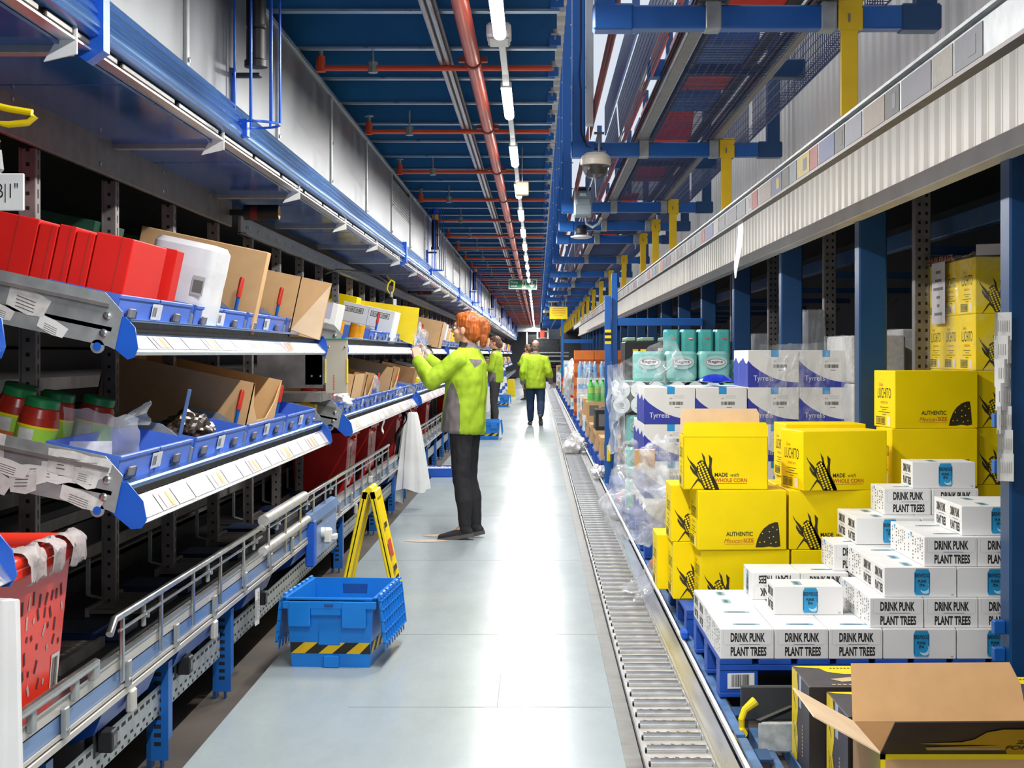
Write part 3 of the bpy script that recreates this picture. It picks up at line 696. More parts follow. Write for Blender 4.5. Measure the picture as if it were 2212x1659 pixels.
# ---- yellow snack cartons
def corn(mb, o, ux, uz, s):
    n_ = Vector(ux).cross(Vector(uz)) * .0004; o = Vector(o)
    husks = [[(.02, .98), (.10, .84), (.24, .70), (.33, .58), (.33, .40), (.26, .52), (.16, .68), (.06, .86)],
             [(.44, 1.05), (.53, .92), (.56, .76), (.62, .60), (.56, .50), (.48, .66), (.50, .80), (.46, .95)],
             [(.64, .99), (.74, .88), (.72, .64), (.74, .44), (.90, .12), (.94, 0), (.74, 0), (.60, .48), (.66, .74)],
             [(.12, .70), (.22, .56), (.32, .46), (.40, .28), (.34, .33), (.20, .46), (.12, .60)],
             [(.34, .33), (.44, .28), (.66, .0), (.52, 0), (.42, .18), (.34, .25), (.14, 0), (.12, .0), (.28, .25)],
             [(.42, .83), (.52, .80), (.60, .66), (.94, .0), (.60, 0), (.36, .40), (.30, .62), (.33, .76)]]
    for h in husks: mb.flat(one([(x * s * .62, z * s * .62) for x, z in h]), o, ux, uz, INKC)
    import math as _m
    dx, dz = .40, -.92
    for r_ in range(13):
        for c_ in range(3):
            cx = .40 + dx * .072 * r_ * .92 + (c_ - 1) * (.085 if r_ > 1 else .06); cz = .72 + dz * .072 * r_ + (c_ - 1) * .04
            if cz < .03: continue
            q = [(-.03, -.014), (.022, -.03), (.034, .016), (-.02, .03)]
            mb.flat(one([((cx + a) * s * .62, (cz + b_) * s * .62) for a, b_ in q]), o + n_, ux, uz, YELC)
def chip(mb, o, ux, uz, s):
    n_ = Vector(ux).cross(Vector(uz)) * .0004; o = Vector(o)
    pts = [(0, 0), (.06, .26), (.18, .54), (.34, .76), (.55, .92), (.78, 1.0), (.90, 1.0), (.94, .78), (.97, .45), (1.0, .04), (.8, 0), (.55, .04), (.3, .0)]
    mb.flat(one([(x * s, z * s) for x, z in pts]), o, ux, uz, INKC)
    for (x, z) in [(.28, .55), (.56, .62), (.70, .80), (.86, .70), (.56, .38), (.72, .42), (.18, .2), (.62, .15), (.82, .2), (.36, .22)]:
        mb.flat(one([(x * s + a * s, z * s + b_ * s) for a, b_ in [(-.03, 0), (0, -.025), (.03, .01), (0, .035)]]), o + n_, ux, uz, YELC)
YW, YD, YH = .425, .30, .283
def carton_faces(b, w_, d_, h_, kind):
    ux, uz = Vector((1, 0, 0)), Vector((0, 0, 1)); o = Vector((-w_ / 2, -d_ / 2 - .0008, 0))
    if kind == 'corn':
        corn(b, o + ux * .012, ux, uz, .275)
        b.text('MADE', o + ux * .15 + uz * .062, ux, uz, .062, .019, INK, bold=.025); b.text('with', o + ux * .222 + uz * .062, ux, uz, .042, .018, INKC, shear=.3)
        b.text('WHOLE CORN', o + ux * .15 + uz * .036, ux, uz, .155, .019, INKR, bold=.025); b.rect(o, ux, uz, .15, .305, .029, .0305, INK)
    else:
        chip(b, o + ux * (w_ - .145), ux, uz, .115) if False else chip(b, o + ux * (w_ - .15) + uz * .012, ux, uz, .12)
        b.text('AUTHENTIC', o + ux * .135 + uz * .066, ux, uz, .128, .021, INK, bold=.02)
        b.text('Mexican', o + ux * .125 + uz * .034, ux, uz, .085, .021, INKR, shear=.3); b.text('SIZE', o + ux * .217 + uz * .036, ux, uz, .05, .019, INKR, bold=.02); b.rect(o, ux, uz, .128, .267, .028, .0295, INKR)
    uy = Vector((0, -1, 0)); o = Vector((-w_ / 2 - .0008, d_ / 2, 0))
    b.text('Gran', o + uy * .07 + uz * .205, uy, uz, .06, .018, INKR, shear=.2)
    b.text('LUCHITO', o + uy * .055 + uz * .145, uy, uz, .19, .052, INK, bold=.0)
    b.text('MEXICAN', o + uy * .10 + uz * .118, uy, uz, .10, .012, INKR)
    for j, wd in enumerate([.12, .07, .16, .05]): b.rect(o, uy, uz, .15 - wd / 2, .15 + wd / 2, .098 - j * .012, .101 - j * .012, INK)
    b.rect(o, uy, uz, .03, .16, .012, .052, INK); b.rect(o - Vector((.0003, 0, 0)), uy, uz, .033, .157, .016, .048, YELC)
    barcode(b, o + uy * .036 + uz * .018 - Vector((.0006, 0, 0)), uy, uz, .12, .028, INK)
    b.rect(o, uy, uz, .19, .235, .008, .055, WHITE)
def yellow_mesh(kind):
    b = MB(); b.box(-YW / 2, YW / 2, -YD / 2, YD / 2, 0, YH, YELC, .003)
    carton_faces(b, YW, YD, YH, kind)
    b.rect((-YW / 2, 0, YH + .0006), (1, 0, 0), (0, 1, 0), 0, YW, -.001, .001, mat('carton seam', '#B79C10', .6))
    return b.mesh('yellow_carton')
ym = {'corn': yellow_mesh('corn'), 'chip': yellow_mesh('chip')}
YB = PZ - .032 + .151
def ycart(kind, xl, yf, l, yaw, label, dz=0.):
    R = Matrix.Rotation(yaw, 3, 'Z'); c_ = Vector((xl, yf, 0)) + R @ Vector((YW / 2, YD / 2, 0))
    return tag(link('yellow_carton', ym[kind], None, (c_.x, c_.y, YB + (l - 1) * (YH + .0015) + dz), (0, 0, yaw)), label, 'box', 'yellow snack cartons')
r_ = math.radians
ycart('corn', .78, 7.30, 1, 0, 'yellow carton with a corn drawing at the stack bottom, behind the white beer cartons')
ycart('chip', 1.215, 7.30, 1, 0, 'yellow carton at the bottom of the stack, right of the bottom corn carton')
ycart('corn', .675, 7.605, 1, 0, 'yellow carton with corn leaf at the stack bottom behind the front row')
ycart('chip', .62, 7.92, 1, 0, 'yellow carton at the bottom left, sticking out over the pallet edge by the plastic bag')
ycart('corn', .665, 7.605, 2, 0, 'yellow carton with corn leaf behind the left end of the chip carton')
ycart('corn', 1.16, 7.62, 1, 0, 'yellow carton of the bottom layer in the second row')
ycart('chip', .765, 7.28, 2, r_(2), 'yellow carton with the black tortilla chip, at the front left of the stack')
ycart('corn', 1.203, 7.30, 2, r_(1), 'yellow carton with a corn drawing, right of the front tortilla chip carton')
ycart('corn', 1.19, 7.64, 2, 0, 'yellow carton of the second layer behind the front corn carton')
ycart('corn', 1.26, 7.25, 3, r_(11), 'yellow carton turned slightly, lettered side and corn showing, right of the open yellow carton')
ycart('chip', 1.65, 7.30, 1, 0, 'yellow carton of the bottom layer behind the beer cartons at right')
ycart('chip', 1.66, 7.36, 2, 0, 'yellow carton of the second layer behind the beer cartons at right')
ycart('chip', 1.74, 7.5, 3, r_(2), 'plain faced yellow carton under the upper tortilla chip carton')
ycart('chip', 1.755, 7.50, 4, r_(7), 'upper yellow carton with the black tortilla chip, beside the dark blue post')
ycart('corn', 1.30, 8.06, 1, 0, 'yellow carton at the back of the bottom layer'); ycart('corn', 1.30, 8.06, 2, 0, 'yellow carton at the back of the second layer'); ycart('corn', 1.30, 8.0, 3, r_(3), 'yellow carton at the back of the third layer, below the dark post')
i = 0
for l in range(1, 7):
    for k in range(3):
        ycart('corn', 2.185, 7.62 + k * .302, l, 0, 'yellow carton of the tall wrapped stack, %s level, %s from the front' % (['bottom', 'second', 'third', 'fourth', 'fifth', 'top'][l - 1], nth(k)))
        i += 1
# open yellow carton with its lid flaps up
oy = thing('open_yellow_carton', 'open yellow carton with raised flaps and a corn drawing on top of the front stack', 'box', (0, 0, 0), group='yellow snack cartons')
R = Matrix.Rotation(r_(-1.5), 3, 'Z'); c_ = Vector((.70, 7.33, 0)) + R @ Vector((.405 / 2, YD / 2, 0)); oy.location = (c_.x, c_.y, YB + 2 * (YH + .0015)); oy.rotation_euler = (0, 0, r_(-1.5))
b = MB(); w2, d2 = .2025, YD / 2
for a in ((-w2, w2, -d2, -d2 + .004), (-w2, w2, d2 - .004, d2), (-w2, -w2 + .004, -d2, d2), (w2 - .004, w2, -d2, d2)): b.box(a[0], a[1], a[2], a[3], 0, YH - .03, YELC)
b.box(-w2, w2, -d2, d2, 0, .004, YELC); carton_faces(b, .405, YD, YH, 'corn'); b.build('body', oy)
M_ = Matrix.Translation((0, -d2 + .002, YH - .03)) @ Matrix.Rotation(r_(82), 4, 'X')
b = MB(); b.prism([(-w2, 0), (w2, 0), (w2, .055), (w2 - .012, .07), (-w2 + .012, .07), (-w2, .055)], M_, .004, YELC); b.build('front_flap', oy)
M_ = Matrix.Translation((0, d2 - .002, YH - .03)) @ Matrix.Rotation(r_(84), 4, 'X')
b = MB(); b.prism([(-w2 + .006, 0), (w2 - .006, 0), (w2 - .006, .10), (w2 - .02, .125), (-w2 + .012, .125), (-w2 + .006, .10)], M_, .004, KRAFTL); b.build('back_flap', oy)
# shrink wrap and printed tape on the tall stack
def wrinkle(p, s, f): return noise.noise(Vector(p) * f) * s
wr = MB()
zb, zt = YB + 4 * YH, YB + 6 * YH + .02
def wrapl(u, v): y = 7.60 + u * .93; z = zb + v * (zt - zb); return Vector((2.165 + wrinkle((y, z, 1), .012, 14), y, z))
TWR = film('tight wrap film', '#FBF8E8', .02, .26, .1, 7, .35)
wr.grid(wrapl, 30, 24, TWR)
def wrapf(u, v): x = 2.165 + u * .47; z = zb + v * (zt - zb); return Vector((x, 7.60 + wrinkle((x, z, 5), .012, 14), z))
wr.grid(wrapf, 20, 24, TWR)
tag(wr.build('stretch_wrap'), 'clear stretch wrap around the tall yellow stack', 'plastic wrap')
tp = MB(); zt = YB + 6 * (YH + .0015)
tp.grid(lambda u, v: Vector((2.17 + .45 * u, 7.6 + .9 * v, zt + .008 + abs(wrinkle((u * 3, v * 4, 2), .03, 2)) + .025 * math.sin(u * 3))), 16, 16, mat('milky tape', '#E6DDD6', .35, 0, .05, 8))
tp.text('MUY', (2.30, 7.592, zt + .01), (1, 0, .04), (0, 0, 1), .13, .04, INKR, bold=.02); tp.rect((2.18, 7.594, zt + .002), (1, 0, .04), (0, 0, 1), 0, .43, 0, .055, mat('milky tape', '#E6DDD6'))
tp.text('MUY FRAGIL', (2.166, 8.45, zt - .0), (0, -1, 0), (0, 0, 1), .5, .035, INKR, bold=.01)
tag(tp.build('printed_tape'), 'milky tape with red lettering across the top of the tall yellow stack', 'tape')
b = MB(); b.rect((2.158, 8.36, 1.43 + .13), (0, -1, 0), (0, 0, 1), 0, .27, 0, .33, mat('delivery note', '#CFCBD2', .5))
for i, wd in enumerate([.1, .13, .2, .07, .05, .16]): b.rect((2.1575, 8.36, 1.83 - i * .045), (0, -1, 0), (0, 0, 1), .135 - wd / 2, .135 + wd / 2, 0, .016, GREYI)
tag(b.build('delivery_note'), 'grey delivery note stuck on the wrapped yellow stack', 'note')
b = MB()
for k in range(7):
    z = 1.55 - k * .085; b.grid(lambda u, v: Vector((1.655 + .058 * u, 5.53 + .012 * math.sin(u * 5 + k) - .004 * k, z - v * .1)), 4, 2, mat('label roll film', '#E4E3DF', .3))
    for j in range(6): b.rect((1.66, 5.52 - .004 * k, z - .07), (1, 0, 0), (0, 0, 1), .004 + j * .008, .007 + j * .008, 0, .04, GREYL)
tag(b.build('label_bundle'), 'bundle of white barcode labels hanging on the nearest dark blue post', 'labels')
# ---- white and navy crisp cartons
TW, TD, TH = .334, .36, .241
b = MB(); b.box(-TW / 2, TW / 2, -TD / 2, TD / 2, 0, TH, WHITEC, .003)
ux, uz = Vector((1, 0, 0)), Vector((0, 0, 1)); o = Vector((-TW / 2, -TD / 2 - .0008, 0))
wave = [(0, 0), (TW, 0), (TW, .03)] + [(TW * (1 - t), .03 + .135 * (t ** 2.2)) for t in [i / 12 for i in range(1, 12)]] + [(.0, .172)]
b.flat(one(wave), o, ux, uz, NAVY)
b.text('Tyrrells', o + ux * .035 + uz * .03 + Vector((0, -.0004, 0)), ux, uz, .13, .045, WHITE)
b.rect(o, ux, uz, .15, .20, TH - .045, TH, CYAN); b.rect(o + Vector((0, 0, TH + .0008)), ux, (0, 1, 0), .15, .20, 0, TD, CYAN)
barcode(b, o + ux * .165 + uz * .125, ux, uz, .09, .022, INK, seed=5); b.text('A3', o + ux * .165 + uz * .162, ux, uz, .018, .012, GREYI); b.rect(o, ux, uz, .20, .235, .108, .112, GREYI)
for j in range(3): b.rect(o, ux, uz, .19, .26, .168 + j * .008, .1695 + j * .008, GREYL)
uy = Vector((0, -1, 0)); o = Vector((-TW / 2 - .0008, TD / 2, 0))
b.flat(one([(0, 0), (TD, 0), (TD, .172), (TD * .9, .158), (TD * .75, .15), (TD * .6, .16), (TD * .35, .19), (TD * .1, .17), (0, .165)]), o, uy, uz, NAVY)
b.text('Tyrrells', o + uy * .3 + uz * .02 + Vector((-.0004, 0, 0)), (0, 0, 1), (0, 1, 0), .11, .05, mat('pale navy ink', '#8D96DA', .5))
tm = b.mesh('crisp_carton')
TB = PZ + .152
i = 0
for k in range(4):
    for l in range(1, 6):
        if l == 5 and k < 2: continue
        for r2 in range(3 if l <= 3 else 2):
            if k >= 1 and r2 == 2: continue
            if l < 3 and k > 0 and r2 > 0: continue
            tag(link('crisp_carton', tm, None, (.70 + k * .339 + TW / 2, 10.0 + TD / 2 + r2 * .363, TB + (l - 1) * (TH + .0015)), (0, 0, rnd.uniform(-.01, .01))), 'white and navy crisp carton, %s column from aisle, %s layer up, %s from front' % (nth(k), nth(l - 1), nth(r2)), 'box', 'white and navy crisp cartons')
# behind row of support for the upper layer
cr = thing('crisp_packet', 'glossy royal blue packet lying on the white and navy crisp cartons', 'packet', at(1545, 828, 10.25), (0, 0, .2))
b = MB(); BLUG = mat('royal blue foil', '#1E3FD8', .2, .2, .1, 6, bump=.4)
b.grid(lambda u, v: Vector(((u - .5) * .22, (v - .5) * .16, .045 * (max(0, math.sin(PI * u)) * max(0, math.sin(PI * v))) ** .5 + .012 * noise.noise(Vector((u * 5, v * 5, 1))) + .015)), 16, 12, BLUG)
b.grid(lambda u, v: Vector(((u - .5) * .22, (v - .5) * .16, .015 - .013 * math.sin(PI * u) * math.sin(PI * v))), 16, 12, BLUG); b.build('packet_body', cr)
# ---- toilet roll packs
def rounded(w_, d_, h_, bulge, m, lobes=2, mtop=None, rows=2):
    """soft wrapped pack: lobed sides following the rolls inside"""
    b = MB(); N = 40
    def ring(z, s):
        out = []
        for k in range(N):
            t = 2 * PI * k / N; c_, s_ = math.cos(t), math.sin(t); e_ = .38
            x = w_ / 2 * abs(c_) ** e_ * (1 if c_ > 0 else -1); y = d_ / 2 * abs(s_) ** e_ * (1 if s_ > 0 else -1)
            q = 1 + bulge * (abs(math.sin((x / w_ + .5) * PI * lobes)) - .5) * (abs(s_) > .5)
            out.append((x * s, y * s * q, z))
        return out
    zs = [(0, .9), (.02, .99), (h_ * .3, 1), (h_ * .49, .985), (h_ * .51, .985), (h_ * .7, 1), (h_ - .02, .99), (h_, .88)]
    for i in range(len(zs) - 1):
        a = ring(*zs[i]); c_ = ring(*zs[i + 1]); b.add(a + c_, [(k, (k + 1) % N, N + (k + 1) % N, N + k) for k in range(N)], m)
    b.poly(ring(h_, .88), mtop or m); b.poly(ring(0, .9)[::-1], m)
    return b
def brand_patch(b, w_, d_, z, txt, s=1.):
    o = Vector((0, -d_ / 2 - .012, z)); ux, uz = Vector((1, 0, 0)), Vector((0, 0, 1))
    b.flat(one(circle(0, 0, .052 * s, 16, 1.25, .75)), o + Vector((0, .003, 0)), ux, uz, mat('pale teal print', '#A6DAD6', .4)); b.flat(one(circle(0, 0, .046 * s, 16, 1.2, .45)), o + Vector((0, .002, 0)), ux, uz, mat('coral print', '#D9705F', .4)); b.flat(one(circle(0, 0, .043 * s, 16, 1.2, .38)), o + Vector((0, .001, 0)), ux, uz, WHITE)
    b.text(txt, o + ux * (-.040 * s) - uz * .008 * s, ux, uz, .08 * s, .02 * s, mat('navy ink', '#22335E', .5), bold=.01)
PACKW = mat('white roll pack film', '#E4EAE8', .25, 0, .04, 12, bump=.15)
PACKT = mat('teal white roll pack film', '#8CCDC6', .25, 0, .12, 7, bump=.15)
def teal_pack(): 
    b = rounded(.128, .20, .235, .1, TEAL, 2); o = Vector((0, -.108, 0)); ux, uz = Vector((1, 0, 0)), Vector((0, 0, 1))
    b.rect(o, ux, uz, -.012, .03, .01, .05, WHITE); barcode(b, o + ux * -.008 + uz * .014 - Vector((0, .0004, 0)), ux, uz, .034, .03, INK, n=10)
    b.flat(one(circle(.01, .165, .016, 12, 1.2, .6)), o, ux, uz, mat('coral print', '#D9705F', .4)); b.rect(o, ux, uz, -.004, .024, .162, .168, WHITE); return b.mesh('roll_pack')
tpk = teal_pack(); GP = 'toilet roll packs on the pallet behind the crisp cartons'
def low_pack():
    b = rounded(.24, .2, .225, .06, PACKT, 2); brand_patch(b, .24, .2, .14, 'Regina', 1.4); return b.mesh('roll_pack')
lpk = low_pack()
def end_pack():
    """pack lying so that the round roll ends face the aisle"""
    b = MB(); w_, d_, h_ = .40, .30, .12
    for j, (z, m_) in enumerate(((.06, PACKW), (.175, PACKW))):
        for i in range(3):
            x = -.135 + .135 * i
            b.cyl((x, -.16, z), (x, .16, z), .0655, m_, 20)
            b.flat(one(circle(x, z, .019, 14)), (0, -.1605, 0), (1, 0, 0), (0, 0, 1), GREYI); b.flat(one([(x - .03, z - .025), (x + .02, z - .03), (x + .024, z - .024), (x - .028, z - .02)]), (0, -.161, 0), (1, 0, 0), (0, 0, 1), mat('olive print', '#5B5A3C', .5))
    b.box(-.2, .2, -.158, .158, .235, .245, PACKT, .004); return b.mesh('roll_pack')
epk = end_pack()
yb = 11.75; tbz = PZ + .151
def pk(me, u, v, Y, lab, rot=0., s=1.):
    p = at(u, v, Y); o = link('roll_pack', me, None, p, (0, 0, rot)); o.scale = (s, s, s); tag(o, lab, 'toilet roll', GP); return o
# pallet filled from the bottom: each layer of packs about 0.24 m
for l in range(4):
    for k in range(5):
        z = tbz + l * .245
        if l == 3 and k < 2: continue
        me = lpk
        tag(link('roll_pack', me, None, (.80 + k * .245, 11.85, z), (0, 0, rnd.uniform(-.06, .06))), 'teal and white toilet roll pack, %s layer up, %s from the aisle' % (nth(l), nth(k)), 'toilet roll', GP)
for k in range(2): tag(link('roll_pack', epk, None, (.80 + k * .42, 11.88, tbz + 3 * .245), (0, 0, .08 * k - .12)), 'toilet roll pack lying with round roll ends to the front, %s from the aisle' % nth(k), 'toilet roll', GP)
for k in range(3): tag(link('roll_pack', lpk, None, (.86 + k * .25, 11.86, tbz + 3 * .245 + .247), (0, 0, .05 * k)), 'white and teal toilet roll pack under the torn film, %s from the aisle' % nth(k), 'toilet roll', GP)
for k in range(4):
    tag(link('roll_pack', tpk, None, (1.06 + k * .132, 12.1, tbz + 4 * .245 + .246 if False else 1.355), (0, 0, rnd.uniform(-.05, .05))), 'tall teal toilet roll pack in the top row, %s from the aisle' % nth(k), 'toilet roll', GP)
for k in range(3):
    tag(link('roll_pack', lpk, None, (1.12 + k * .25, 12.12, 1.128), (0, 0, 0)), 'white teal toilet roll pack under the tall teal packs, %s from the aisle' % nth(k), 'toilet roll', GP)
    for l in range(4): tag(link('roll_pack', lpk, None, (1.12 + k * .25, 12.12, tbz + l * .229), (0, 0, 0)), 'toilet roll pack in the back row, %s layer up, %s from the aisle' % (nth(l), nth(k)), 'toilet roll', GP)
# ---- plastic film and bags
def crumple(c_, r3, seed, m, name, label, flat=None, amp=.35, n=3, cat='plastic bag'):
    bm = bmesh.new(); bmesh.ops.create_icosphere(bm, subdivisions=5, radius=1)
    for v in bm.verts:
        d = v.co.normalized(); q = Vector((seed, seed * 1.7, seed * .3))
        a = noise.noise(d * 1.3 + q) * .7 + abs(noise.noise(d * 2.4 + q)) * .5 - .15 + (abs(noise.noise(d * 5 + q))) * .16 + abs(noise.noise(d * 11 + q)) * .035
        p = d * (1 + amp * 1.6 * a); v.co = Vector((p.x * r3[0], p.y * r3[1], p.z * r3[2]))
        if flat is not None and v.co.z < flat: v.co.z = flat + (v.co.z - flat) * .08
    me = bpy.data.meshes.new(name); bm.to_mesh(me); bm.free(); me.materials.append(m)
    for p in me.polygons: p.use_smooth = True
    return tag(link(name, me, None, c_), label, cat)
crumple(at(1388, 1090, 8.7), (.21, .27, .19), 3.1, BAGC, 'plastic_bag', 'large crumpled clear plastic bag bulging out beside the yellow cartons', amp=.5)
crumple(at(1428, 1005, 8.95), (.14, .24, .15), 5.4, BAGC, 'plastic_bag', 'crumpled clear plastic above the large bag, left of the open yellow carton', amp=.5)
crumple(at(1352, 1005, 9.3), (.07, .2, .14), 8.2, CLEAR, 'plastic_bag', 'thin clear film hanging in front of the toilet roll packs', amp=.5)
crumple(at(1243, 962, 20.9), (.13, .3, .13), 11.7, BAGW, 'plastic_bag', 'small milky plastic bag lying on the roller track', amp=.5)
crumple((.655, 16.6, .13), (.07, .2, .06), 4.4, BAGW, 'plastic_bag', 'scrap of white plastic under the rack frame', amp=.5)
dr = MB()
def drape(a, b_, c_, d_, s, f, seed, nu=26, nv=20):
    a, b_, c_, d_ = map(Vector, (a, b_, c_, d_))
    def fn(u, v):
        p = (a * (1 - u) + b_ * u) * (1 - v) + (d_ * (1 - u) + c_ * u) * v; q = Vector((u * f, v * f, seed))
        return p + Vector((noise.noise(q), noise.noise(q + Vector((9, 0, 0))), noise.noise(q + Vector((0, 9, 0))))) * s * (.4 + 1.2 * abs(math.sin(PI * u) * math.sin(PI * v)))
    return fn
dr.grid(drape(at(1322, 795, 11.55), at(1452, 722, 11.7), at(1500, 820, 11.55), at(1330, 905, 11.5), .05, 7, 3), 30, 24, CLEAR)
dr.grid(drape(at(1312, 790, 11.6), at(1345, 783, 11.5), at(1352, 960, 11.4), at(1318, 985, 11.5), .06, 6, 8), 20, 26, BAGC)
tag(dr.build('stretch_wrap'), 'torn clear stretch film draped over the toilet roll pallet', 'plastic wrap')
dr = MB(); dr.grid(drape(at(1640, 745, 9.95), at(1738, 742, 9.96), at(1735, 850, 9.95), at(1636, 1010, 9.9), .03, 8, 12), 24, 26, CLEAR)
dr.grid(drape(at(1735, 742, 9.96), at(1805, 738, 9.97), at(1800, 1000, 9.95), at(1700, 880, 9.94), .02, 8, 15), 20, 20, film('very clear film', '#F3F5F8', .03, .3))
tag(dr.build('stretch_wrap'), 'clear stretch film pulled across the crisp cartons', 'plastic wrap')
dr = MB(); p0 = at(1352, 1140, 8.6)
dr.grid(lambda u, v: Vector((.50 + .22 * u + .03 * math.sin(v * 7), 8.1 + .75 * v, .075 + .05 * abs(noise.noise(Vector((u * 4, v * 5, 2)))) + .25 * u * u)), 14, 18, BAGC)
tag(dr.build('plastic_sheet'), 'trailing end of clear plastic lying on the guide plate', 'plastic')
# carton flap behind the bag
b = MB(); b.box(0, .12, 0, .09, 0, .12, KRAFT, .002); tag(b.build('brown_carton', None, at(1372, 1015, 9.2)), 'small brown carton half hidden in the clear plastic', 'box')
b = MB(); b.box(.0, .08, 0, .05, 0, .09, REDC, .002); b.rect((.02, -.001, .02), (1, 0, 0), (0, 0, 1), 0, .04, 0, .05, WHITE); tag(b.build('red_packet', None, (.69, 13.2, .1)), 'small red packet at the foot of the plastic film', 'packet')
# ---- near cartons at the lower right
CHAR = mat('charcoal print', '#45414A', .5, 0, .06, 10)
CHARB = mat('brown black print', '#2C2420', .5, 0, .06, 10)
LILAC = mat('lilac tape', '#AEB6CC', .4, 0, .05, 10)
TAN = mat('tan print', '#D2B98C', .5, 0, .08, 20)
def snack_case(label, loc):
    b = MB(); w_, d_, h_ = .42, .33, .295
    b.box(0, w_, 0, d_, 0, h_, CHAR, .003)
    o = Vector((-.0008, d_, 0)); uy = Vector((0, -1, 0)); uz = Vector((0, 0, 1))
    b.flat(one([(0, 0), (.10, 0), (.12, .08), (.09, .12), (.12, .17), (.12, .25), (.10, h_), (0, h_)]), o, uy, uz, YELP)
    b.rect(o, uy, uz, .14, .185, .19, h_, LILAC)
    for j in range(9): b.rect(o - Vector((.0004, 0, 0)), uy, uz, .2, .215, .04 + j * .012, .047 + j * .012, TAN)
    for (x, z) in ((.03, .22), (.05, .20), (.04, .09), (.06, .11), (.03, .12), (.07, .06)): b.flat(one([(x, z), (x + .006, z), (x + .03, z - .03), (x + .024, z - .032)]), o - Vector((.0004, 0, 0)), uy, uz, INK)
    o = Vector((0, 0, h_ + .0008)); ux = Vector((1, 0, 0)); uy = Vector((0, 1, 0))
    b.flat(one([(0, d_), (w_, d_), (w_, .19), (.15, .20), (.10, .235), (.085, .29), (.02, .31)]), o, ux, uy, YELP)
    b.flat(one([(.09, .12), (.16, .15), (.25, .13), (.33, .09), (.25, .07), (.18, .09), (.12, .08)]), o + Vector((0, 0, .0003)), ux, uy, TAN)
    for j in range(10): b.rect(o + Vector((0, 0, .0003)), ux, uy, .08 + j * .018, .092 + j * .018, .03, .045, TAN)
    for j in range(18): b.rect(o + Vector((0, 0, .0004)), ux, uy, .12 + j * .012, .127 + j * .012, .285, .297, INK)
    b.rect(Vector((0, -.0008, 0)), ux, uz, .0, w_, 0, h_, CHARB)
    b.text('H', (.085, -.0014, .235), (1, 0, 0), (0, 0, 1), .02, .03, TAN)
    return tag(b.build('snack_carton', None, loc), label, 'box', 'charcoal and yellow snack cartons')
snack_case('charcoal and yellow printed carton in front of the blue pallet, the back one', (.872, 4.9, .035))
snack_case('charcoal and yellow printed carton just behind the open brown carton', (.915, 4.5, .035))
snack_case('charcoal printed carton at the right edge, beside the open brown carton', (1.46, 4.72, .035))
oc_ = thing('open_brown_carton', 'open brown carton with raised flaps and a charcoal yellow printed front, nearest on the right', 'box', (.92, 4.1, .035))
b = MB(); w_, d_, h_, t_ = .51, .36, .29, .005
for a in ((0, w_, 0, t_), (0, w_, d_ - t_, d_), (0, t_, 0, d_), (w_ - t_, w_, 0, d_)): b.box(a[0], a[1], a[2], a[3], 0, h_, KRAFT)
b.box(0, w_, 0, d_, 0, t_, KRAFT)
b.rect((0, -.0008, 0), (1, 0, 0), (0, 0, 1), .0, w_, h_ - .014, h_, YELP); b.rect((0, -.0008, 0), (1, 0, 0), (0, 0, 1), .0, .014, 0, h_, YELP); b.rect((-.0008, 0, 0), (0, 1, 0), (0, 0, 1), 0, .12, 0, h_, mat('dull yellow print', '#B59F1C', .5))
b.build('body', oc_)
def panel(pts, m, t_=.004):
    b = MB(); p = [Vector(q) for q in pts]; n_ = (p[1] - p[0]).cross(p[2] - p[0]).normalized() * t_; k = len(p)
    b.add(p + [q + n_ for q in p], [tuple(range(k))[::-1], tuple(range(k, 2 * k))] + [(i, (i + 1) % k, k + (i + 1) % k, k + i) for i in range(k)], m); return b
panel([(0, d_, h_), (w_, d_, h_), (w_ - .005, d_ + .05, h_ + .10), (w_ - .03, d_ + .075, h_ + .158), (.01, d_ + .075, h_ + .155)], KRAFT).build('back_flap', oc_)
panel([(0, 0, h_), (0, d_, h_), (-.177, d_ - .01, h_ + .10), (-.176, .02, h_ + .095)], KRAFTL).build('left_flap', oc_)
fb = panel([(w_, 0, h_), (0, 0, h_), (0, -.17, h_ + .125), (w_, -.17, h_ + .128)], CHARB)
o = Vector((0, 0, h_)); uz = Vector((0, -.17, .125)).normalized(); ux = Vector((1, 0, 0)); nn = ux.cross(uz) * .001
fb.flat(one([(.03, .03), (.24, .03), (.25, .0), (w_, 0), (w_, .17), (.20, .17), (.16, .15), (.14, .105), (.11, .085), (.0, .075), (.07, .068), (.22, .065), (.02, .05)]), o + nn + ux * .09, ux, uz, mat('hat yellow print', '#E0AF00', .5))
fb.flat(one([(.04, .035), (.22, .035), (.22, .05), (.03, .05)]), o + nn * 1.6 + ux * .09, ux, uz, TAN)
fb.text('25% MORE', o + nn * 2 + ux * .345 + uz * .075, ux, uz, .155, .026, CHARB, bold=.03); fb.text('FOR SHARING', o + nn * 2 + ux * .325 + uz * .036, ux, uz, .20, .028, CHARB, bold=.03)
fb.build('front_flap', oc_)
panel([(w_, d_, h_), (w_, 0, h_), (w_ + .13, .02, h_ + .05), (w_ + .13, d_ - .02, h_ + .05)], KRAFT).build('right_flap', oc_)
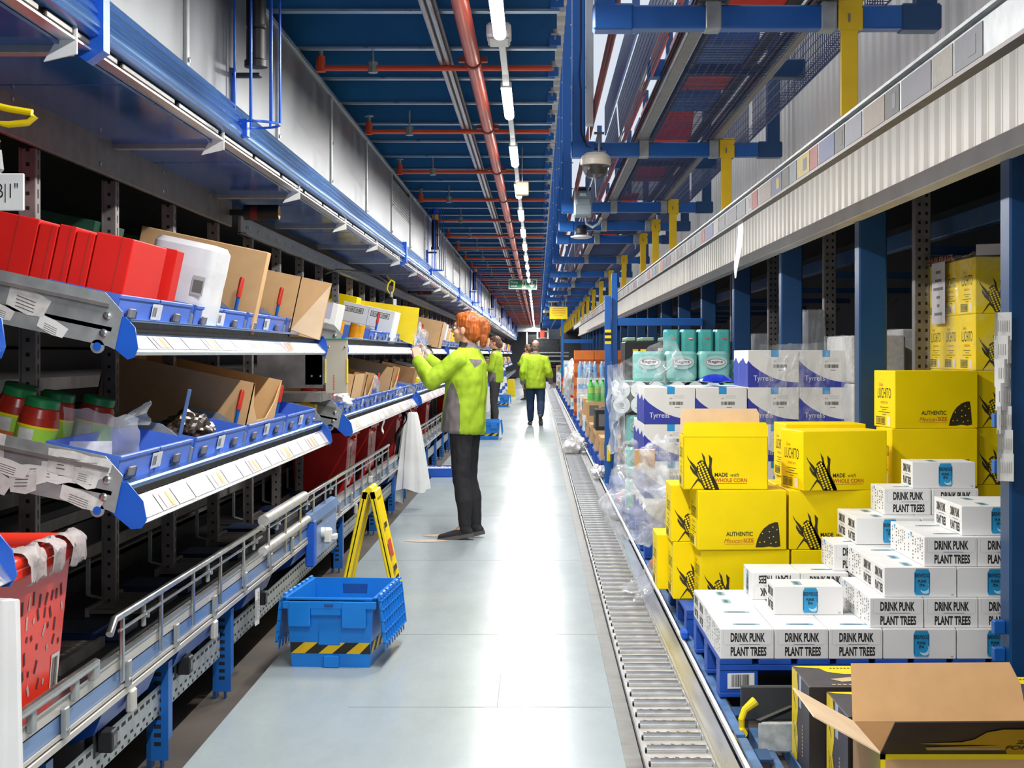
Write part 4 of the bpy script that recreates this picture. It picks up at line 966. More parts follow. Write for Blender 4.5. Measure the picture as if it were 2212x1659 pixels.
# ---- goods farther along the right
def bottle_pack(m, cap, nx, ny, d_, h_, lab):
    b = MB()
    for i in range(nx):
        for j in range(ny):
            x, y = (i - (nx - 1) / 2) * d_, (j - (ny - 1) / 2) * d_
            b.lathe([(0, 0), (d_ * .46, .004), (d_ * .48, .02), (d_ * .48, h_ * .33), (d_ * .44, h_ * .36), (d_ * .48, h_ * .39), (d_ * .48, h_ * .66), (d_ * .3, h_ * .84), (d_ * .15, h_ * .92)], [m, m, m, m, m, lab, m, m], (x, y, 0), 10)
            b.lathe([(d_ * .17, h_ * .92), (d_ * .17, h_), (0, h_)], cap, (x, y, 0), 8)
    w_, l_ = nx * d_ + .006, ny * d_ + .006
    def skin(u, v):
        t = 2 * PI * u; c_, s_ = math.cos(t), math.sin(t); k = 1 if v < .75 else 1 - (v - .75) * 1.6
        return Vector((w_ / 2 * abs(c_) ** .3 * (1 if c_ > 0 else -1) * k, l_ / 2 * abs(s_) ** .3 * (1 if s_ > 0 else -1) * k, h_ * .98 * v))
    b.grid(skin, 32, 8, film('bottle shrink film', '#EEF4FA', .05, .35))
    return b.mesh('bottle_pack')
WATB = mat('water bottle blue', '#7FB0DE', .12, 0, .08, 9)
wpk = bottle_pack(WATB, WHITE, 4, 3, .088, .30, SKYB); gpk = bottle_pack(LGREEN, mat('green cap', '#2F9A35', .4), 4, 3, .088, .31, mat('lime label', '#A8DE4A', .4))
def boxmesh(w_, d_, h_, m, stripe=None, kind=0):
    b = MB(); b.box(-w_ / 2, w_ / 2, -d_ / 2, d_ / 2, 0, h_, m, .003)
    if stripe:
        for (o, ux, L_) in ((Vector((-w_ / 2, -d_ / 2 - .001, 0)), Vector((1, 0, 0)), w_), (Vector((-w_ / 2 - .001, d_ / 2, 0)), Vector((0, -1, 0)), d_)):
            if kind == 0: b.rect(o, ux, (0, 0, 1), .02, L_ - .02, h_ * .25, h_ * .6, stripe)
            elif kind == 1: b.rect(o, ux, (0, 0, 1), L_ * .1, L_ * .45, h_ * .2, h_ * .8, stripe); b.rect(o, ux, (0, 0, 1), L_ * .55, L_ * .9, h_ * .6, h_ * .7, stripe)
            else: b.rect(o, ux, (0, 0, 1), 0, L_, 0, h_ * .3, stripe)
    return b.mesh('carton')
palet = [('brown', KRAFT, boxmesh(.38, .3, .25, KRAFT, GREYI, 1)), ('white', WHITEC, boxmesh(.38, .3, .25, WHITEC, SKYB, 0)), ('orange', ORANGE, boxmesh(.38, .3, .25, ORANGE, mat('deep orange print', '#B44E14', .5), 2)), ('red', REDC, boxmesh(.38, .3, .25, REDC, WHITE, 0)), ('teal', TEAL, boxmesh(.38, .3, .25, TEAL, WHITE, 2)), ('dark', DARK, boxmesh(.38, .3, .25, DARK, GREYI, 1))]
def pstack(i, y, cols, n, top=None, side='right'):
    make_pallet('blue wooden pallet in the row beyond the rack frame, %s from the camera' % nth(i), (.70, y, PZ), bar=False)
    k = 0
    for l, c_ in enumerate(cols):
        for x in range(3):
            if l == len(cols) - 1 and x >= n: continue
            nm, m, me = palet[c_]
            tag(link('carton', me, None, (.90 + x * .385, y + .2, PZ + .151 + l * .2505), (0, 0, rnd.uniform(-.05, .05))), '%s carton on the %s pallet beyond the rack frame, level %d, number %d' % (nm, nth(i), l + 1, x + 1), 'box', 'cartons on the pallets beyond the rack frame')
            if y < 24: tag(link('carton', me, None, (.90 + x * .385, y + .55, PZ + .151 + l * .2505), (0, 0, rnd.uniform(-.05, .05))), '%s carton in the back row of the %s pallet, level %d, number %d' % (nm, nth(i), l + 1, x + 1), 'box', 'cartons on the pallets beyond the rack frame')
    zt_ = PZ + .151 + (len(cols)) * .2505
    if top:
        for x in range(3):
            tag(link('bottle_pack', top[1], None, (.90 + x * .385, y + .22, zt_)), 'pack of %s bottles on the %s pallet beyond the rack frame, number %d' % (top[0], nth(i), x + 1), 'bottles', 'bottle packs on the pallets beyond the rack frame')
plan = [(17.0, [0], 3, None), (18.6, [0, 5], 2, None), (20.2, [0], 3, None), (21.8, [0, 0], 3, ('green', gpk)), (23.4, [1, 0], 2, None), (25.2, [0, 1], 2, None), (27.2, [1, 1, 1], 3, ('blue water', wpk)), (29.4, [2, 2, 2, 2, 2], 3, None), (32.6, [1, 3, 1, 4], 2, None), (35.2, [1, 1, 1], 3, ('blue water', wpk)), (38, [4, 1, 1], 3, None), (41, [1, 0, 1, 1], 2, None), (44, [0, 3], 3, None), (48, [1, 1, 4], 3, None), (52, [0, 1], 3, None), (57, [1, 1, 0], 3, None)]
for i, a in enumerate(plan): pstack(i, *a)
crumple((.74, 22.6, 1.0), (.09, .5, .2), 21.3, BAGC, 'plastic_bag', 'milky film hanging from the water packs beyond the rack frame', amp=.3)
crumple((.72, 30.5, .95), (.14, .6, .35), 17.3, BAGW, 'plastic_bag', 'large milky film bundle on the far pallets left of the slim blue post', amp=.3)
crumple((.72, 34.5, .75), (.14, .6, .45), 27.3, BAGW, 'plastic_bag', 'milky film bundle hanging low beside the far slim blue post', amp=.3)
b = MB(); b.box(0, .42, 0, .35, 0, .025, DARK, .003); tag(b.build('black_tray', None, (.66, 17.25, .93)), 'flat black tray beside the green bottles', 'tray') if False else None
# black crates topped with green
b = MB(); b.box(-.5, .5, -.35, .35, 0, 1.30, mat('black crate stack', '#17181A', .6, 0, .1, 6), .01)
for i, (x, w_) in enumerate(((-.5, .10), (-.36, .13), (-.16, .15), (.05, .12), (.25, .15))): b.box(x + .01, x + w_, -.34, .34, 1.30, 1.34, mat('green lid', '#7C9A80', .5), .01)
for (x, z, m_) in ((-.43, 1.2, YEL), (-.36, 1.2, YELP), (-.2, 1.21, GREYL), (.1, 1.2, GREYL)): b.rect((x, -.351, z), (1, 0, 0), (0, 0, 1), 0, .05, 0, .03, m_)
bs = b.build('black_crate', None, (1.3, 14.3, .211)); tag(bs, 'black crate stack with green lids behind the torn film', 'crate'); make_pallet('blue wooden pallet under the black crate stack', (.70, 13.9, PZ), bar=False)
# wrapped goods deeper in the racking
def wrapped(label, x0, x1, y0, y1, h_, m, m2, z0=-.03):
    t = thing('wrapped_pallet_load', label, 'pallet load', ((x0 + x1) / 2, (y0 + y1) / 2, z0), group='wrapped loads deep in the racking')
    b = MB(); w_, d_ = x1 - x0, y1 - y0
    n_ = max(2, int(h_ / .3))
    for k in range(n_): b.box(-w_ / 2 + rnd.uniform(0, .015), w_ / 2, -d_ / 2 + rnd.uniform(0, .012), d_ / 2, k * h_ / n_, (k + 1) * h_ / n_ - .004, m if k % 2 else m2, .012)
    b.build('cartons', t)
    f = MB(); f.grid(lambda u, v: Vector((-w_ / 2 - .012 + u * w_, -d_ / 2 - .012 + wrinkle((u * 4, v * 8, x0), .014, 3), v * h_)), 20, 24, CLEAR)
    f.grid(lambda u, v: Vector((-w_ / 2 - .012 + wrinkle((u * 4, v * 8, x1), .014, 3), d_ / 2 - u * d_, v * h_)), 20, 24, CLEAR); f.build('wrap', t)
wrapped('silvery wrapped load behind the second dark blue post, right of the crisp cartons', 1.93, 2.08, 11.0, 11.9, 1.75, LABEL, mat('silver film', '#A7ABB2', .25, .5))
wrapped('white wrapped load just left of the third dark blue post', 2.0, 2.35, 9.75, 10.6, 1.55, WHITEC, LABEL)
wrapped('teal wrapped load between the dark blue post and the galvanised post', 2.45, 3.1, 10.3, 11.2, 1.60, mat('dusky teal film', '#6E9296', .3), LABEL)
wrapped('pale wrapped load deep behind the crisp cartons', 2.0, 2.9, 14.2, 15.2, 1.62, LABEL, mat('silver film', '#A7ABB2'))
wrapped('grey wrapped load far behind the toilet roll', 2.0, 3.0, 18.2, 19.2, 1.5, mat('silver film', '#A7ABB2'), LABEL)
# ================================================================== LEFT SIDE: overhead gantry
ga = thing('conveyor_gantry', 'overhead conveyor gantry clad in bright aluminium panels along the left of the aisle', 'gantry', (-1.2, 0, 2.2))
# panels 0.18..0.69 above the base
pj = 8.86
ps = [pj - 1.83 * k for k in range(4, 0, -1)]
y = pj - 1.83 * 5
pn = MB(); pn.box(-.012, 0, .02, 1.80, .17, .69, PANEL, .001); pnm = pn.mesh('panel')
mesh_spots = (12.4, 21.7, 30.8, 39.9)
ns = MB()
k = 0
while y < 88:
    if not any(abs(y - (pj + 1.83 * 2 + 9.15 * q)) < .3 for q in range(5)): link('panel', pnm, ga, (0, y, 0))
    else:
        b = MB(); b.box(-.012, 0, .02, 1.80, .17, .42, PANEL); b.build('panel', ga, (0, y, 0))
        b = MB(); b.box(-.01, -.006, .02, 1.8, .42, .66, mat('grey grille sheet', '#7F8284', .45, .5))
        for j in range(22): b.box(-.006, -.002, .04 + j * .08, .05 + j * .08, .42, .66, GALV)
        for j in range(10): b.box(-.006, -.002, .02, 1.8, .43 + j * .024, .436 + j * .024, GALV)
        b.build('grille', ga, (0, y, 0))
    y += 1.83; k += 1
sp = MB(); sp.box(-.005, .012, -.02, .02, .16, .70, GALV, .003)
for z in (.2, .42, .62): sp.lathe([(.009, 0), (.009, .006), (0, .007)], CHROME, M=Matrix.Translation((.012, 0, z)) @ Matrix.Rotation(PI / 2, 4, 'Y'), n=8)
spm = sp.mesh('joint_strip')
y = pj - 1.83 * 5
while y < 88: link('joint_strip', spm, ga, (0, y, 0)); y += 1.83
b = MB(); b.box(-.03, .014, -1, 88, .69, .715, ALU, .002); b.build('top_rail', ga)
# ribbed blue lip
lp = [(-.0, .182), (.022, .172), (.026, .160), (.020, .156), (.030, .140), (.034, .128), (.027, .124), (.038, .108), (.042, .096), (.035, .092), (.046, .074), (.048, .058), (.040, .052), (.044, .040), (.030, .034), (.0, .034)]
b = MB()
n = len(lp); b.add([(x, yy, z) for yy in (-1, 88) for x, z in lp], [(i, i + 1, n + i + 1, n + i) for i in range(n - 1)], LIPB); b.build('lip', ga, ang=25)
b = MB(); b.box(-.04, .006, -1, 88, .004, .036, SLOT); b.box(-.02, .022, -1, 88, .0, .006, ALU)
b.build('roller_gap', ga)
b = MB(); y = 3.0
while y < 40:
    b.box(.006, .018, y, y + .62, .012, .032, mat('worn roller cover', '#5E564E', .4, .4), .003); y += .68
b.build('roller_cover', ga)
# glossy blue underside, one sheet per bay, with a cross channel and a white triangle at each joint
y = 5.77 - 1.83 * 4
tri = MB(); tri.prism([(0, 0), (.085, .02), (.085, .10), (.06, .10)], Matrix(((1, 0, 0, -.09), (0, 0, 1, -.004), (0, 1, 0, -.095), (0, 0, 0, 1))), .008, WHITE); trm = tri.mesh('triangle_bracket')
us = MB(); us.box(-.42, -.02, .02, 1.81, -.01, -.002, UNDER); us.box(-.42, -.02, .55, .554, -.0115, -.01, LIPB); usm = us.mesh('underside_sheet')
ch = MB(); ch.box(-.42, -.0, -.03, .02, -.03, .004, GALV, .002); chm = ch.mesh('cross_channel')
k = 0
while y < 88:
    link('underside_sheet', usm, ga, (0, y, 0)); link('cross_channel', chm, ga, (0, y, 0)); link('triangle_bracket', trm, ga, (0.03, y - .04, .04))
    y += 1.83; k += 1
for y in (4.06, 13.4, 22.7, 32):
    b = MB(); b.prism([(-.06, .0), (.01, -.05), (.055, -.02), (.055, .16), (-.02, .16)], Matrix(((1, 0, 0, 0), (0, 0, 1, y - .03), (0, 1, 0, .02), (0, 0, 0, 1))), .06, CAPB); b.build('blue_bracket', ga)
b = MB(); b.box(-2.0, -.42, -1, 88, .02, .04, DARK); b.box(-.3, -.29, -1, 88, .02, .7, DARK); b.build('inner_bed', ga)
b = MB(); b.box(-.36, -.012, -1, 88, .05, .06, GALVD); b.build('floor_pan', ga)
# ------------------------------------------------------------------ stack lights in blue wire cages
RL = mat('red lens', '#D4161E', .2, 0, .03, 8); BLL = mat('blue lens', '#1C4FD0', .2, 0, .03, 8); AL = mat('amber lens', '#F3A51B', .2, 0, .03, 8); CAGE = mat('blue cage wire', '#1D5ED2', .3, .1, .04, 9)
sl = thing('stack_light', 'signal tower light in a blue wire cage on the gantry edge, nearest the camera', 'signal light', (-1.105, 6.0, 2.30), group='signal tower lights along the gantry')
b = MB(); b.lathe([(0, .225), (.046, .225), (.046, .25), (.039, .255), (.039, .37), (.036, .38), (.039, .39), (.039, .52), (.03, .53), (.03, .545)], DARK, n=20); b.build('body', sl)
for (z0, z1, m_) in ((.545, .60, AL), (.61, .67, BLL), (.68, .745, RL)):
    b = MB(); b.lathe([(.0, z0), (.036, z0), (.036, z1), (0, z1)], m_, n=20); b.lathe([(.0, z1), (.033, z1), (.033, z1 + .012), (0, z1 + .012)], DARK, n=16); b.build('lens', sl)
b = MB()
for z in (.0, .76): b.tube([(x, y, z) for x, y in circle(0, 0, .092, 24)], .005, CAGE, 6, closed=True)
for a in (-2.5, -1.6, -.7, .2, 1.1, 2.0):
    b.cyl((.092 * math.cos(a), .092 * math.sin(a), 0), (.092 * math.cos(a), .092 * math.sin(a), .76), .005, CAGE, 6)
b.build('cage', sl)
b = MB(); b.box(-.10, -.08, -.02, .02, -.05, .22, CAGE, .003); b.box(-.09, .02, -.025, .025, .185, .2, DARK, .004); b.box(-.11, -.03, -.025, .025, -.05, .02, CAGE, .003); b.build('bracket', sl)
b = MB(); b.tube([(-.08, .0, .19), (-.13, 0, .17), (-.14, 0, .08), (-.12, 0, .02), (-.12, .02, -.02)], .007, DARK, 6); b.build('cable', sl)
for i in range(1, 8): dup(sl, (-1.105, 6.0 + 10.5 * i, 2.30), label='signal tower light in a blue wire cage on the gantry edge, %s from the camera' % nth(i))
# ================================================================== LEFT SIDE: picking shelving
sh = thing('picking_rack', 'steel uprights and long grey beam of the picking shelving on the left', 'shelving', (-1.61, 0, 0))
up = MB(); up.box(-.05, .0, 0, .05, -.03, 2.06, GALVD, .002); up.box(-.05, -.045, -.012, .0, -.03, 2.06, GALVD)
for i in range(44):
    z = .02 + i * .047
    up.rect((0.0008, .025, z), (0, 1, 0), (0, 0, 1), -.004, .004, 0, .03, SLOT); up.rect((-.025, -.0006, z), (1, 0, 0), (0, 0, 1), -.006, .006, .008, .02, SLOT)
upm = up.mesh('upright')
for k in range(-1, 72): link('upright', upm, sh, (0, 4.9 + .93 * k, 0))
b = MB(); b.box(0, .02, -1, 7.95, 2.06, 2.205, GALVD, .003)
for k in range(9):
    for z in (2.09, 2.17): b.lathe([(.008, 0), (.008, .005), (0, .006)], CHROME, M=Matrix.Translation((.02, 4.9 + .93 * k - 4, z)) @ Matrix.Rotation(PI / 2, 4, 'Y'), n=6)
b.build('beam', sh)
b = MB(); b.box(-.02, 0, 8.3, 75, 2.05, 2.15, GALV, .003); b.box(-.02, .03, 8.3, 75, 2.05, 2.06, GALV); b.build('beam', sh)
b = MB()
for k in range(60): b.lathe([(.007, 0), (.007, .005), (0, .006)], CHROME, M=Matrix.Translation((.001, 8.5 + .31 * k, 2.1)) @ Matrix.Rotation(PI / 2, 4, 'Y'), n=6)
b.build('bolt_row', sh)
bk = MB(); DW = mat('dark slatted back', '#3A3839', .6, .2, .12, 4)
for i in range(13): bk.box(-1.25, -1.23, -1, 46, .0 + i * .18, .165 + i * .18, DW, .003)
bk.build('back_slats', sh)
for z in (1.98, 1.2, .62):
    b = MB(); b.box(-1.1, -1.06, -1, 46, z, z + .07, GALVD); b.build('back_rail', sh)
# sensor drums at the beam end
for i, (u, v, Y) in enumerate(((547, 459, 7.9), (910, 630, 19.5))):
    t = thing('sensor_drum', 'black cylindrical unit with a red band %s under the gantry' % ('nearest the camera', 'above the ginger haired picker')[i], 'sensor', at(u, v, Y))
    b = MB(); b.lathe([(0, -.065), (.04, -.065), (.04, -.03), (.04, .005), (.04, .11), (.036, .115), (0, .115)], [DARK, DARK, mat('dark red band', '#7A1420', .4), DARK, DARK, KRAFT], M=Matrix.Translation((.02, 0, 0)) @ Matrix.Rotation(PI / 2, 4, 'Y'), n=20); b.build('drum', t)
    b = MB(); b.box(-.16, -.045, -.012, .012, -.015, .015, DARK); b.lathe([(0, 0), (.045, 0), (.045, .02), (0, .02)], DARK, M=Matrix.Translation((-.17, 0, 0)) @ Matrix.Rotation(PI / 2, 4, 'Y'), n=16); b.build('arm', t)
# ---- one shelf level: deck tilted up to the back, rail with labels in front
TH_ = math.radians(12)
ct, st_ = math.cos(TH_), math.sin(TH_)
XR = -1.22
ZU, ZL = 1.475, 1.005
def tilt(level, a, y, c_=0.):
    """point on the tilted deck: a back from the front edge, c_ above it"""
    z = ZU if level else ZL
    return Vector((XR - a * ct + c_ * st_, y, z + a * st_ + c_ * ct))
ROT = (0, TH_, 0)
LW = [mat('rail label white', '#CFCED0', .35, 0, .06, 25), mat('rail label grey', '#B4B3B9', .35, 0, .1, 25), mat('rail label pink', '#DDA9A4', .4, 0, .1, 25), mat('rail label gold', '#DFA83A', .4, 0, .1, 25)]
def rail_parts(root, y0, y1, level, z, near=True, detail=True):
    if level: prof_top = [(-.0, .155), (.045, .145), (.05, .138), (.0, .146)]
    # top lip
    b = MB()
    if level:
        b.box(-.005, .05, y0, y1, .048, .056, LIPB, .002); b.box(-.01, -.004, y0, y1, -.0, .05, GALVD)
        b.build('rail_lip', root, (XR, 0, z))
        b = MB(); a0, a1 = Vector((.012, 0, .012)), Vector((.05, 0, -.045))
        b.add([(.006, y0, .012), (.012, y0, .016), (.062, y0, -.040), (.055, y0, -.05)] + [(.006, y1, .012), (.012, y1, .016), (.062, y1, -.040), (.055, y1, -.05)], [(0, 1, 2, 3), (7, 6, 5, 4), (0, 4, 5, 1), (1, 5, 6, 2), (2, 6, 7, 3), (3, 7, 4, 0)], ALU)
        p0, p1 = Vector((.0135, 0, .0155)), Vector((.0625, 0, -.0395))
    else:
        b.box(-.02, .045, y0, y1, .03, .05, LIPB, .006); b.box(-.02, .03, y0, y1, .008, .03, DARK)
        b.build('rail_lip', root, (XR, 0, z))
        b = MB()
        b.add([(.03, y0, .002), (.036, y0, .006), (.085, y0, -.065), (.078, y0, -.07)] + [(.03, y1, .002), (.036, y1, .006), (.085, y1, -.065), (.078, y1, -.07)], [(0, 1, 2, 3), (7, 6, 5, 4), (0, 4, 5, 1), (1, 5, 6, 2), (2, 6, 7, 3), (3, 7, 4, 0)], ALU)
        p0, p1 = Vector((.0375, 0, .0055)), Vector((.0865, 0, -.0645))
    d_ = (p1 - p0).normalized(); n_ = Vector((-d_.z, 0, d_.x)) * .0012 * (1 if -d_.z > 0 else -1); L_ = (p1 - p0).length
    y = y0 + .06; i = 0
    while y < y1 - .1:
        w_ = rnd.uniform(.18, .34); w_ = min(w_, y1 - .05 - y)
        b.add([p0 + n_ + Vector((0, y, 0)) + d_ * L_ * .12, p0 + n_ + Vector((0, y + w_, 0)) + d_ * L_ * .12, p0 + n_ + Vector((0, y + w_, 0)) + d_ * L_ * .86, p0 + n_ + Vector((0, y, 0)) + d_ * L_ * .86], [(0, 1, 2, 3)], LW[i % 2])
        if i % 3 == 1:
            for (f0, f1, m_) in ((.25, .6, LW[2]), (.62, .8, LW[3])):
                b.add([p0 + n_ * 2 + Vector((0, y + w_ * f0, 0)) + d_ * L_ * .2, p0 + n_ * 2 + Vector((0, y + w_ * f1, 0)) + d_ * L_ * .2, p0 + n_ * 2 + Vector((0, y + w_ * f1, 0)) + d_ * L_ * .8, p0 + n_ * 2 + Vector((0, y + w_ * f0, 0)) + d_ * L_ * .8], [(0, 1, 2, 3)], m_)
        y += w_ + .01; i += 1
    b.build('label_strip', root, (XR, 0, z))
    pts = [(-.01, .07), (.035, .06), (.062, .03), (.07, -.03), (.06, -.055), (.04, -.062), (-.01, -.02)] if level else [(-.03, .055), (.04, .055), (.085, -.0), (.095, -.055), (.08, -.078), (.05, -.08), (-.01, -.03), (-.03, .0)]
    for (ye, nm) in ((y0, 0), (y1, 1)):
        b = MB(); b.prism(pts, Matrix(((1, 0, 0, XR), (0, 0, 1, ye - .004 + .004 * nm), (0, 1, 0, z), (0, 0, 0, 1))), .006, CAPB); b.build('end_cap', root)
def shelf_bay(y0, y1, n_bins, label, detail=True):
    root = thing('picking_shelf', label, 'shelf', (0, 0, 0), group='picking shelves along the left')
    for level in (1, 0):
        z = ZU if level else ZL
        b = MB(); b.box(-.86, .0, y0, y1, -.012, 0, GALVD)
        for k in range(int((y1 - y0) / .3)): b.box(-.86, 0, y0 + .1 + k * .3, y0 + .12 + k * .3, -.05, -.012, GALVD)
        b.build('deck', root, (XR, 0, z), ROT)
        for ye in (y0, y1 - .006):
            b = MB(); b.prism([(0, -.055), (.02, -.06), (.02, .05), (-.04, .095), (-.75, .095), (-.75, -.055)], Matrix(((1, 0, 0, 0), (0, 0, 1, ye), (0, 1, 0, 0), (0, 0, 0, 1))), .006, GALV)
            if detail:
                b.box(-.75, -.02, ye - .012, ye, .055, .065, GALVD)
                for (x, zz) in ((-.02, .03), (-.02, -.02)): b.lathe([(.012, 0), (.012, .006), (.006, .008), (0, .008)], CHROME, M=Matrix.Translation((x, ye, zz)) @ Matrix.Rotation(PI / 2, 4, 'X'), n=10)
                b.prism(circle(-.03, -.062, .02, 16), Matrix(((1, 0, 0, 0), (0, 0, 1, ye), (0, 1, 0, 0), (0, 0, 0, 1))), .006, GALV); b.prism(circle(-.03, -.062, .012, 16), Matrix(((1, 0, 0, 0), (0, 0, 1, ye - .003), (0, 1, 0, 0), (0, 0, 0, 1))), .003, CAPB)
            b.build('side_plate', root, (XR, 0, z), ROT)
        rail_parts(root, y0 + .02, y1 - .02, level, z - .03, detail=detail)
    return root
BAYS = [(.0, 3.32), (4.38, 8.40), (9.3, 14.5), (14.9, 19.6), (20.0, 24.6), (25.0, 29.6), (30.0, 36.8), (37.2, 44), (44.5, 52), (52.5, 60), (60.5, 70)]
NB = [4, 4, 6, 6, 6, 6, 8, 8, 0, 0, 0]
BL = ['tilted steel picking shelf at the left edge of the photo', 'nearest full tilted picking shelf with blue end caps, holding red cartons and jars', 'picking shelf beyond the grey control box, holding white cartons and a yellow flap', 'picking shelf in front of the ginger haired picker', 'picking shelf just beyond the ginger haired picker', 'picking shelf beside the second picker']
binm = None
def bin_mesh():
    b = MB(); w_, d_, h_ = .88, .22, .095
    b.box(-d_, 0, 0, w_, 0, .006, BINB); b.box(-.008, 0, 0, w_, .006, h_, BINB, .002); b.box(-d_, -d_ + .006, 0, w_, .006, h_, BINB); b.box(-d_, 0, 0, .006, .006, h_, BINB); b.box(-d_, 0, w_ - .006, w_, .006, h_, BINB)
    b.box(-.002, .004, 0, w_, h_ - .012, h_, BINB, .002); b.box(-.002, .004, w_ * .5 - .006, w_ * .5 + .006, 0, h_, BINB)
    for (a, c_) in ((.08, .2), (.62, .74)): b.rect((.0045, 0, 0), (0, 1, 0), (0, 0, 1), a, c_, .02, .05, mat('bin slot dark', '#16204E', .6)); b.box(.003, .012, a + .02, c_ - .04, .03, .058, GALVD, .002)
    b.rect((.0046, 0, 0), (0, 1, 0), (0, 0, 1), .36, .48, .03, .08, LABEL); barcode(b, (.0052, .37, .04), (0, 1, 0), (0, 0, 1), .05, .03, GREYI, n=8)
    return b.mesh('pick_bin')
binm = bin_mesh()
dv = MB(); dv.prism([(.005, 0), (.005, .06), (-.12, .12), (-.25, .12), (-.25, 0)], Matrix(((1, 0, 0, 0), (0, 0, 1, 0), (0, 1, 0, 0), (0, 0, 0, 1))), .006, GALV)
dv.lathe([(.012, 0), (.012, .006), (0, .008)], CHROME, M=Matrix.Translation((-.02, 0, .03)) @ Matrix.Rotation(PI / 2, 4, 'X'), n=10); dvm = dv.mesh('plate')
hb = MB(); hb.tube([(-.05, .003, .09), (-.05, .003, .15)], .008, BLUE, 8); hm1 = hb.mesh('handle_stem')
hb = MB(); hb.tube([(-.05, .003, .15), (-.05, .003, .225), (-.05, .003, .235)], [.011, .011, .007], REDP if False else mat('red grip', '#C8321F', .4), 10); hm2 = hb.mesh('grip')
hb = MB(); hb.box(-.056, -.044, -.004, .008, .09, .26, mat('blue grey post', '#5E7FB4', .4, .2), .002); hm3 = hb.mesh('handle_stem')
div0 = {}
for bi, (y0, y1) in enumerate(BAYS):
    shelf_bay(y0, y1, NB[bi], BL[bi] if bi < len(BL) else 'distant picking shelf, %s from the camera' % nth(bi), detail=bi < 4)
    n_ = NB[bi]
    if not n_: continue
    pitch = (y1 - y0 - .06) / n_
    for level in (1, 0):
        for k in range(n_):
            y = y0 + .05 + k * pitch
            if bi == 2 and k < 2 and level == 1: continue
            o = link('pick_bin', binm, None, tilt(level, .01, y, .002), ROT); o.scale = (1, (pitch - .07) / .88, 1)
            tag(o, 'blue pick bin on the %s level of the %s shelf, %s from the camera' % (('lower', 'upper')[level], nth(bi), nth(k)), 'bin', 'blue pick bins on the picking shelves')
            if k < n_ - 1 and bi < 6:
                hnd = (level == 1 and k >= 1) or (level == 0)
                t = thing('shelf_divider', 'steel divider with a %s handle after the %s bin, %s level, %s shelf' % ('blue post' if (bi == 1 and level == 0 and k == 0) else 'red and blue', nth(k), ('lower', 'upper')[level], nth(bi)), 'divider', tilt(level, .012, y + pitch - .035, .002), ROT, group='dividers between the pick bins')
                link('plate', dvm, t)
                if hnd:
                    if bi == 1 and level == 0 and k == 0: link('handle_stem', hm3, t)
                    else: link('handle_stem', hm1, t); link('grip', hm2, t)
# ================================================================== LEFT SIDE: tote conveyor under the shelves
cv = thing('tote_conveyor', 'low tote conveyor with aluminium side frame running under the picking shelves', 'conveyor', (-1.25, 0, 0))
ALUW = mat('pale side profile', '#C9C3BC', .38, .35, .1, 12, stretch=(1, .15, 1)); BLG = mat('blue grey side band', '#6F8FC0', .32, .35, .14, 4, stretch=(1, .3, 1))
b = MB()
b.box(-.03, .0, -1, 88, .455, .497, ALUW, .002); b.box(-.03, .004, -1, 88, .492, .498, ALU)
b.build('top_profile', cv)
b = MB(); b.box(-.03, -.008, -1, 88, .365, .458, SLOT); b.box(-.012, -.004, -1, 88, .404, .45, BLG); b.build('side_band', cv)
b = MB(); b.box(-.02, .002, -1, 88, .392, .402, ALUW); b.box(-.02, .004, -1, 88, .366, .386, ALUW, .002); b.build('bottom_profile', cv)
cm = MB(); cm.box(.0, .014, -.02, .02, .39, .47, GALV, .003); cm.lathe([(.007, 0), (.007, .006), (0, .007)], CHROME, M=Matrix.Translation((.014, 0, .41)) @ Matrix.Rotation(PI / 2, 4, 'Y'), n=8); cmm = cm.mesh('clamp')
for k in range(46): link('clamp', cmm, cv, (0, 3.4 + .62 * k, 0))
b = MB(); b.box(-.62, -.03, -1, 88, .40, .43, BELT); b.build('belt', cv)
b = MB(); b.box(-.66, -.62, -1, 88, .38, .52, DARK); b.box(-.645, -.62, -1, 88, .50, .53, GALVD); b.build('far_profile', cv)
# slatted skid inserts in the belt
sk = MB()
for i in range(8): sk.box(-.10, .10, i * .055, .03 + i * .055, .44, .455, RUBB)
sk.box(-.115, -.10, -.02, .45, .43, .462, GALVD); sk.box(.10, .115, -.02, .45, .43, .462, GALVD); skm = sk.mesh('slat_insert')
for k in range(18): link('slat_insert', skm, cv, (-.30, 3.6 + 1.02 * k, 0)); 
bb = MB(); bb.box(-.14, .14, 0, .26, .431, .46, mat('navy belt insert', '#14284F', .4, .1, .1, 6), .004); bbm = bb.mesh('belt_insert')
for k in range(14): link('belt_insert', bbm, cv, (-.30, 4.12 + 1.02 * k, 0))
# inner guide rails
for (z, x0) in ((.60, -.50), (.72, -.60)):
    b = MB(); b.box(x0 - .008, x0, 4.2, 40, z, z + .05, GALVD, .003); b.build('inner_guide', cv)
for k in range(16):
    b = MB(); b.bar((-.50, 5.0 + .95 * k, .60), (-.50, 5.0 + .95 * k, .46), .014, .014, GALV); b.bar((-.5, 5.0 + .95 * k, .46), (-.44, 5.05 + .95 * k, .435), .014, .01, GALV); b.build('guide_stay', cv)
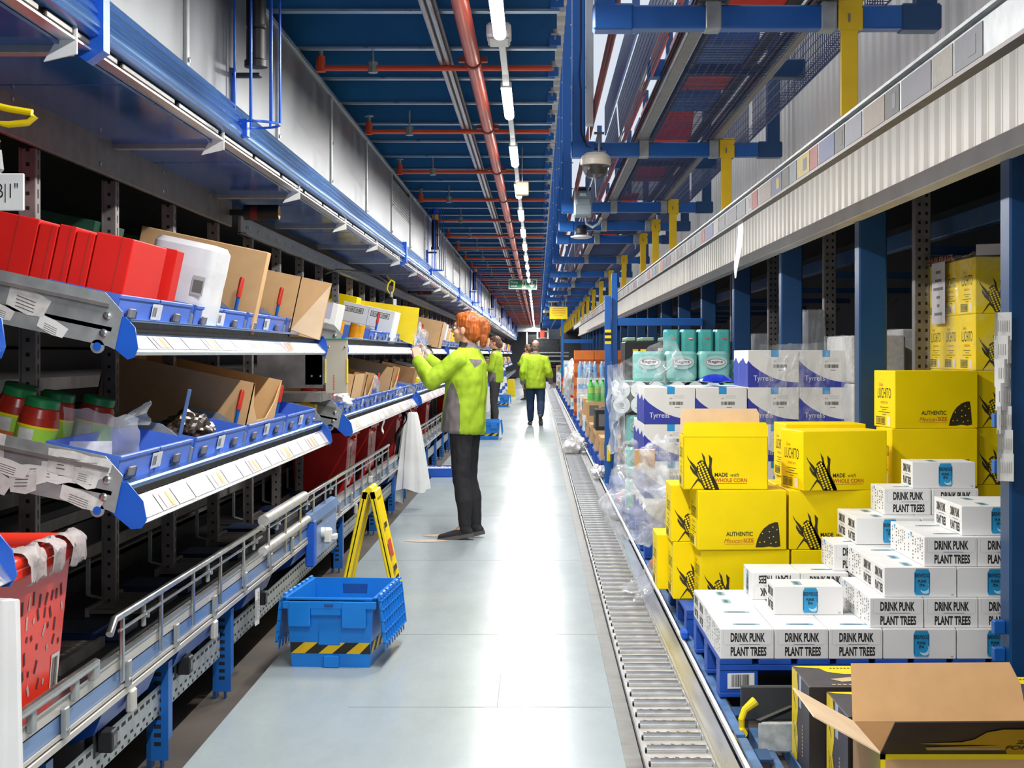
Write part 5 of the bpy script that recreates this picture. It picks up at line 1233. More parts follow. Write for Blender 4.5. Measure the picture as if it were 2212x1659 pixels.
# guard rails of tube on posts, three runs
def guard(y0, y1, z, cap=False):
    b = MB(); b.tube([(.012, y0, z - .035), (.012, y0 + .05, z), (.012, y1, z)], .0115, CHROME, 10); b.build('guard_rail', cv)
    b = MB(); b.cyl((.012, y0 + .1, z - .042), (.012, y1, z - .042), .005, CHROME, 8); b.build('lower_rail', cv)
    y = y0 + .14
    while y < y1:
        b = MB(); b.box(.004, .016, y - .011, y + .011, .42, z, CHROME, .003); b.build('rail_post', cv); y += .47
    y = y0 + .42
    while y < y1:
        b = MB(); b.box(-.004, .008, y - .012, y + .012, z - .085, z - .005, GALV, .003); b.cyl((.006, y, z - .05), (.02, y, z - .05), .008, CHROME, 8); b.build('rail_clip', cv); y += .94
guard(4.42, 6.86, .622); guard(6.9, 12.7, .64); guard(13.9, 20, .63); guard(20.4, 28, .63); guard(28.5, 40, .63)
b = MB(); b.tube([(.012, 3.0, .535), (.012, 4.28, .535)], .013, CHROME, 10); b.box(.0, .02, 4.24, 4.3, .49, .54, GALV, .003); b.build('guard_rail', cv)
for y in (3.3, 3.75, 4.1):
    b = MB(); b.box(.0, .016, y - .02, y + .02, .47, .53, GALV, .003); b.build('rail_clip', cv)
b = MB(); b.tube([(.012, 6.9, .645), (.012, 8.1, .645)], .026, mat('worn tube wrap', '#C8C6C2', .35, .4, .1, 14), 14); b.build('rail_sleeve', cv)
b = MB(); b.tube([(.0, 6.95, .50), (.0, 8.3, .50)], .022, mat('worn tube wrap', '#C8C6C2'), 12); b.build('rail_sleeve', cv)
# blue legs
lg = MB(); lg.box(-.075, .0, -.004, .0, 0, .34, BLG if False else BLUE); lg.box(-.005, .0, 0, .055, .07, .34, BLUE); lg.box(-.075, -.07, 0, .055, 0, .34, DBLUE)
for i in range(9): lg.rect((-.037, -.0046, .05 + i * .03), (1, 0, 0), (0, 0, 1), -.012, .012, 0, .014, SLOT)
lg.box(-.075, -.06, -.004, .05, -.03, .1, DBLUE); lg.box(-.03, -.022, 0, .03, -.03, .08, DBLUE); lgm = lg.mesh('leg')
lys = [3.95, 5.26, 6.33, 9.96, 12.06, 13.6, 14.75] + [16.2 + 1.5 * k for k in range(22)]
for y in lys: link('leg', lgm, cv, (-.02, y, 0))
b = MB(); b.box(-.5, -.1, 3.9, 60, .30, .36, DBLUE); b.build('lower_frame', cv)
bg = MB(); bg.prism([(-.1, .36), (-.005, .36), (-.03, .30), (-.1, .27)], Matrix(((1, 0, 0, 0), (0, 0, 1, 0), (0, 1, 0, 0), (0, 0, 0, 1))), .62, mat('royal blue guard', '#0E4AA6', .4, .1)); bgm = bg.mesh('belly_guard')
for y in (3.2, 4.4, 5.35, 6.6, 7.9, 9.0, 11, 13, 15.2, 17.5): link('belly_guard', bgm, cv, (0, y, 0))
sb = MB(); sb.box(-.01, .012, -.03, .03, .30, .37, ALUW, .006); sbm = sb.mesh('grey_bracket')
for y in (4.7, 5.9, 8.6, 10.5): link('grey_bracket', sbm, cv, (0, y, 0))
# cable tray with slots
ct_ = thing('cable_tray', 'long slotted grey cable tray hung along the legs under the tote conveyor', 'tray', (-1.30, 0, .157))
for (y0, y1) in ((3.3, 6.25), (6.4, 9.9), (10.05, 14.6), (14.8, 40)):
    b = MB(); b.box(-.12, -.118, y0, y1, 0, .10, GALV); b.box(-.002, 0, y0, y1, 0, .103, GALV); b.box(-.12, 0, y0, y1, 0, .002, GALV)
    y = y0 + .05
    while y < min(y1, 16):
        b.rect((.0008, y, .075), (0, 1, 0), (0, 0, 1), 0, .045, 0, .012, SLOT); b.rect((.0008, y + .03, .03), (0, 1, 0), (0, 0, 1), 0, .03, 0, .009, SLOT)
        b.rect((.0008, y, .006), (0, 1, 0), (0, 0, 1), 0, .02, 0, .01, SLOT); y += .075
    b.build('tray_section', ct_)
# power boxes with black plugs
pb = thing('power_box', 'pale power box with a black plug under the conveyor, nearest the camera', 'box', (-1.325, 4.45, .13), group='power boxes under the tote conveyor')
b = MB(); b.box(-.09, .0, 0, .16, 0, .20, mat('pale power box', '#9C958B', .5, .1), .006); b.box(-.1, -.0, .16, .19, .0, .24, DARK); b.build('housing', pb)
b = MB(); b.box(.0, .03, .02, .10, .08, .17, DARK, .006); b.box(.03, .075, .04, .10, .095, .16, DARK, .004); b.rect((.0758, .055, .11), (0, 1, 0), (0, 0, 1), 0, .03, 0, .035, GREYI); b.build('plug', pb)
for i, (y, s_) in enumerate(((5.45, 1), (7.0, .95), (8.9, .9), (11.2, .9), (14.0, .9))):
    o = dup(pb, (-1.325, y, .15), label='pale power box with a black plug under the conveyor, %s from the camera' % nth(i + 1)); o.scale = (s_,) * 3
nt_ = MB(); nt_.rect((0, 0, 0), (0, 1, -.05), (0, .05, 1), 0, .11, 0, .16, LABEL); nt_.text('LAZP3B-M', (.0008, .095, .02), (0, 0, 1), (0, -1, 0), .12, .022, INK)
for j in range(3): nt_.rect((.0008, .055 - j * .018, .02), (0, 0, 1), (0, -1, 0), 0, .09, 0, .006, GREYI)
nb = MB(); tag(nt_.build('paper_notice', None, (-1.243, 6.72, .20)), 'curled paper notice taped below the conveyor left of the blue tote', 'notice')
# blue junction cover
jc = thing('junction_cover', 'pale blue slotted metal cover plate bolted to the conveyor side behind the yellow floor sign', 'cover', (-1.232, 8.3, .26))
b = MB(); b.box(-.02, .0, .08, 1.05, 0, .22, BLG, .004); b.box(-.03, .02, 0, .09, -.02, .23, CAPB, .006); b.prism([(-.03, .22), (.02, .22), (.0, .26), (-.03, .27)], Matrix(((1, 0, 0, 0), (0, 0, 1, 0), (0, 1, 0, 0), (0, 0, 0, 1))), 1.05, BLG)
for j in range(5): b.rect((.0006, .2 + j * .05, .18), (0, 1, 0), (0, 0, 1), 0, .03, 0, .014, SLOT)
b.build('plate', jc)
b = MB(); b.box(.0, .05, .45, .52, .05, .14, WHITE, .012); b.box(.05, .075, .47, .56, .07, .1, WHITE, .004); b.lathe([(.03, 0), (.03, .02), (0, .02)], WHITE, M=Matrix.Translation((0, .42, .12)) @ Matrix.Rotation(PI / 2, 4, 'Y'), n=12); b.build('valve', jc)
pd = MB(); pd.box(0, .03, -.03, .03, 0, .05, mat('brass white lock', '#D8D5CE', .3, .3), .006); pd.tube([(.015, -.016, .05), (.015, -.016, .075), (.015, 0, .085), (.015, .016, .075), (.015, .016, .05)], .005, CHROME, 8); tag(pd.build('padlock', None, (-1.245, 11.25, .45)), 'small pale padlock hanging on the conveyor rail above the yellow floor sign', 'padlock')
# ------------------------------------------------------------------ totes on the conveyor
def red_tote():
    t = tote_mesh(.56, .40, .42, RED)
    for sg in (-1,): t.box(-.07, .07, -.297, -.28, .36, .39, mat('dark red grip', '#5C0A09', .5), .004)
    return t.mesh('body')
rt = red_tote(); VINK = mat('red ink on label', '#8B1A12', .6)
def tote(x, y, rz, label, z=.43, lab=True):
    t = thing('red_tote', label, 'tote', (x, y, z), rz, group='red totes on the conveyor')
    link('body', rt, t)
    b = MB(); uz = Vector((.03, 0, .42)).normalized()
    b.rect((.1735, -.15, .045), (0, 1, 0), uz, 0, .17, 0, .32, mat('dirty pink label', '#DDB9AE', .6, 0, .12, 20))
    b.text('TESCO', (.1795, -.105, .10), uz, (0, -1, 0), .22, .0, VINK) if False else b.text('OCSE', (.1782, -.02, .075), uz, (0, -1, 0), .24, .08, VINK, bold=.02)
    b.build('side_label', t)
    b = MB(); b.rect((.02, -.2565, .02), (1, 0, 0), (0, 0, 1), 0, .10, 0, .09, GREYI); barcode(b, (.03, -.2575, .03), (1, 0, 0), (0, 0, 1), .08, .07, INK); b.build('barcode_label', t)
    b = MB(); b.tube([(.19, -.05, .41), (.212, -.05, .36), (.212, .05, .36), (.19, .05, .41)], .008, RED, 8); b.build('handle', t)
    return t
tote(-1.51, 10.85, 0, 'large red tote on the conveyor, nearest of the row under the shelf'); tote(-1.50, 12.1, 0, 'red tote with a pale side label, second in the row under the shelf'); tote(-1.47, 14.0, .03, 'bright red tote behind the hanging white bag roll'); tote(-1.5, 16.2, 0, 'red tote on the conveyor left of the ginger haired picker'); tote(-1.5, 18.2, 0, 'dark red tote partly behind the ginger haired picker')
for i in range(5): tote(-1.5, 25 + i * 2.6, 0, 'distant red tote on the conveyor beyond the ginger haired picker, %s' % nth(i))
# the near orange red basket
bk_ = thing('red_basket', 'orange red perforated plastic crate on the conveyor at the lower left', 'crate', (-1.52, 3.93, .43))
b = MB(); Wb, Lb, Hb = .44, .66, .45; tp_ = .035
def wallpt(u, z): return Vector((Wb / 2 - tp_ * (1 - z / Hb), -Lb / 2 + tp_ * (1 - z / Hb) + u * (Lb - 2 * tp_ * (1 - z / Hb)), z))
for sx in (1, -1):
    M_ = Matrix.Diagonal((sx, 1, 1, 1))
    b.add([M_ @ wallpt(0, 0), M_ @ wallpt(1, 0), M_ @ wallpt(1, Hb), M_ @ wallpt(0, Hb)], [(0, 1, 2, 3)], REDO)
for sy in (-1, 1):
    b.add([(-Wb / 2 + tp_, sy * (Lb / 2 - tp_), 0), (Wb / 2 - tp_, sy * (Lb / 2 - tp_), 0), (Wb / 2, sy * Lb / 2, Hb), (-Wb / 2, sy * Lb / 2, Hb)], [(0, 1, 2, 3)], REDO)
b.box(-Wb / 2 + tp_, Wb / 2 - tp_, -Lb / 2 + tp_, Lb / 2 - tp_, 0, .008, REDO)
HOLE = mat('hole shadow', '#55222A', .7, 0, .1, 10); HOLE2 = mat('hole edge light', '#B9A4A0', .6, 0, .1, 10)
def hole(u, z, w_, h_, ang, m):
    q = []
    for (a, c_) in ((-w_, -h_), (w_, -h_), (w_, h_), (-w_, h_)):
        x = a * math.cos(ang) - c_ * math.sin(ang); y = a * math.sin(ang) + c_ * math.cos(ang); q.append((x, y))
    pts = [wallpt(u + x / Lb, z + y) + Vector((.0012, 0, 0)) for x, y in q]; b.poly(pts, m)
hr = random.Random(11)
for r_i in range(6):
    for c_i in range(13):
        z = .10 + r_i * .045 + hr.uniform(-.01, .01); u = .06 + c_i * .073 + hr.uniform(-.015, .015)
        if hr.random() < .25 or (u > .8 and z < .16): continue
        hole(u, z, .007, hr.choice([.008, .014, .018]), hr.uniform(-.6, .6), HOLE if hr.random() < .7 else HOLE2)
b.build('body', bk_)
b = MB(); r0 = .02
b.tube([(Wb / 2 + .01, -Lb / 2, Hb), (Wb / 2 + .01, Lb / 2, Hb)], r0, REDO, 12); b.tube([(-Wb / 2 - .01, -Lb / 2, Hb), (-Wb / 2 - .01, Lb / 2, Hb)], r0, REDO, 12); b.tube([(-Wb / 2, Lb / 2 + .01, Hb), (Wb / 2, Lb / 2 + .01, Hb)], r0, REDO, 12); b.tube([(-Wb / 2, -Lb / 2 - .01, Hb), (Wb / 2, -Lb / 2 - .01, Hb)], r0, REDO, 12)
b.box(Wb / 2, Wb / 2 + .03, -Lb / 2 - .02, Lb / 2 + .02, Hb - .04, Hb - .005, REDO, .008); b.box(-Wb / 2 - .02, Wb / 2 + .03, -Lb / 2 - .03, -Lb / 2, Hb - .05, Hb - .005, REDO, .008); b.box(-Wb / 2 - .02, Wb / 2 + .03, Lb / 2, Lb / 2 + .03, Hb - .05, Hb - .005, REDO, .008)
b.build('rim', bk_)
b = MB(); b.rect(wallpt(.88, .03) + Vector((.0016, 0, 0)), (0, 1, 0), Vector((tp_, 0, Hb)).normalized(), 0, .07, 0, .12, LABEL); barcode(b, wallpt(.89, .05) + Vector((.0024, 0, 0)), (0, 1, 0), Vector((tp_, 0, Hb)).normalized(), .05, .09, INK, n=14); b.build('barcode_label', bk_)
tapem = film('crumpled paper tape', '#A99F9E', .93, 1.0, .6, 14, 1.2)
for (y0_, y1_) in ((.18, .33), (.02, .14), (-.16, -.02)):
    b = MB(); b.grid(lambda u, v: Vector((Wb / 2 + .012 + .036 * math.cos(PI * (v * 1.25 - .25)) + .012 * noise.noise(Vector((u * 4, v * 5, y0_ * 30))), y0_ + (y1_ - y0_) * u + .012 * noise.noise(Vector((u * 3, v * 6, 4))), Hb + .034 * math.sin(PI * (v * 1.25 - .25)) - (.03 if v < .15 else 0) + .014 * noise.noise(Vector((u * 6, v * 4, y0_ * 9))))), 14, 12, tapem); b.build('torn_tape', bk_)
b = MB(); b.grid(lambda u, v: Vector((-.2 + .4 * u, -.31 + .62 * v, .36 + .03 * noise.noise(Vector((u * 4, v * 5, 1))))), 20, 24, film('bag liner film', '#C9CDD6', .5, .85, .2, 8)); b.build('liner', bk_)
# ================================================================== GOODS ON THE SHELVES
def tbox(level, a, y, d_, w_, h_, m, label, cat='box', name='carton', group=None, dz=.004, face=None):
    """a closed carton on the tilted deck: a from the front edge, d_ deep, w_ along the aisle"""
    b = MB(); b.box(-d_, 0, 0, w_, 0, h_, m, .003)
    if face: face(b, d_, w_, h_)
    return tag(b.build(name, None, tilt(level, a, y, dz), ROT), label, cat, group)
def obox(level, a, y, d_, w_, h_, label, notch=False, m=KRAFT, group='open brown cartons on the picking shelves', flap=0.):
    """open topped carton, its aisle side cut down"""
    t = thing('open_carton', label, 'box', tilt(level, a, y, .008), ROT, group=group); t_ = .005
    b = MB(); b.box(-d_, 0, 0, t_, 0, h_, m); b.box(-d_, 0, w_ - t_, w_, 0, h_, m); b.box(-d_, -d_ + t_, 0, w_, 0, h_, m); b.box(-d_, 0, 0, w_, 0, t_, m); b.build('body', t)
    b = MB()
    M_ = Matrix(((0, 0, 1, -t_), (1, 0, 0, 0), (0, 1, 0, 0), (0, 0, 0, 1)))
    if notch: pts = [(0, 0), (w_, 0), (w_, h_), (w_ * .88, h_ * .62), (w_ * .66, h_ * .36), (w_ * .34, h_ * .36), (w_ * .12, h_ * .62), (0, h_)]
    else: pts = [(0, 0), (w_, 0), (w_, h_), (0, h_)]
    n2 = len(pts)
    b.prism(pts, M_, t_, m); b.build('cut_front', t)
    if flap:
        b = MB(); b.box(0, flap, 0, t_, h_ * .05, h_, m); b.add([(0, -.002, h_ * .12), (flap * .98, -.002, h_ * .05), (flap * .98, -.002, h_ * .97)], [(0, 1, 2)], KRAFTL); b.build('side_flap', t)
    return t
def gr(b, d_, w_, h_): b.rect((-d_ * .3, -.0008, 0), (1, 0, 0), (0, 0, 1), -.002, .002, 0, h_, mat('red crease', '#B8201A', .6))
RG = 'red cartons on the upper picking shelf'
tbox(1, .02, 5.03, .2, .10, .255, REDC, 'front red carton standing in the nearest blue bin', group=RG, dz=.012)
a = .012
for i, d_ in enumerate((.11, .055, .05, .055, .20, .20)):
    tbox(1, a, 4.46, d_, .40, .25 if i % 2 else .258, REDC, 'red carton in the row behind the front red one, %s from the aisle' % nth(i), group=RG, face=gr); a += d_ + .003
p = thing('nappy_pack', 'white plastic pack with faint print between the red cartons and the brown cartons', 'pack', tilt(1, -.0, 5.5, .01), ROT)
b = rounded(.24, .34, .31, .03, mat('white pack film', '#E6E6EA', .3, 0, .04, 8, bump=.2), 1)
b.v = [(x - .12, y + .17, z) for x, y, z in b.v]
b.text('Violet', (-.19, -.005, .16), (0, 0, 1), (-1, 0, 0), .10, .03, mat('blue ink pale', '#6E8FD0', .5)); b.rect((-.06, -.006, .12), (1, 0, 0), (0, 0, 1), 0, .045, 0, .07, GREYL); b.rect((-.055, -.007, .13), (1, 0, 0), (0, 0, 1), 0, .035, 0, .045, GREYI)
b.rect((-.17, -.006, .08), (1, 0, 0), (0, 0, 1), 0, .02, 0, .03, mat('olive print', '#5B5A3C')); b.rect((-.17, -.006, .04), (1, 0, 0), (0, 0, 1), 0, .02, 0, .02, NAVY); b.build('pack_body', p)
tbox(1, .0, 6.5, .55, .07, .36, KRAFT, 'tall plain brown carton behind the white plastic pack')
obox(1, -.0, 7.5, .62, .5, .30, 'open brown carton with a triangular folded flap at the nearest shelf end', flap=.15)
for (a, y, d_, w_, h_, i) in ((.52, 5.75, .26, .4, .32, 0), (.60, 6.75, .2, .5, .32, 1), (.62, 7.3, .2, .5, .27, 2)): tbox(1, a, y, d_, w_, h_, DGREEN, 'dark green carton at the back of the near upper shelf, %s from the camera' % nth(i), group='dark green cartons at the back')
tbox(1, .05, 4.5, .6, .5, .06, KRAFTD, 'flat brown tray in the nearest upper bin under the red cartons')
# lower level of the nearest shelf
def jar(loc, label, dim=False):
    t = thing('sauce_jar', label, 'jar', loc, ROT, group='jars of red sauce on the lower shelf'); t.scale = (1.05, 1.05, 1.38)
    S = mat('red sauce', '#A92E20', .25, 0, .15, 12)
    b = MB(); b.lathe([(0, 0), (.045, 0), (.056, .008), (.058, .02), (.058, .085), (.056, .10), (.05, .118), (.044, .124)], S, n=24); b.build('glass', t)
    b = MB(); b.lathe([(.0585, .012), (.0588, .012), (.0588, .078), (.0585, .078)], mat('lime label', '#A8DE4A'), n=24); b.lathe([(.059, .078), (.059, .083)], YELP, n=24)
    for k in range(5):
        t0 = -2.2 + k * .16; b.add([(.0595 * math.cos(t0), .0595 * math.sin(t0), .035), (.0595 * math.cos(t0 + .16), .0595 * math.sin(t0 + .16), .035), (.0595 * math.cos(t0 + .16), .0595 * math.sin(t0 + .16), .075), (.0595 * math.cos(t0), .0595 * math.sin(t0), .075)], [(0, 1, 2, 3)], LABEL)
    for k in range(6):
        t0 = -1.9 + k * .12; b.add([(.06 * math.cos(t0), .06 * math.sin(t0), .015), (.06 * math.cos(t0 + .12), .06 * math.sin(t0 + .12), .015), (.06 * math.cos(t0 + .12), .06 * math.sin(t0 + .12), .045), (.06 * math.cos(t0), .06 * math.sin(t0), .045)], [(0, 1, 2, 3)], ORANGE)
    b.build('label', t)
    b = MB(); b.lathe([(.047, .122), (.049, .122), (.049, .138), (.045, .141), (0, .141)], mat('jar lid green', '#1F7A45', .35, .1), n=24); b.build('lid', t)
    return t
jar(tilt(0, .30, 4.55, .01), 'front jar of red sauce with a green lid and lime label on the lower shelf')
for i, (a, y) in enumerate(((.43, 4.73), (.35, 4.86), (.48, 4.88), (.57, 4.74), (.26, 5.0))): 
    o = jar(tilt(0, a, y, .01), 'jar of red sauce behind the front jar on the lower shelf, %s' % nth(i))
cbg = thing('plastic_bag', 'clear plastic bag with white card hanging from the jar into the empty blue bin', 'plastic bag', tilt(0, .12, 4.66, .05))
b = MB(); b.grid(lambda u, v: Vector((-.12 + .22 * u + .012 * noise.noise(Vector((u * 3, v * 4, 7))), .02 * math.sin(u * 6) + .05 * u, -.03 + .19 * v * (1 - .2 * u) + .02 * noise.noise(Vector((u * 5, v * 5, 2))))), 22, 18, BAGC)
b.grid(lambda u, v: Vector((.055 + .07 * u + .01 * noise.noise(Vector((u * 6, v * 4, 3))), .07 + .03 * math.sin(v * 9), .10 + .07 * v * (.5 + u * .6))), 12, 8, BAGC); b.build('film', cbg)
b = MB(); b.grid(lambda u, v: Vector((-.10 + .13 * u, -.012 - .01 * math.sin(u * 5), -.02 + .075 * v)), 8, 4, LABEL); b.build('card', cbg)
obox(0, .02, 6.4, .64, .68, .265, 'big open brown carton with a curved cut on the lower near shelf', notch=True)
b = MB(); nz = noise.noise
bm = bmesh.new(); bmesh.ops.create_icosphere(bm, subdivisions=4, radius=1)
for v in bm.verts:
    d = v.co.normalized(); q = 1 + .25 * noise.noise(d * 2.2) + .12 * noise.noise(d * 6); v.co = Vector((d.x * .09 * q, d.y * .2 * q, max(-.05, d.z * .085 * q)))
me = bpy.data.meshes.new('snack_bag'); bm.to_mesh(me); bm.free(); me.materials.append(mat('black orange camouflage foil', '#3A2A1C', .3, .2, .5, 26))
tag(link('snack_bag', me, None, tilt(0, .12, 5.75, .07), ROT), 'black and orange patterned bag lying in the lower blue bin', 'bag')
# torn labels on the near side plates
def torn(level, n, label):
    b = MB(); rr = random.Random(3 + level)
    for i in range(n):
        x = -rr.uniform(.05, .55); z = rr.uniform(-.04, .07 if not level else .03); w_ = rr.uniform(.05, .13); h_ = rr.uniform(.03, .07)
        a_ = rr.uniform(-.3, .3); pts = []
        for (u, v) in ((-.5, -.5), (.1, -.62), (.5, -.45), (.55, .4), (.0, .55), (-.55, .5)): pts.append((x + (u * w_) * math.cos(a_) - v * h_ * math.sin(a_), -.0010 - i * .00012, z + u * w_ * math.sin(a_) + v * h_ * math.cos(a_)))
        b.poly(pts, LABEL if i % 3 else WHITE)
        for j in range(4): b.rect((x - w_ * .3, -.0012 - i * .00012, z - h_ * .35 + j * h_ * .16), (math.cos(a_), 0, math.sin(a_)), (0, 0, 1), 0, w_ * .5, 0, h_ * .05, GREYI)
    o = b.build('torn_label', None, (XR, 4.38, (ZU if level else ZL)), ROT); return tag(o, label, 'labels')
torn(1, 3, 'torn barcode label stuck on the upper steel side plate'); torn(0, 24, 'layers of torn barcode labels covering the lower steel side plate')
# control box between the first two shelves
cb_ = thing('control_box', 'grey beige control panel with yellow edges between the first and second picking shelves', 'control box', (-1.23, 8.86, 1.17))
b = MB(); b.box(0, .125, 0, .04, 0, .31, mat('beige grey panel', '#BDB6A6', .45, .1, .04, 6), .002); b.box(-.12, 0, .02, .04, .05, .31, GALV); panel_b = b
for x in (-.004, .122):
    b = MB(); b.box(x, x + .008, -.004, .02, .06, .20, YELP, .001); b.build('yellow_edge', cb_)
b = MB(); b.box(-.1, .126, -.006, .045, .31, .318, mat('green glass edge', '#2F9A78', .2)); b.build('top_edge', cb_)
b = MB()
for i in range(7): b.rect((.045, -.001, .02 + i * .013), (1, 0, 0), (0, 0, 1), 0, .008, 0, .009, mat('small red print', '#D2504A', .5))
for (x, z) in ((.02, .27), (.115, .27), (-.08, .1), (-.03, .1), (-.06, .26)): b.lathe([(.008, 0), (.006, .006), (0, .007)], CHROME, M=Matrix.Translation((x, 0, z)) @ Matrix.Rotation(PI / 2, 4, 'X'), n=8)
panel_b.add(b.v, b.f, CHROME) if False else None
for f_, mi_ in zip(b.f, b.m): panel_b.add([b.v[q] for q in f_], [tuple(range(len(f_)))], b.ms[mi_])
panel_b.build('panel', cb_)
b = MB(); b.box(-.40, -.03, .0, .5, -.05, .0, GALVD); b.box(-.4, -.02, .02, .05, .03, .29, GALVD); b.build('mount', cb_)
sc_ = thing('scanner', 'yellow and black scanner head under the grey control panel', 'scanner', (-1.40, 9.0, 1.06))
b = MB(); b.prism([(-.03, -.05), (.09, -.045), (.09, .04), (.05, .045), (.05, .055), (-.03, .05), (-.01, .02), (-.01, -.02)], Matrix(((1, 0, 0, 0), (0, 0, 1, 0), (0, 1, 0, 0), (0, 0, 0, 1))), .08, YEL); b.rect((.05, -.001, -.02), (1, 0, 0), (0, 0, 1), 0, .03, 0, .03, WHITE); b.build('housing', sc_)
b = MB(); b.cyl((-.03, -.004, 0), (-.03, .08, 0), .035, DARK, 18); b.box(-.06, -.03, 0, .08, -.1, .1, GALVD); b.build('lens', sc_)
# second shelf
def bar_face(b, d_, w_, h_):
    o = Vector((-d_, -.0008, 0)); b.rect(o, (1, 0, 0), (0, 0, 1), .02, d_ - .04, h_ - .075, h_ - .03, INK); b.rect(o - Vector((0, .0003, 0)), (1, 0, 0), (0, 0, 1), .025, d_ - .045, h_ - .07, h_ - .035, WHITE); barcode(b, o + Vector((.03, -.0006, h_ - .067)), (1, 0, 0), (0, 0, 1), d_ - .08, .028, INK); b.rect(o, (1, 0, 0), (0, 0, 1), .02, .09, h_ * .4, h_ * .43, mat('pink print', '#E9B5B5', .5))
tbox(1, -.0, 12.5, .215, .5, .27, WHITEC, 'white carton with a big barcode beside the yellow flap', group='white barcode cartons', face=bar_face); tbox(1, .217, 12.5, .215, .5, .27, WHITEC, 'white carton with a big barcode behind the orange tins', group='white barcode cartons', face=bar_face)
def milk(b, d_, w_, h_): b.rect((-d_ * .6, -.0008, .08), (1, 0, 0), (0, 0, 1), 0, .03, 0, .012, TEAL); b.rect((-d_ * .8, -.0008, .12), (1, 0, 0), (0, 0, 1), 0, .06, 0, .1, mat('lilac print', '#B9B6CF', .5))
tbox(1, .04, 9.35, .12, .3, .22, WHITEC, 'white printed carton just beyond the open brown carton with the triangle flap', face=milk)
tin = MB(); tin.lathe([(0, 0), (.05, 0), (.052, .004), (.052, .11), (.05, .114), (.046, .110), (0, .110)], [GALV, GALV, mat('orange tin print', '#F0A51C', .3, .1, .15, 12), GALV, GALV, GALV], n=20); tinm = tin.mesh('tin')
def tin_at(level, a, y, c_, rot, lab): tag(link('tin', tinm, None, tilt(level, a, y, c_), rot), lab, 'tin', 'orange printed tins on the second shelf')
tin_at(1, .22, 10.3, .18, (PI / 2, 0, .3), 'orange tin lying on its side above the others'); tin_at(1, .15, 10.25, .01, ROT, 'upright orange tin under the lying tin'); tin_at(1, .30, 10.2, .01, ROT, 'upright orange tin at the back left of the lying tin'); tin_at(1, .05, 10.6, .01, ROT, 'upright orange tin nearest the aisle'); tin_at(1, .20, 10.42, .01, ROT, 'upright orange tin right behind the lying tin')
b = panel([(0, 0, .0), (-.5, 0, .12), (-.5, 0, .36), (.185, 0, .27), (.145, 0, -.06)], YELP, .006)
tag(b.build('yellow_flap', None, (-1.22, 13.4, 1.53)), 'plain yellow card flap sticking out beside the white barcode cartons', 'card')
tbox(1, .40, 13.1, .3, .3, .33, YELC, 'yellow carton behind the white barcode cartons')
obox(1, -.12, 16.9, .30, .5, .30, 'brown carton wrapped in clear film left of the ginger haired picker', flap=.0)
tbox(1, -.02, 18.2, .22, .4, .24, WHITEC, 'white carton just behind the ginger haired head'); 
obox(0, .02, 9.95, .6, .55, .25, 'open brown carton with a plastic liner on the lower second shelf', notch=False); obox(0, .02, 10.7, .5, .5, .24, 'open brown carton with a V cut on the lower second shelf', notch=True, m=KRAFT); obox(0, .02, 12.6, .65, .55, .27, 'long brown carton left of the picker on the lower second shelf', notch=True)
crumple(tilt(0, .06, 9.75, .08), (.07, .25, .06), 31.1, BAGW, 'plastic_bag', 'crumpled white plastic on the lower level of the second shelf', amp=.5)
crumple(tilt(0, .04, 13.4, .05), (.06, .3, .05), 35.1, BAGC, 'plastic_bag', 'clear plastic scraps at the far end of the lower second shelf', amp=.5)
crumple(tilt(0, .08, 11.7, .12), (.06, .2, .12), 37.1, BAGC, 'plastic_bag', 'clear plastic bag standing in the lower bin of the second shelf', amp=.4)
for i in range(3): tag(MB().lathe([(0, 0), (.04, 0), (.05, .12), (0, .12)], mat('red tub', '#D8332A', .4), n=16).build('tub', None, tilt(0, .14 + .11 * (i % 2), 9.5 + .12 * i, .01), ROT), 'small red tub in the lower bin beside the white plastic, %s' % nth(i), 'tub', 'red tubs in the lower bin')
# distant goods
rs = random.Random(5); pal2 = [('brown', KRAFT), ('white', WHITEC), ('pale', KRAFTL), ('yellow', YELP), ('red', REDC), ('purple', NAVY), ('grey', LABEL), ('orange', ORANGE), ('brown', KRAFTD)]
cbx = {}
cnt2 = {}
for bi in range(3, 11):
    y0, y1 = BAYS[bi]
    for level in (1, 0):
        y = y0 + .15
        while y < y1 - .5:
            if bi == 3 and level == 1 and y < 18.7: y += .5; continue
            nm, m = rs.choice(pal2); w_ = rs.choice([.3, .4, .5]); h_ = rs.choice([.16, .2, .26, .3]) * (.8 if not level else 1)
            key = (m.name, w_, h_)
            if key not in cbx:
                b = MB(); b.box(-.34, 0, 0, w_, 0, h_, m, .003); cbx[key] = b.mesh('carton')
            ck = (bi, level); cnt2[ck] = cnt2.get(ck, 0) + 1
            tag(link('carton', cbx[key], None, tilt(level, .03, y, .01), ROT), '%s carton on the %s level of the %s shelf, %s along' % (nm, ('lower', 'upper')[level], nth(bi), nth(cnt2[ck] - 1)), 'box', 'cartons on the distant picking shelves')
            y += w_ + rs.uniform(.05, .35)
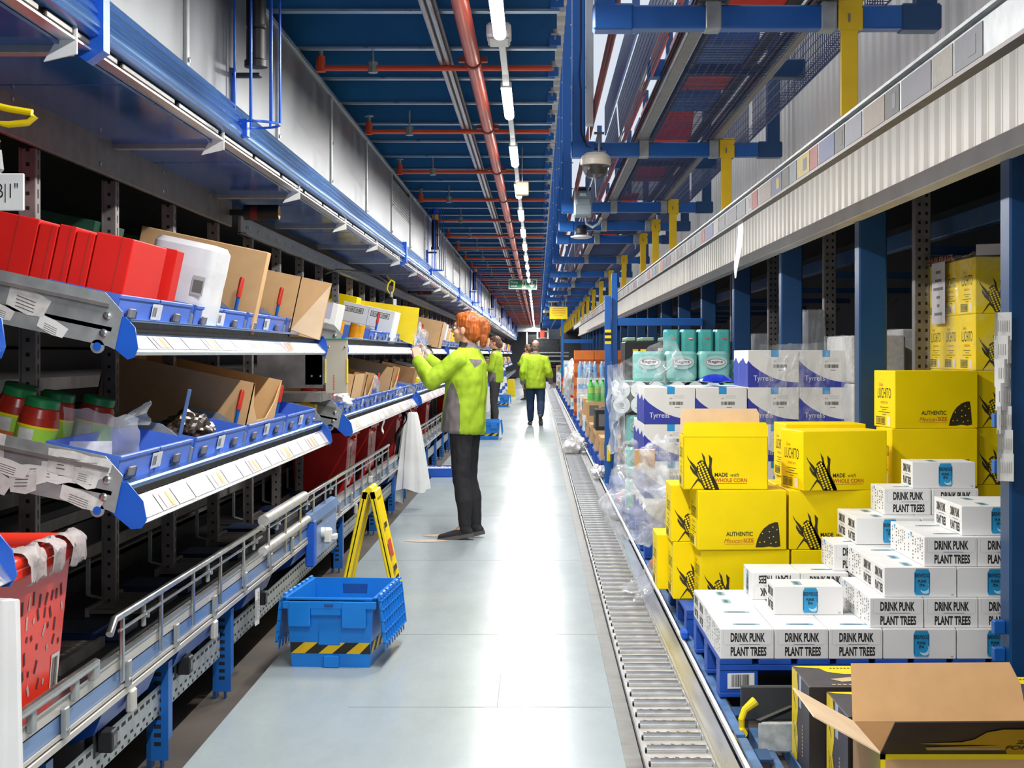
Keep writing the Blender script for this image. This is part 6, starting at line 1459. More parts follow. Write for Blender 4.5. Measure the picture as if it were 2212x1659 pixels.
# pendants on yellow cords
def pendant(loc, label, big=True, tagtxt=None):
    t = thing('cord_pendant', label, 'pendant', loc)
    b = MB(); b.tube([(-.22, .0, .33), (-.12, .0, .21), (-.02, 0, .185), (.04, 0, .175), (.048, 0, .165), (.03, 0, .15), (-.02, 0, .145), (-.06, 0, .15), (-.05, 0, .10)] if tagtxt else [(-.02, 0, .3), (.0, 0, .27), (.05, 0, .24), (.04, .02, .17), (.02, 0, .11), (-.02, 0, .17), (-.01, 0, .22), (.02, 0, .26)], .009, YELP, 10); b.build('yellow_cord', t)
    b = MB(); b.tube([(-.05, 0, .11), (-.05, 0, .06)], .008, DARK, 8) if tagtxt else b.box(-.04, .04, -.04, .04, .0, .09, DARK, .008); b.lathe([(.01, .0), (.018, .01), (.012, .06)], GALV, (-.05 if tagtxt else .02, 0, .02 if tagtxt else .09), 10); b.build('connector', t)
    if tagtxt:
        b = MB(); b.box(-.13, .02, -.004, .004, -.075, .02, WHITE, .002); b.text(tagtxt, (-.075, -.005, -.055), (1, 0, 0), (0, 0, 1), .08, .05, INK); b.build('tag', t)
    else:
        b = MB(); b.rect((.045, -.041, .01), (1, 0, 0), (0, 0, 1), 0, .03, 0, .07, WHITE); b.box(-.022, .022, -.02, .02, -.05, 0, DARK, .004); b.build('lower_plug', t)
    return t
pendant((-1.33, 3.9, 1.84), 'yellow cord with a white number tag hanging at the upper left edge', tagtxt='3|B|1"')
pendant((-1.39, 14.3, 1.83), 'black plug box on a looped yellow cord above the white barcode cartons')
b = MB(); b.tube([(-1.60, 11.5, 2.0), (-1.58, 12, 2.06), (-1.5, 13, 2.1), (-1.43, 13.8, 2.10), (-1.40, 14.2, 2.06)], .008, DARK, 6); tag(b.build('cable'), 'black cable looping from the shelf uprights to the plug box', 'cable')
# ================================================================== THINGS ON THE AISLE FLOOR
bt = thing('blue_tote', 'bright blue lidded tote with black and yellow hazard tape standing on the near aisle floor', 'tote', (-.925, 6.80, 0), math.radians(-4.2))
b = MB(); Wt, Lt, Ht = .396, .60, .315; tp_ = .022; t_ = .006
def tw(sx, sy, z, ins=0.): k = tp_ * (1 - z / Ht) + ins; return (sx * (Wt / 2 - k), (Lt / 2) + sy * (Lt / 2 - k), z)
for ins, zb in ((0, 0), (t_, .008)):
    for (p, q) in (((-1, -1), (1, -1)), ((1, -1), (1, 1)), ((1, 1), (-1, 1)), ((-1, 1), (-1, -1))):
        b.add([tw(*p, zb, ins), tw(*q, zb, ins), tw(*q, Ht, ins), tw(*p, Ht, ins)], [(0, 1, 2, 3)], TOTE)
    b.poly([tw(-1, -1, zb, ins), tw(1, -1, zb, ins), tw(1, 1, zb, ins), tw(-1, 1, zb, ins)], TOTE)
for (x0, x1, y0, y1) in ((-Wt / 2 - .012, Wt / 2 + .012, -.012, .006), (-Wt / 2 - .012, Wt / 2 + .012, Lt - .006, Lt + .012), (-Wt / 2 - .012, -Wt / 2 + .006, -.012, Lt + .012), (Wt / 2 - .006, Wt / 2 + .012, -.012, Lt + .012)): b.box(x0, x1, y0, y1, Ht - .012, Ht, TOTE, .003)
b.box(-.185, -.085, -.022, .012, .185, .30, TOTE, .005); b.box(.055, .165, -.022, .012, .18, .30, TOTE, .005); b.box(-.085, .055, -.018, .012, .235, .30, TOTE, .005); b.box(-.21, .21, -.02, .01, .265, .30, TOTE, .004)
b.box(-.055, .045, .008, .022, .10, .215, TOTE, .004); b.box(-.03, .04, -.0, .022, .0, .055, TOTE, .004)
b.box(-.02, .02, -.0235, -.01, .275, .29, mat('deep blue slot', '#0A4F96', .5), .002)
b.box(-.06, .06, Lt - .012, Lt + .002, .24, .29, mat('deep blue slot', '#0A4F96'), .003)
b.build('body', bt)
b = MB()
def tape(o, ux, uz, L_, h_):
    n_ = Vector(ux).cross(Vector(uz)) * .0012; o = Vector(o) + n_
    b.rect(o, ux, uz, 0, L_, 0, h_, YEL); x = -.06
    while x < L_:
        pts = []
        for (a, c_) in ((x, 0), (x + .062, 0), (x + .122, h_), (x + .06, h_)):
            pts.append((min(L_, max(0, a)), c_))
        if pts[1][0] - pts[0][0] > .002 or pts[2][0] - pts[3][0] > .002: b.flat(one(pts), o + n_ * .4, ux, uz, INK)
        x += .124
z0 = .062; k = tp_ * (1 - z0 / Ht)
tape(tw(-1, -1, z0), (1, 0, 0), Vector((0, -.022, .315)).normalized(), Wt - 2 * k, .05); tape(tw(1, -1, z0), (0, 1, 0), Vector((.022, 0, .315)).normalized(), Lt - 2 * k, .05)
b.build('hazard_tape', bt)
def lid(sgn):
    b = MB(); L_, H_ = Lt - .03, .205; x0 = sgn * (Wt / 2 + .018); tilt_ = .11
    M_ = Matrix.Translation((x0, .015, Ht - .004)) @ Matrix.Rotation(sgn * -tilt_, 4, 'Y')
    nt = 9
    pts = [(0, 0), (L_, 0)]
    for i in range(nt):
        w_ = L_ / nt; a = L_ - i * w_; pts += [(a, -H_ + .03), (a - w_ * .2, -H_ - .03), (a - w_ * .5, -H_ - .035), (a - w_ * .7, -H_ + .02)]
    pts += [(0, -H_ + .03)]
    b.prism(pts, M_ @ Matrix(((0, 0, 1, -.002), (1, 0, 0, 0), (0, 1, 0, 0), (0, 0, 0, 1))), .004, TOTE)
    for i in range(10): b.box(-.001, sgn * .014, i * L_ / 9.02, i * L_ / 9.02 + .004, -H_, -.01, TOTE, M=M_)
    for z in (-.015, -.055, -.105, -.155, -.2): b.box(-.001, sgn * .012, 0, L_, z - .004, z, TOTE, M=M_)
    for i in range(7): b.cyl(M_ @ Vector((0, .03 + i * .085, .005)), M_ @ Vector((0, .08 + i * .085, .005)), .009, TOTE, 8)
    b.build('lid', bt)
lid(1); lid(-1)
for i, (u, v, Y, rz) in enumerate(((1052, 950, 24.8, .0), (1083, 880, 40, 0), (1088, 832, 62, 0))):
    p = at(u, v, Y); dup(bt, (p.x, p.y, 0), rz, 'blue lidded tote with hazard tape %s' % ('at the feet of the second picker', 'on the floor behind the second picker', 'far along the aisle at the shelf side')[i])
bt['group'] = None; del bt['group']
# folded open yellow floor sign seen edge on
fs = thing('floor_sign', 'yellow folding floor sign standing edge on behind the blue tote', 'floor sign', (-.945, 8.55, 0))
for sg in (-1, 1):
    b = MB(); top = Vector((sg * .018, 0, .63)); bot = Vector((sg * .155, 0, .0)); d = bot - top; L_ = d.length
    zax = -d.normalized(); xax = Vector((zax.z, 0, -zax.x)) ; M_ = Matrix(((xax.x, 0, zax.x, bot.x), (0, 1, 0, 0), (xax.z, 0, zax.z, bot.z), (0, 0, 0, 1)))
    b.box(-.006, .006, .0, .29, 0, L_, YELP, .003, M=M_); b.box(-.019, .019, 0, .02, 0, L_, YELP, .005, M=M_); b.box(-.019, .019, .27, .29, 0, L_, YELP, .005, M=M_); b.box(-.019, .019, 0, .29, L_ - .05, L_, YELP, .006, M=M_)
    if sg > 0:
        ux = Vector((0, 1, 0)); o = M_ @ Vector((.0205, 0, 0))
        for (a, c_, z, h_, m_) in ((.06, .2, .42, .03, INK), (.06, .22, .25, .1, mat('red ink sign', '#D23A22', .5)), (.05, .24, .17, .03, INK), (.05, .24, .12, .02, INK)): b.rect(o, ux, zax, a, c_, z, z + h_, m_)
    b.build('panel', fs)
b = MB(); b.cyl((0, 0.0, .632), (0, .29, .632), .02, YELP, 12); b.build('hinge', fs)
f2 = thing('floor_sign', 'yellow caution floor sign with a warning triangle standing in the middle of the far aisle', 'floor sign', (at(1103.5, 857, 49.7).x, 49.7, 0))
b = MB(); b.prism([(-.155, 0), (.145, 0), (.11, .585), (-.10, .585)], Matrix(((1, 0, 0, 0), (0, 0, 1, 0), (0, 1, 0, 0), (0, 0, 0, 1))) @ Matrix.Rotation(-.2, 4, 'X'), .012, YELP)
def fw(x, z): return Vector((x, z * .199 - .004, z * .98))
def fq(pts, m): b.poly([fw(x, z) for x, z in pts], m)
fq([(-.055, .24), (.055, .24), (0, .35)], INK); b.poly([fw(x, z) + Vector((0, -.001, 0)) for x, z in [(-.043, .247), (.043, .247), (0, .332)]], YELP); b.poly([fw(x, z) + Vector((0, -.002, 0)) for x, z in [(-.006, .265), (.006, .265), (.006, .31), (-.006, .31)]], INK)
for (z, w_, m_) in ((.53, .06, INK), (.40, .06, INKR), (.19, .06, INKR), (.15, .09, INKR)): fq([(-w_, z), (w_, z), (w_, z + .022), (-w_, z + .022)], m_)
b.build('front_panel', f2)
b = MB(); b.prism([(-.155, 0), (.145, 0), (.11, .585), (-.10, .585)], Matrix.Translation((0, .26, 0)) @ Matrix(((1, 0, 0, 0), (0, 0, 1, 0), (0, 1, 0, 0), (0, 0, 0, 1))) @ Matrix.Rotation(.2, 4, 'X'), .012, YELP); b.build('back_panel', f2)
# blue tray with scraps
ty = thing('blue_tray', 'shallow blue tray of white scraps on the floor behind the ginger haired picker', 'tray', (-1.12, 17.3, .0), .05)
b = MB(); b.box(-.16, .16, 0, .5, 0, .01, CAPB)
for (a, c_, e_, g_) in ((-.16, -.15, 0, .5), (.15, .16, 0, .5), (-.16, .16, 0, .01), (-.16, .16, .49, .5)): b.box(a, c_, e_, g_, 0, .10, CAPB, .002)
b.build('tray_body', ty); b = MB(); b.grid(lambda u, v: Vector((-.14 + .28 * u, .02 + .46 * v, .085 + .02 * noise.noise(Vector((u * 9, v * 9, 1))))), 16, 20, mat('paper scraps', '#CFC6C8', .6, 0, .3, 60)); o = b.build('scraps', ty)
b = MB(); b.flat(one(circle(0, 0, .085, 24, 1.9, 1.0)), (-.83, 11.42, .002), (1, 0, 0), (0, 1, 0), mat('bare brown patch', '#BBA18F', .5, 0, .08, 10)); b.flat(one(circle(0, 0, .075, 24, 1.7, 1.0)), (-.76, 11.75, .002), (1, 0, 0), (0, 1, 0), mat('bare brown patch', '#BBA18F')); struct(b.build('floor'))
# hanging rolls of white bags
def bag_roll(loc, w0, w1, h_, label, seed, bands=False):
    t = thing('bag_roll', label, 'bags', loc, group='white bag bundles hanging from the shelf rails')
    b = MB(); N = 40
    def ring(f):
        w_ = (w0 + (w1 - w0) * f ** .75) / 2; out = []
        for k in range(N):
            a = 2 * PI * k / N; r_ = 1 + .10 * math.sin(a * 7 + seed) * f + .05 * math.sin(a * 13 + seed * 2)
            out.append((w_ * math.cos(a) * r_, w_ * .42 * math.sin(a) * r_, -h_ * f + .02 * f * math.sin(a * 3 + seed)))
        return out
    fs_ = [0, .03, .12, .25, .4, .55, .7, .85, 1.0]
    BW = mat('white polythene', '#ECEBEA', .32, 0, .03, 6, bump=.25); BBL = mat('blue polythene print', '#2A62B8', .35, 0, .05, 6)
    for i in range(len(fs_) - 1):
        m = BBL if bands and i in (2, 3, 6) else BW
        b.add(ring(fs_[i]) + ring(fs_[i + 1]), [(k, (k + 1) % N, N + (k + 1) % N, N + k) for k in range(N)], m)
    b.poly(ring(0)[::-1], BW); b.build('bags', t)
    b = MB(); b.tube([(0, 0, 0), (-.01, 0, .03), (0, 0, .06), (.01, 0, .04)], .006, GALV, 6); b.build('hook', t)
    return t
t = bag_roll((-1.13, 13.7, .875), .10, .31, .70, 'bundle of white plastic bags hanging from the lower shelf rail beside the ginger haired picker', 1.3)
b = MB(); b.grid(lambda u, v: Vector((-.10 - .06 * v + .035 * math.sin(v * 9) * (1 - v) + .05 * u, .03 * math.sin(u * 5 + v * 6), .0 - .42 * v)), 6, 22, mat('black polythene strip', '#222226', .18, 0, .1, 12)); b.build('black_strip', t)
b = MB(); b.grid(lambda u, v: Vector((-.07 - .10 * v + (u - .5) * (.05 + .13 * v), .02 + .02 * math.sin(u * 9), -.25 - .56 * v + .02 * math.sin(u * 4))), 12, 16, BAGW); b.build('loose_bag', t)
bag_roll((-1.185, 3.32, .865), .115, .14, .75, 'white plastic bag bundle at the lower left edge, in front of the orange red crate', 4.2)
for i, y in enumerate((27.6, 31, 34.5, 38, 41.5, 45, 49)):
    bag_roll((-1.10, y, .95), .12, .30, .72, 'distant bundle of bags hanging from the shelf rail beyond the ginger haired picker, %s' % nth(i), i * 1.7, bands=i > 1)
b = MB(); b.grid(lambda u, v: Vector((.01 * math.sin(v * 6), -.05 + .10 * u + .03 * (v - .3), -.14 * v + .012 * math.sin(u * 7))), 8, 10, BAGW); tag(b.build('plastic_scrap', None, (-1.11, 11.0, .97)), 'scrap of white plastic draped over the lower rail of the second shelf', 'plastic')
# ================================================================== SIGNS
def exit_sign(loc, s, label, chains=True, text='Fire\nexit'):
    t = thing('exit_sign', label, 'sign', loc, (0, math.radians(1.2), 0)); t.scale = (s,) * 3
    b = MB(); b.box(-.28, .28, -.004, .004, -.1, .1, WHITE, .002); o = Vector((-.28, -.0048, -.1)); ux, uz = Vector((1, 0, 0)), Vector((0, 0, 1)); e_ = Vector((0, -.0006, 0))
    b.rect(o, ux, uz, .018, .54, .018, .182, GREEN)
    b.text('Fire', o + e_ + ux * .04 + uz * .105, ux, uz, .14, .058, WHITE, bold=.02); b.text('exit', o + e_ + ux * .045 + uz * .04, ux, uz, .13, .05, WHITE, bold=.02)
    b.rect(o + e_, ux, uz, .265, .345, .018, .182, WHITE)       # doorway with a running figure
    fg = GREEN
    b.flat(one(circle(.318, .158, .012, 12)), o + e_ * 2, ux, uz, fg)
    for q in ([(.29, .138), (.315, .143), (.322, .1), (.296, .09)], [(.296, .095), (.316, .098), (.30, .06), (.27, .045), (.268, .055), (.286, .068)], [(.30, .095), (.32, .098), (.335, .07), (.325, .03), (.316, .03), (.322, .066)], [(.315, .138), (.34, .115), (.336, .108), (.312, .125)], [(.295, .138), (.27, .12), (.272, .10), (.28, .1), (.28, .115), (.3, .126)]): b.flat(one(q), o + e_ * 2, ux, uz, fg)
    b.flat(one([(.44, .172), (.475, .172), (.475, .085), (.505, .115), (.515, .09), (.458, .03), (.40, .09), (.41, .115), (.44, .085)]), o + e_, ux, uz, WHITE)
    b.build('panel', t)
    if chains:
        for x in (-.185, .19):
            b = MB(); z = .095
            while z < .60:
                b.tube([(x + (.006 if int(z * 50) % 2 else 0) * math.cos(a), .006 * (0 if int(z * 50) % 2 else 1) * math.cos(a), z + .012 + .014 * math.sin(a)) for a in [2 * PI * k / 8 for k in range(8)]], .0025, CHROME, 5, closed=True); z += .02
            b.build('chain', t)
exit_sign(at(1129.5, 614, 30), 1.0, 'green fire exit sign with running figure and down arrow hung from the ceiling')
exit_sign(at(1141, 699, 79.88), 1.15, 'small far green exit sign on the pale cross gantry at the end of the aisle', chains=False)
# ================================================================== END OF THE AISLE
fg_ = thing('cross_gantry', 'pale cross gantry with dark openings closing off the far end of the aisle', 'gantry', (0, 80, 0))
b = MB(); b.box(-1.3, .6, -.1, .1, 2.55, 3.05, mat('pale gantry', '#C9CBCC', .5), .01); b.build('beam', fg_)
b = MB(); b.box(.10, .48, -.2, 0, 3.05, 4.4 - .65, mat('pale gantry', '#C9CBCC')); b.build('panel', fg_)
for x in (-.55, .0, .55):
    b = MB(); b.box(x - .04, x + .04, -.05, .05, 0, 2.55, mat('pale gantry', '#C9CBCC')); b.build('post', fg_)
b = MB(); b.box(-.5, -.05, -.06, -.04, 1.95, 2.4, DARK); b.build('dark_opening', fg_)
b = MB(); b.box(.15, .5, -.12, -.1, 2.6, 3.0, DARK); b.build('dark_opening', fg_)
mc = thing('distant_machine', 'dark machinery with pale bars across the far end of the aisle', 'machine', (.35, 76, 0))
b = MB()
for i in range(9): b.box(-.3 + rnd.uniform(-.1, .8) - .25, -.1 + rnd.uniform(.1, .9), -.4 + .1 * i, -.35 + .1 * i, rnd.uniform(.6, 1.3), rnd.uniform(1.5, 2.2), mat('dark machine', '#303438', .4, .4, .3, 12), .02)
b.box(-.6, 1.1, -.3, .3, -.03, .65, mat('dark machine', '#303438')); b.build('body', mc)
for z in (1.0, 1.25, 1.42):
    b = MB(); b.box(-.7, 1.2, -.6, -.55, z, z + .06, GALV); b.build('bar', mc)
b = MB(); b.box(-.22, .0, -.2, .1, 2.2, 2.55, REDO, .01); b.box(-.3, .1, -.25, .15, 2.15, 2.2, GALVD); b.build('red_bin', mc)
# ================================================================== PEOPLE
def rings(b, cs, rs_, m, side=(0, 1, 0), n=18):
    """closed loft: ring centres, (side radius, front radius) pairs"""
    side = Vector(side); vs = []
    for i, c_ in enumerate(cs):
        c_ = Vector(c_); d = (Vector(cs[min(i + 1, len(cs) - 1)]) - Vector(cs[max(0, i - 1)])).normalized()
        s_ = (side - d * side.dot(d)).normalized(); f_ = s_.cross(d)
        for k in range(n):
            a = 2 * PI * k / n; vs.append(c_ + s_ * math.cos(a) * rs_[i][0] + f_ * math.sin(a) * rs_[i][1])
    N = len(cs); fs_ = [(i * n + k, i * n + (k + 1) % n, (i + 1) * n + (k + 1) % n, (i + 1) * n + k) for i in range(N - 1) for k in range(n)]
    fs_ += [tuple(range(n))[::-1], tuple((N - 1) * n + k for k in range(n))]
    b.add(vs, fs_, m)
def cap(b, p, q, r0, r1, m, n=14):
    """tapered limb with round ends"""
    p = Vector(p); q = Vector(q); d = (q - p).normalized(); cs = []; rs_ = []
    for a in (80, 55, 25): cs.append(p - d * r0 * math.sin(math.radians(a))); rs_.append((r0 * math.cos(math.radians(a)),) * 2)
    cs.append(p); rs_.append((r0, r0)); cs.append((p + q) / 2); rs_.append(((r0 + r1) / 2,) * 2); cs.append(q); rs_.append((r1, r1))
    for a in (25, 55, 80): cs.append(q + d * r1 * math.sin(math.radians(a))); rs_.append((r1 * math.cos(math.radians(a)),) * 2)
    rings(b, cs, rs_, m, (0, 1, 0) if abs(d.y) < .9 else (1, 0, 0), n)
def ball(b, c_, r3, m, n=14):
    c_ = Vector(c_); cs = []; rs_ = []
    for a in (-84, -65, -40, -15, 15, 40, 65, 84): cs.append(c_ + Vector((0, 0, r3[2] * math.sin(math.radians(a))))); rs_.append((r3[1] * math.cos(math.radians(a)), r3[0] * math.cos(math.radians(a))))
    rings(b, cs, rs_, m, (0, 1, 0), n)
def remesh(b, vox, smooth=3, mats=None, fn=None, disp=0., dfreq=9., seed=0, zf=.55):
    me = bpy.data.meshes.new('figure'); me.from_pydata(b.v, [], b.f); me.update()
    ob = bpy.data.objects.new('figure', me); SC.collection.objects.link(ob)
    md = ob.modifiers.new('r', 'REMESH'); md.mode = 'VOXEL'; md.voxel_size = vox; md.use_smooth_shade = True
    if smooth: sm = ob.modifiers.new('s', 'SMOOTH'); sm.iterations = smooth; sm.factor = .5
    out = bpy.data.meshes.new_from_object(ob.evaluated_get(bpy.context.evaluated_depsgraph_get()))
    bpy.data.objects.remove(ob); bpy.data.meshes.remove(me)
    if disp:
        nn = [v.normal.copy() for v in out.vertices]
        for v, n_ in zip(out.vertices, nn):
            q = Vector((v.co.x * dfreq, v.co.y * dfreq, v.co.z * dfreq * zf + seed)); v.co += n_ * disp * (noise.noise(q) + .5 * noise.noise(q * 2.3))
    for m in mats: out.materials.append(m)
    if fn:
        for p in out.polygons: p.material_index = fn(p.center)
    for p in out.polygons: p.use_smooth = True
    return out
def hand(b, w, d, palm_n, curl, m, s=1., thumb=1):
    """palm and five bent fingers; w wrist, d direction of the hand, palm_n the way the palm faces"""
    w = Vector(w); d = Vector(d).normalized(); pn = Vector(palm_n); pn = (pn - d * pn.dot(d)).normalized(); sd = d.cross(pn) * thumb
    for k in range(4): cap(b, w + sd * (.027 - .018 * k) * s * .7, w + d * .085 * s + sd * (.030 - .020 * k) * s, .015 * s, .0125 * s, m, 8)
    for k, L_ in enumerate((.070, .078, .072, .056)):
        p = w + d * .088 * s + sd * (.030 - .020 * k) * s; a = 0
        for j, (f, r) in enumerate(((.45, .0088), (.32, .008), (.23, .0072))):
            a += curl * (.7 + .25 * j) + .05 * k; q = p + (d * math.cos(a) + pn * math.sin(a)) * L_ * f * s; cap(b, p, q, r * s, r * .93 * s, m, 8); p = q
    p = w + d * .025 * s + sd * .03 * s; dd = (d * .75 + sd * .6 + pn * .35).normalized()
    for (L_, r) in ((.042, .0115), (.030, .0095), (.024, .0085)):
        q = p + dd * L_ * s; cap(b, p, q, r * s, r * .92 * s, m, 8); p = q; dd = (dd + d * .35 + pn * .25).normalized()
EYEW = mat('eye white', '#EDE8E2', .3, 0, .02, 10); IRIS = mat('eye brown', '#4A3322', .25, 0, .05, 20)
def person(label, loc, rz, J, hairm, jm, tm_, hair, vox=.0065, panel=True, shoes=BLACKF, sc=1.0):
    """J: joints in a frame where +x is forward, +y the person's left, z up"""
    b = MB(); m = SKIN
    hc = Vector(J['head']); yaw = J.get('yaw', 0); pit = J.get('pitch', 0)
    H = Matrix.Translation(hc) @ Matrix.Rotation(yaw, 4, 'Z') @ Matrix.Rotation(pit, 4, 'Y')
    hb = MB()
    ball(hb, (-.012, 0, .028), (.098, .076, .092), m); ball(hb, (.022, 0, -.045), (.066, .056, .068), m); ball(hb, (.058, 0, -.088), (.026, .026, .022), m)
    ball(hb, (.072, 0, .032), (.02, .05, .022), m); cap(hb, (.082, 0, .012), (.106, 0, -.022), .010, .014, m, 8); ball(hb, (.082, 0, -.057), (.014, .026, .012), m)
    for s_ in (-1, 1):
        ball(hb, (-.005, s_ * .077, -.012), (.022, .009, .032), m); ball(hb, (.052, s_ * .045, -.028), (.028, .02, .024), m)
    b.add([H @ Vector(v) for v in hb.v], hb.f, m)
    nk = Vector(J['neck']); cap(b, nk, hc + Vector((-.02, 0, -.07)), .060, .052, m)
    pel = Vector(J['pelvis']); ch = (nk * .72 + pel * .28)
    rings(b, [pel - Vector((0, 0, .08)), pel, (pel + ch) / 2, ch, nk - Vector((0, 0, .04)), nk], [(.11, .08), (.145, .10), (.125, .09), (.155, .10), (.12, .07), (.05, .05)], m)
    for s_ in 'LR':
        cap(b, J['sh' + s_], J['el' + s_], .045, .038, m); cap(b, J['el' + s_], J['wr' + s_], .038, .026, m); cap(b, nk - Vector((0, 0, .05)), J['sh' + s_], .05, .045, m)
        cap(b, J['hip' + s_], J['kn' + s_], .072, .05, m); cap(b, J['kn' + s_], J['an' + s_], .05, .035, m)
        an_ = Vector(J['an' + s_]); toe = an_ + (Vector(J['toe' + s_]) - an_) * .25; cap(b, an_, toe, .030, .022, m)
        hd = J.get('hand' + s_)
        if hd: hand(b, J['wr' + s_], hd[0], hd[1], hd[2], m, .95, hd[3])
    Hi = H.inverted()
    def skinfn(c_):
        q = Hi @ c_
        return 1 if (q.x > .082 and abs(q.y) < .024 and abs(q.z + .058) < .009) else 0
    me = remesh(b, vox, 2, [SKIN, LIPS], skinfn)
    # eyes
    e = MB()
    for s_ in (-1, 1):
        for (r, x, mm) in ((.0125, .076, EYEW), (.0075, .0835, IRIS)):
            eb = MB(); ball(eb, (x, s_ * .031, .004), (r, r, r), mm, 10); e.add([H @ Vector(v) for v in eb.v], eb.f, mm)
        eb = MB(); eb.bar((.088, s_ * .012, .026), (.078, s_ * .05, .028), .008, .006, hairm); e.add([H @ Vector(v) for v in eb.v], eb.f, hairm)
    bm = bmesh.new(); bm.from_mesh(me); em = e.mesh('e'); k0 = len(me.materials)
    for mm in em.materials: me.materials.append(mm)
    n0 = len(bm.faces); bm.from_mesh(em); bm.faces.ensure_lookup_table()
    for i in range(n0, len(bm.faces)): bm.faces[i].material_index += k0
    bm.to_mesh(me); bm.free(); bpy.data.meshes.remove(em)
    o = link('person', me, None, loc, (0, 0, rz)); o.scale = (sc,) * 3; tag(o, label, 'person')
    # hair
    b = MB()
    for (c_, r3) in hair: 
        hb = MB(); ball(hb, c_, r3, hairm); b.add([H @ Vector(v) for v in hb.v], hb.f, hairm)
    link('hair', remesh(b, vox * .9, 2, [hairm], None, .007, 62, 3, .14), o)
    # jacket
    b = MB(); hem = J['hem']; w_ = J.get('girth', 1.0); cx = J.get('jx', 0.)
    T0, T1 = Vector((pel.x + cx, pel.y, hem)), nk
    zs = [(0, .195, .158), (.03, .2, .165), (.35, .195, .16), (.62, .2, .155), (.82, .185, .135), (.93, .13, .10), (1.0, .075, .078), (1.05, .068, .072)]
    rings(b, [T0 + (T1 - T0) * f for f, _, _ in zs], [(a * w_, c_ * w_) for _, a, c_ in zs], jm, n=24)
    for s_ in 'LR':
        sh, el, wr = Vector(J['sh' + s_]), Vector(J['el' + s_]), Vector(J['wr' + s_]); sh = sh + Vector((0, -.012 if s_ == 'L' else .012, -.022)); cap(b, sh, el, .074 * w_, .07 * w_, jm); cap(b, el, wr, .07 * w_, .05, jm); cap(b, nk - Vector((0, 0, .085)), sh, .07, .072 * w_, jm)
    ax = (T1 - T0).normalized()
    def jfn(c_):
        f = (c_ - T0).dot(ax) / (T1 - T0).length; rel = c_ - (T0 + (T1 - T0) * f)
        if f > .985 and abs(rel.y) < .11 and abs(rel.x) < .11: return 2 if rel.x > -.01 else 1
        if panel and f < .58 and abs(rel.y) > .07:
            arm = min((c_ - Vector(J['el' + s_])).length for s_ in 'LR')
            hw = .085 * (1 - (f / .60) ** 3)
            if abs(rel.x - .045) < hw and (arm > .13 or f < .3): return 1
        if panel == 2 and .70 < f < .86 and rel.x < -.06 and .03 < abs(rel.y) < .1 + (f - .7) * .3 and abs(rel.y) > .02 + (.86 - f): return 1
        return 0
    link('jacket', remesh(b, vox * 1.3, 4, [jm, GREYF, BLACKF], jfn, .010, 13, loc[1]), o)
    # trousers
    b = MB(); rings(b, [pel + Vector((0, 0, .12)), pel, pel - Vector((0, 0, .09))], [(.165, .12), (.178, .125), (.13, .10)], tm_)
    tl = J.get('trouser', (.098, .066, .052))
    for s_ in 'LR':
        cap(b, J['hip' + s_], J['kn' + s_], tl[0], tl[1], tm_); an = Vector(J['an' + s_]); kn = Vector(J['kn' + s_]); cf = kn + (an - kn) * .45 + Vector((-.012, 0, 0)); cap(b, kn, cf, tl[1], tl[1] * .98, tm_); cap(b, cf, an + (kn - an) * .07, tl[1] * .96, tl[2], tm_)
    link('trousers', remesh(b, vox * 1.2, 3, [tm_], None, .006, 16, 2), o)
    for s_ in 'LR':
        an, toe = Vector(J['an' + s_]), Vector(J['toe' + s_]); d = (toe - an); fd = d.normalized(); up = Vector((0, 0, 1)); up = (up - fd * up.dot(fd)).normalized(); sd = up.cross(fd)
        b = MB(); heel = an - fd * .05; 
        base = [heel + up * -.035 + fd * t for t in (0, .03, .09, .16, .215, .255, .27)]
        rings(b, base, [(.030, .026), (.036, .040), (.036, .042), (.042, .034), (.042, .026), (.032, .020), (.012, .010)], shoes, sd, 14); cap(b, an + up * .045, an - up * .01, .040, .045, shoes)
        for i in range(3): pass
        sh_ = remesh(b, .006, 3, [shoes]); so = link('shoe', sh_, o)
        b = MB(); b2 = [heel + up * -.07 + fd * t for t in (-.005, .03, .09, .16, .215, .26, .278)]
        ws = (.026, .036, .034, .042, .043, .032, .012); n_ = len(b2)
        vs = [p + sd * w for p, w in zip(b2, ws)] + [p - sd * w for p, w in zip(b2[::-1], ws[::-1])]
        vt = [v + up * .028 for v in vs]; k = len(vs); b.add(vs + vt, [tuple(range(k))[::-1], tuple(range(k, 2 * k))] + [(i, (i + 1) % k, k + (i + 1) % k, k + i) for i in range(k)], mat('shoe sole', '#5B5654', .6)); b.build('sole', so)
    return o
# the ginger haired picker
W1 = dict(head=(-.005, 0, 1.585), yaw=.0, pitch=-.10, neck=(-.03, 0, 1.455), pelvis=(.0, 0, .90), hem=.80, jx=.015, girth=1.0,
          shL=(.0, .175, 1.375), elL=(.175, .25, 1.20), wrL=(.315, .17, 1.34), shR=(.02, -.175, 1.375), elR=(.20, -.24, 1.22), wrR=(.36, -.12, 1.36),
          handL=((.25, -.25, .9), (.7, -.7, -.1), .45, -1), handR=((.2, .2, .9), (.7, .7, -.1), .5, 1),
          hipL=(.0, .085, .88), knL=(-.0, .09, .46), anL=(-.035, .09, .085), toeL=(.17, .12, .05), hipR=(.0, -.085, .88), knR=(.0, -.07, .46), anR=(-.06, -.08, .085), toeR=(.145, -.10, .05), trouser=(.096, .066, .046))
hair1 = [((-.028, 0, .045), (.106, .088, .098)), ((-.065, 0, .0), (.075, .082, .10)), ((-.115, 0, .055), (.06, .055, .06)), ((-.15, 0, .01), (.045, .045, .075)), ((-.155, .01, -.06), (.03, .035, .07)), ((.02, 0, .085), (.07, .07, .045))]
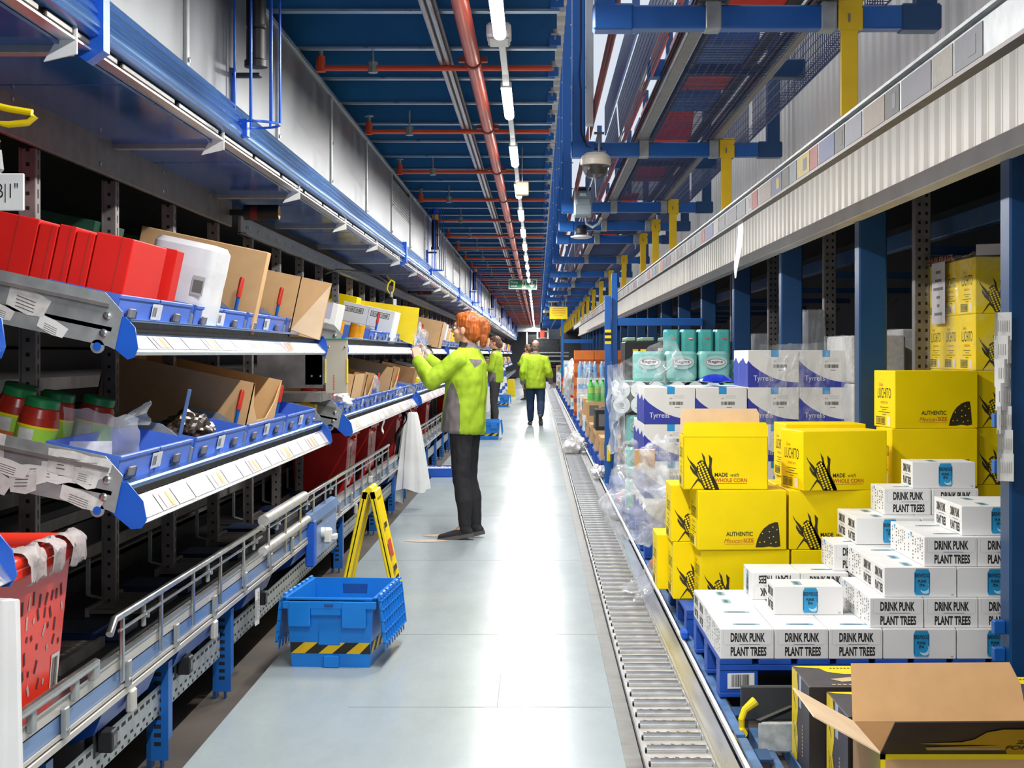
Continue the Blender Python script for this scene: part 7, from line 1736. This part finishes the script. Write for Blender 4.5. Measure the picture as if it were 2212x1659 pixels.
person('ginger haired person in lime jacket and black leggings, holding up a clear bag', (-.55, 11.6, 0), PI - .30, W1, GINGER, LIME, BLACKF, hair1, vox=.0062, panel=2)
crumple((-.90, 11.72, 1.47), (.055, .07, .13), 41.5, film('thin bag film', '#EEF1F6', .10, .5, .15, 10), 'plastic_bag', 'clear plastic bag held up in the hands of the ginger haired person', amp=.5)
# the second picker
W2 = dict(head=(.01, 0, 1.60), yaw=.0, pitch=.08, neck=(-.02, 0, 1.47), pelvis=(0, 0, .93), hem=.86, jx=.0, girth=.92,
          shL=(-.0, .175, 1.39), elL=(.04, .24, 1.13), wrL=(.25, .16, 1.13), shR=(.0, -.175, 1.39), elR=(.06, -.23, 1.14), wrR=(.27, -.12, 1.15),
          handL=((.9, -.3, .1), (.2, -.9, -.2), .5, -1), handR=((.9, .3, .1), (.2, .9, -.2), .5, 1),
          hipL=(.0, .085, .90), knL=(.01, .09, .48), anL=(-.03, .1, .085), toeL=(.17, .12, .05), hipR=(.0, -.085, .90), knR=(.04, -.08, .48), anR=(.06, -.1, .085), toeR=(.26, -.12, .05), trouser=(.098, .07, .05))
hair2 = [((-.028, 0, .045), (.103, .085, .095)), ((-.065, 0, .0), (.07, .08, .10)), ((-.10, 0, -.03), (.055, .06, .08)), ((.02, 0, .085), (.07, .07, .04))]
person('brown haired person in a lime jacket and charcoal joggers facing the shelf farther along', (-.80, 28.9, 0), PI - .15, W2, BROWNH, LIME, CHARF, hair2, vox=.010)
# the man walking away
W3 = dict(head=(.02, 0, 1.545), yaw=.0, pitch=.12, neck=(-.01, 0, 1.40), pelvis=(0, 0, .85), hem=.72, jx=.0, girth=1.02,
          shL=(.0, .205, 1.31), elL=(-.05, .255, 1.05), wrL=(.03, .255, .83), shR=(.0, -.205, 1.31), elR=(-.03, -.265, 1.04), wrR=(.10, -.30, .84),
          handL=((.1, .0, -1), (.2, -.9, 0), .4, -1), handR=((.2, -.1, -1), (.2, .9, 0), .4, 1),
          hipL=(.0, .09, .82), knL=(.05, .10, .44), anL=(.06, .10, .085), toeL=(.26, .13, .05), hipR=(.0, -.09, .82), knR=(-.06, -.10, .43), anR=(-.30, -.095, .20), toeR=(-.20, -.11, .045), trouser=(.105, .08, .062))
hair3 = [((-.045, 0, .01), (.078, .083, .075)), ((-.05, 0, -.045), (.06, .07, .05))]
person('grey haired person in a lime jacket and dark blue jeans walking away down the aisle', (-.035, 30.0, 0), PI / 2, W3, GREYH, LIME, DENIM, hair3, vox=.010)
W4 = dict(W2); W4['head'] = (.01, 0, 1.52); W4['neck'] = (-.02, 0, 1.38); 
person('distant person in a lime jacket standing at the shelf beyond the walking person', (-.30, 46, 0), PI - .9, W2, BROWNH, LIME, BLACKF, hair2, vox=.014, sc=.97)
capm = mat('black cap', '#1B1C22', .6)
person('distant person in dark clothes with a dark cap and red top beyond the lime jackets', (-.30, 53, 0), -PI / 2, W2, capm, mat('dark red top', '#7D2A2E', .8), BLACKF, [((-.0, 0, .07), (.11, .09, .06)), ((.09, 0, .05), (.05, .06, .012))], vox=.014, panel=False, sc=1.0)
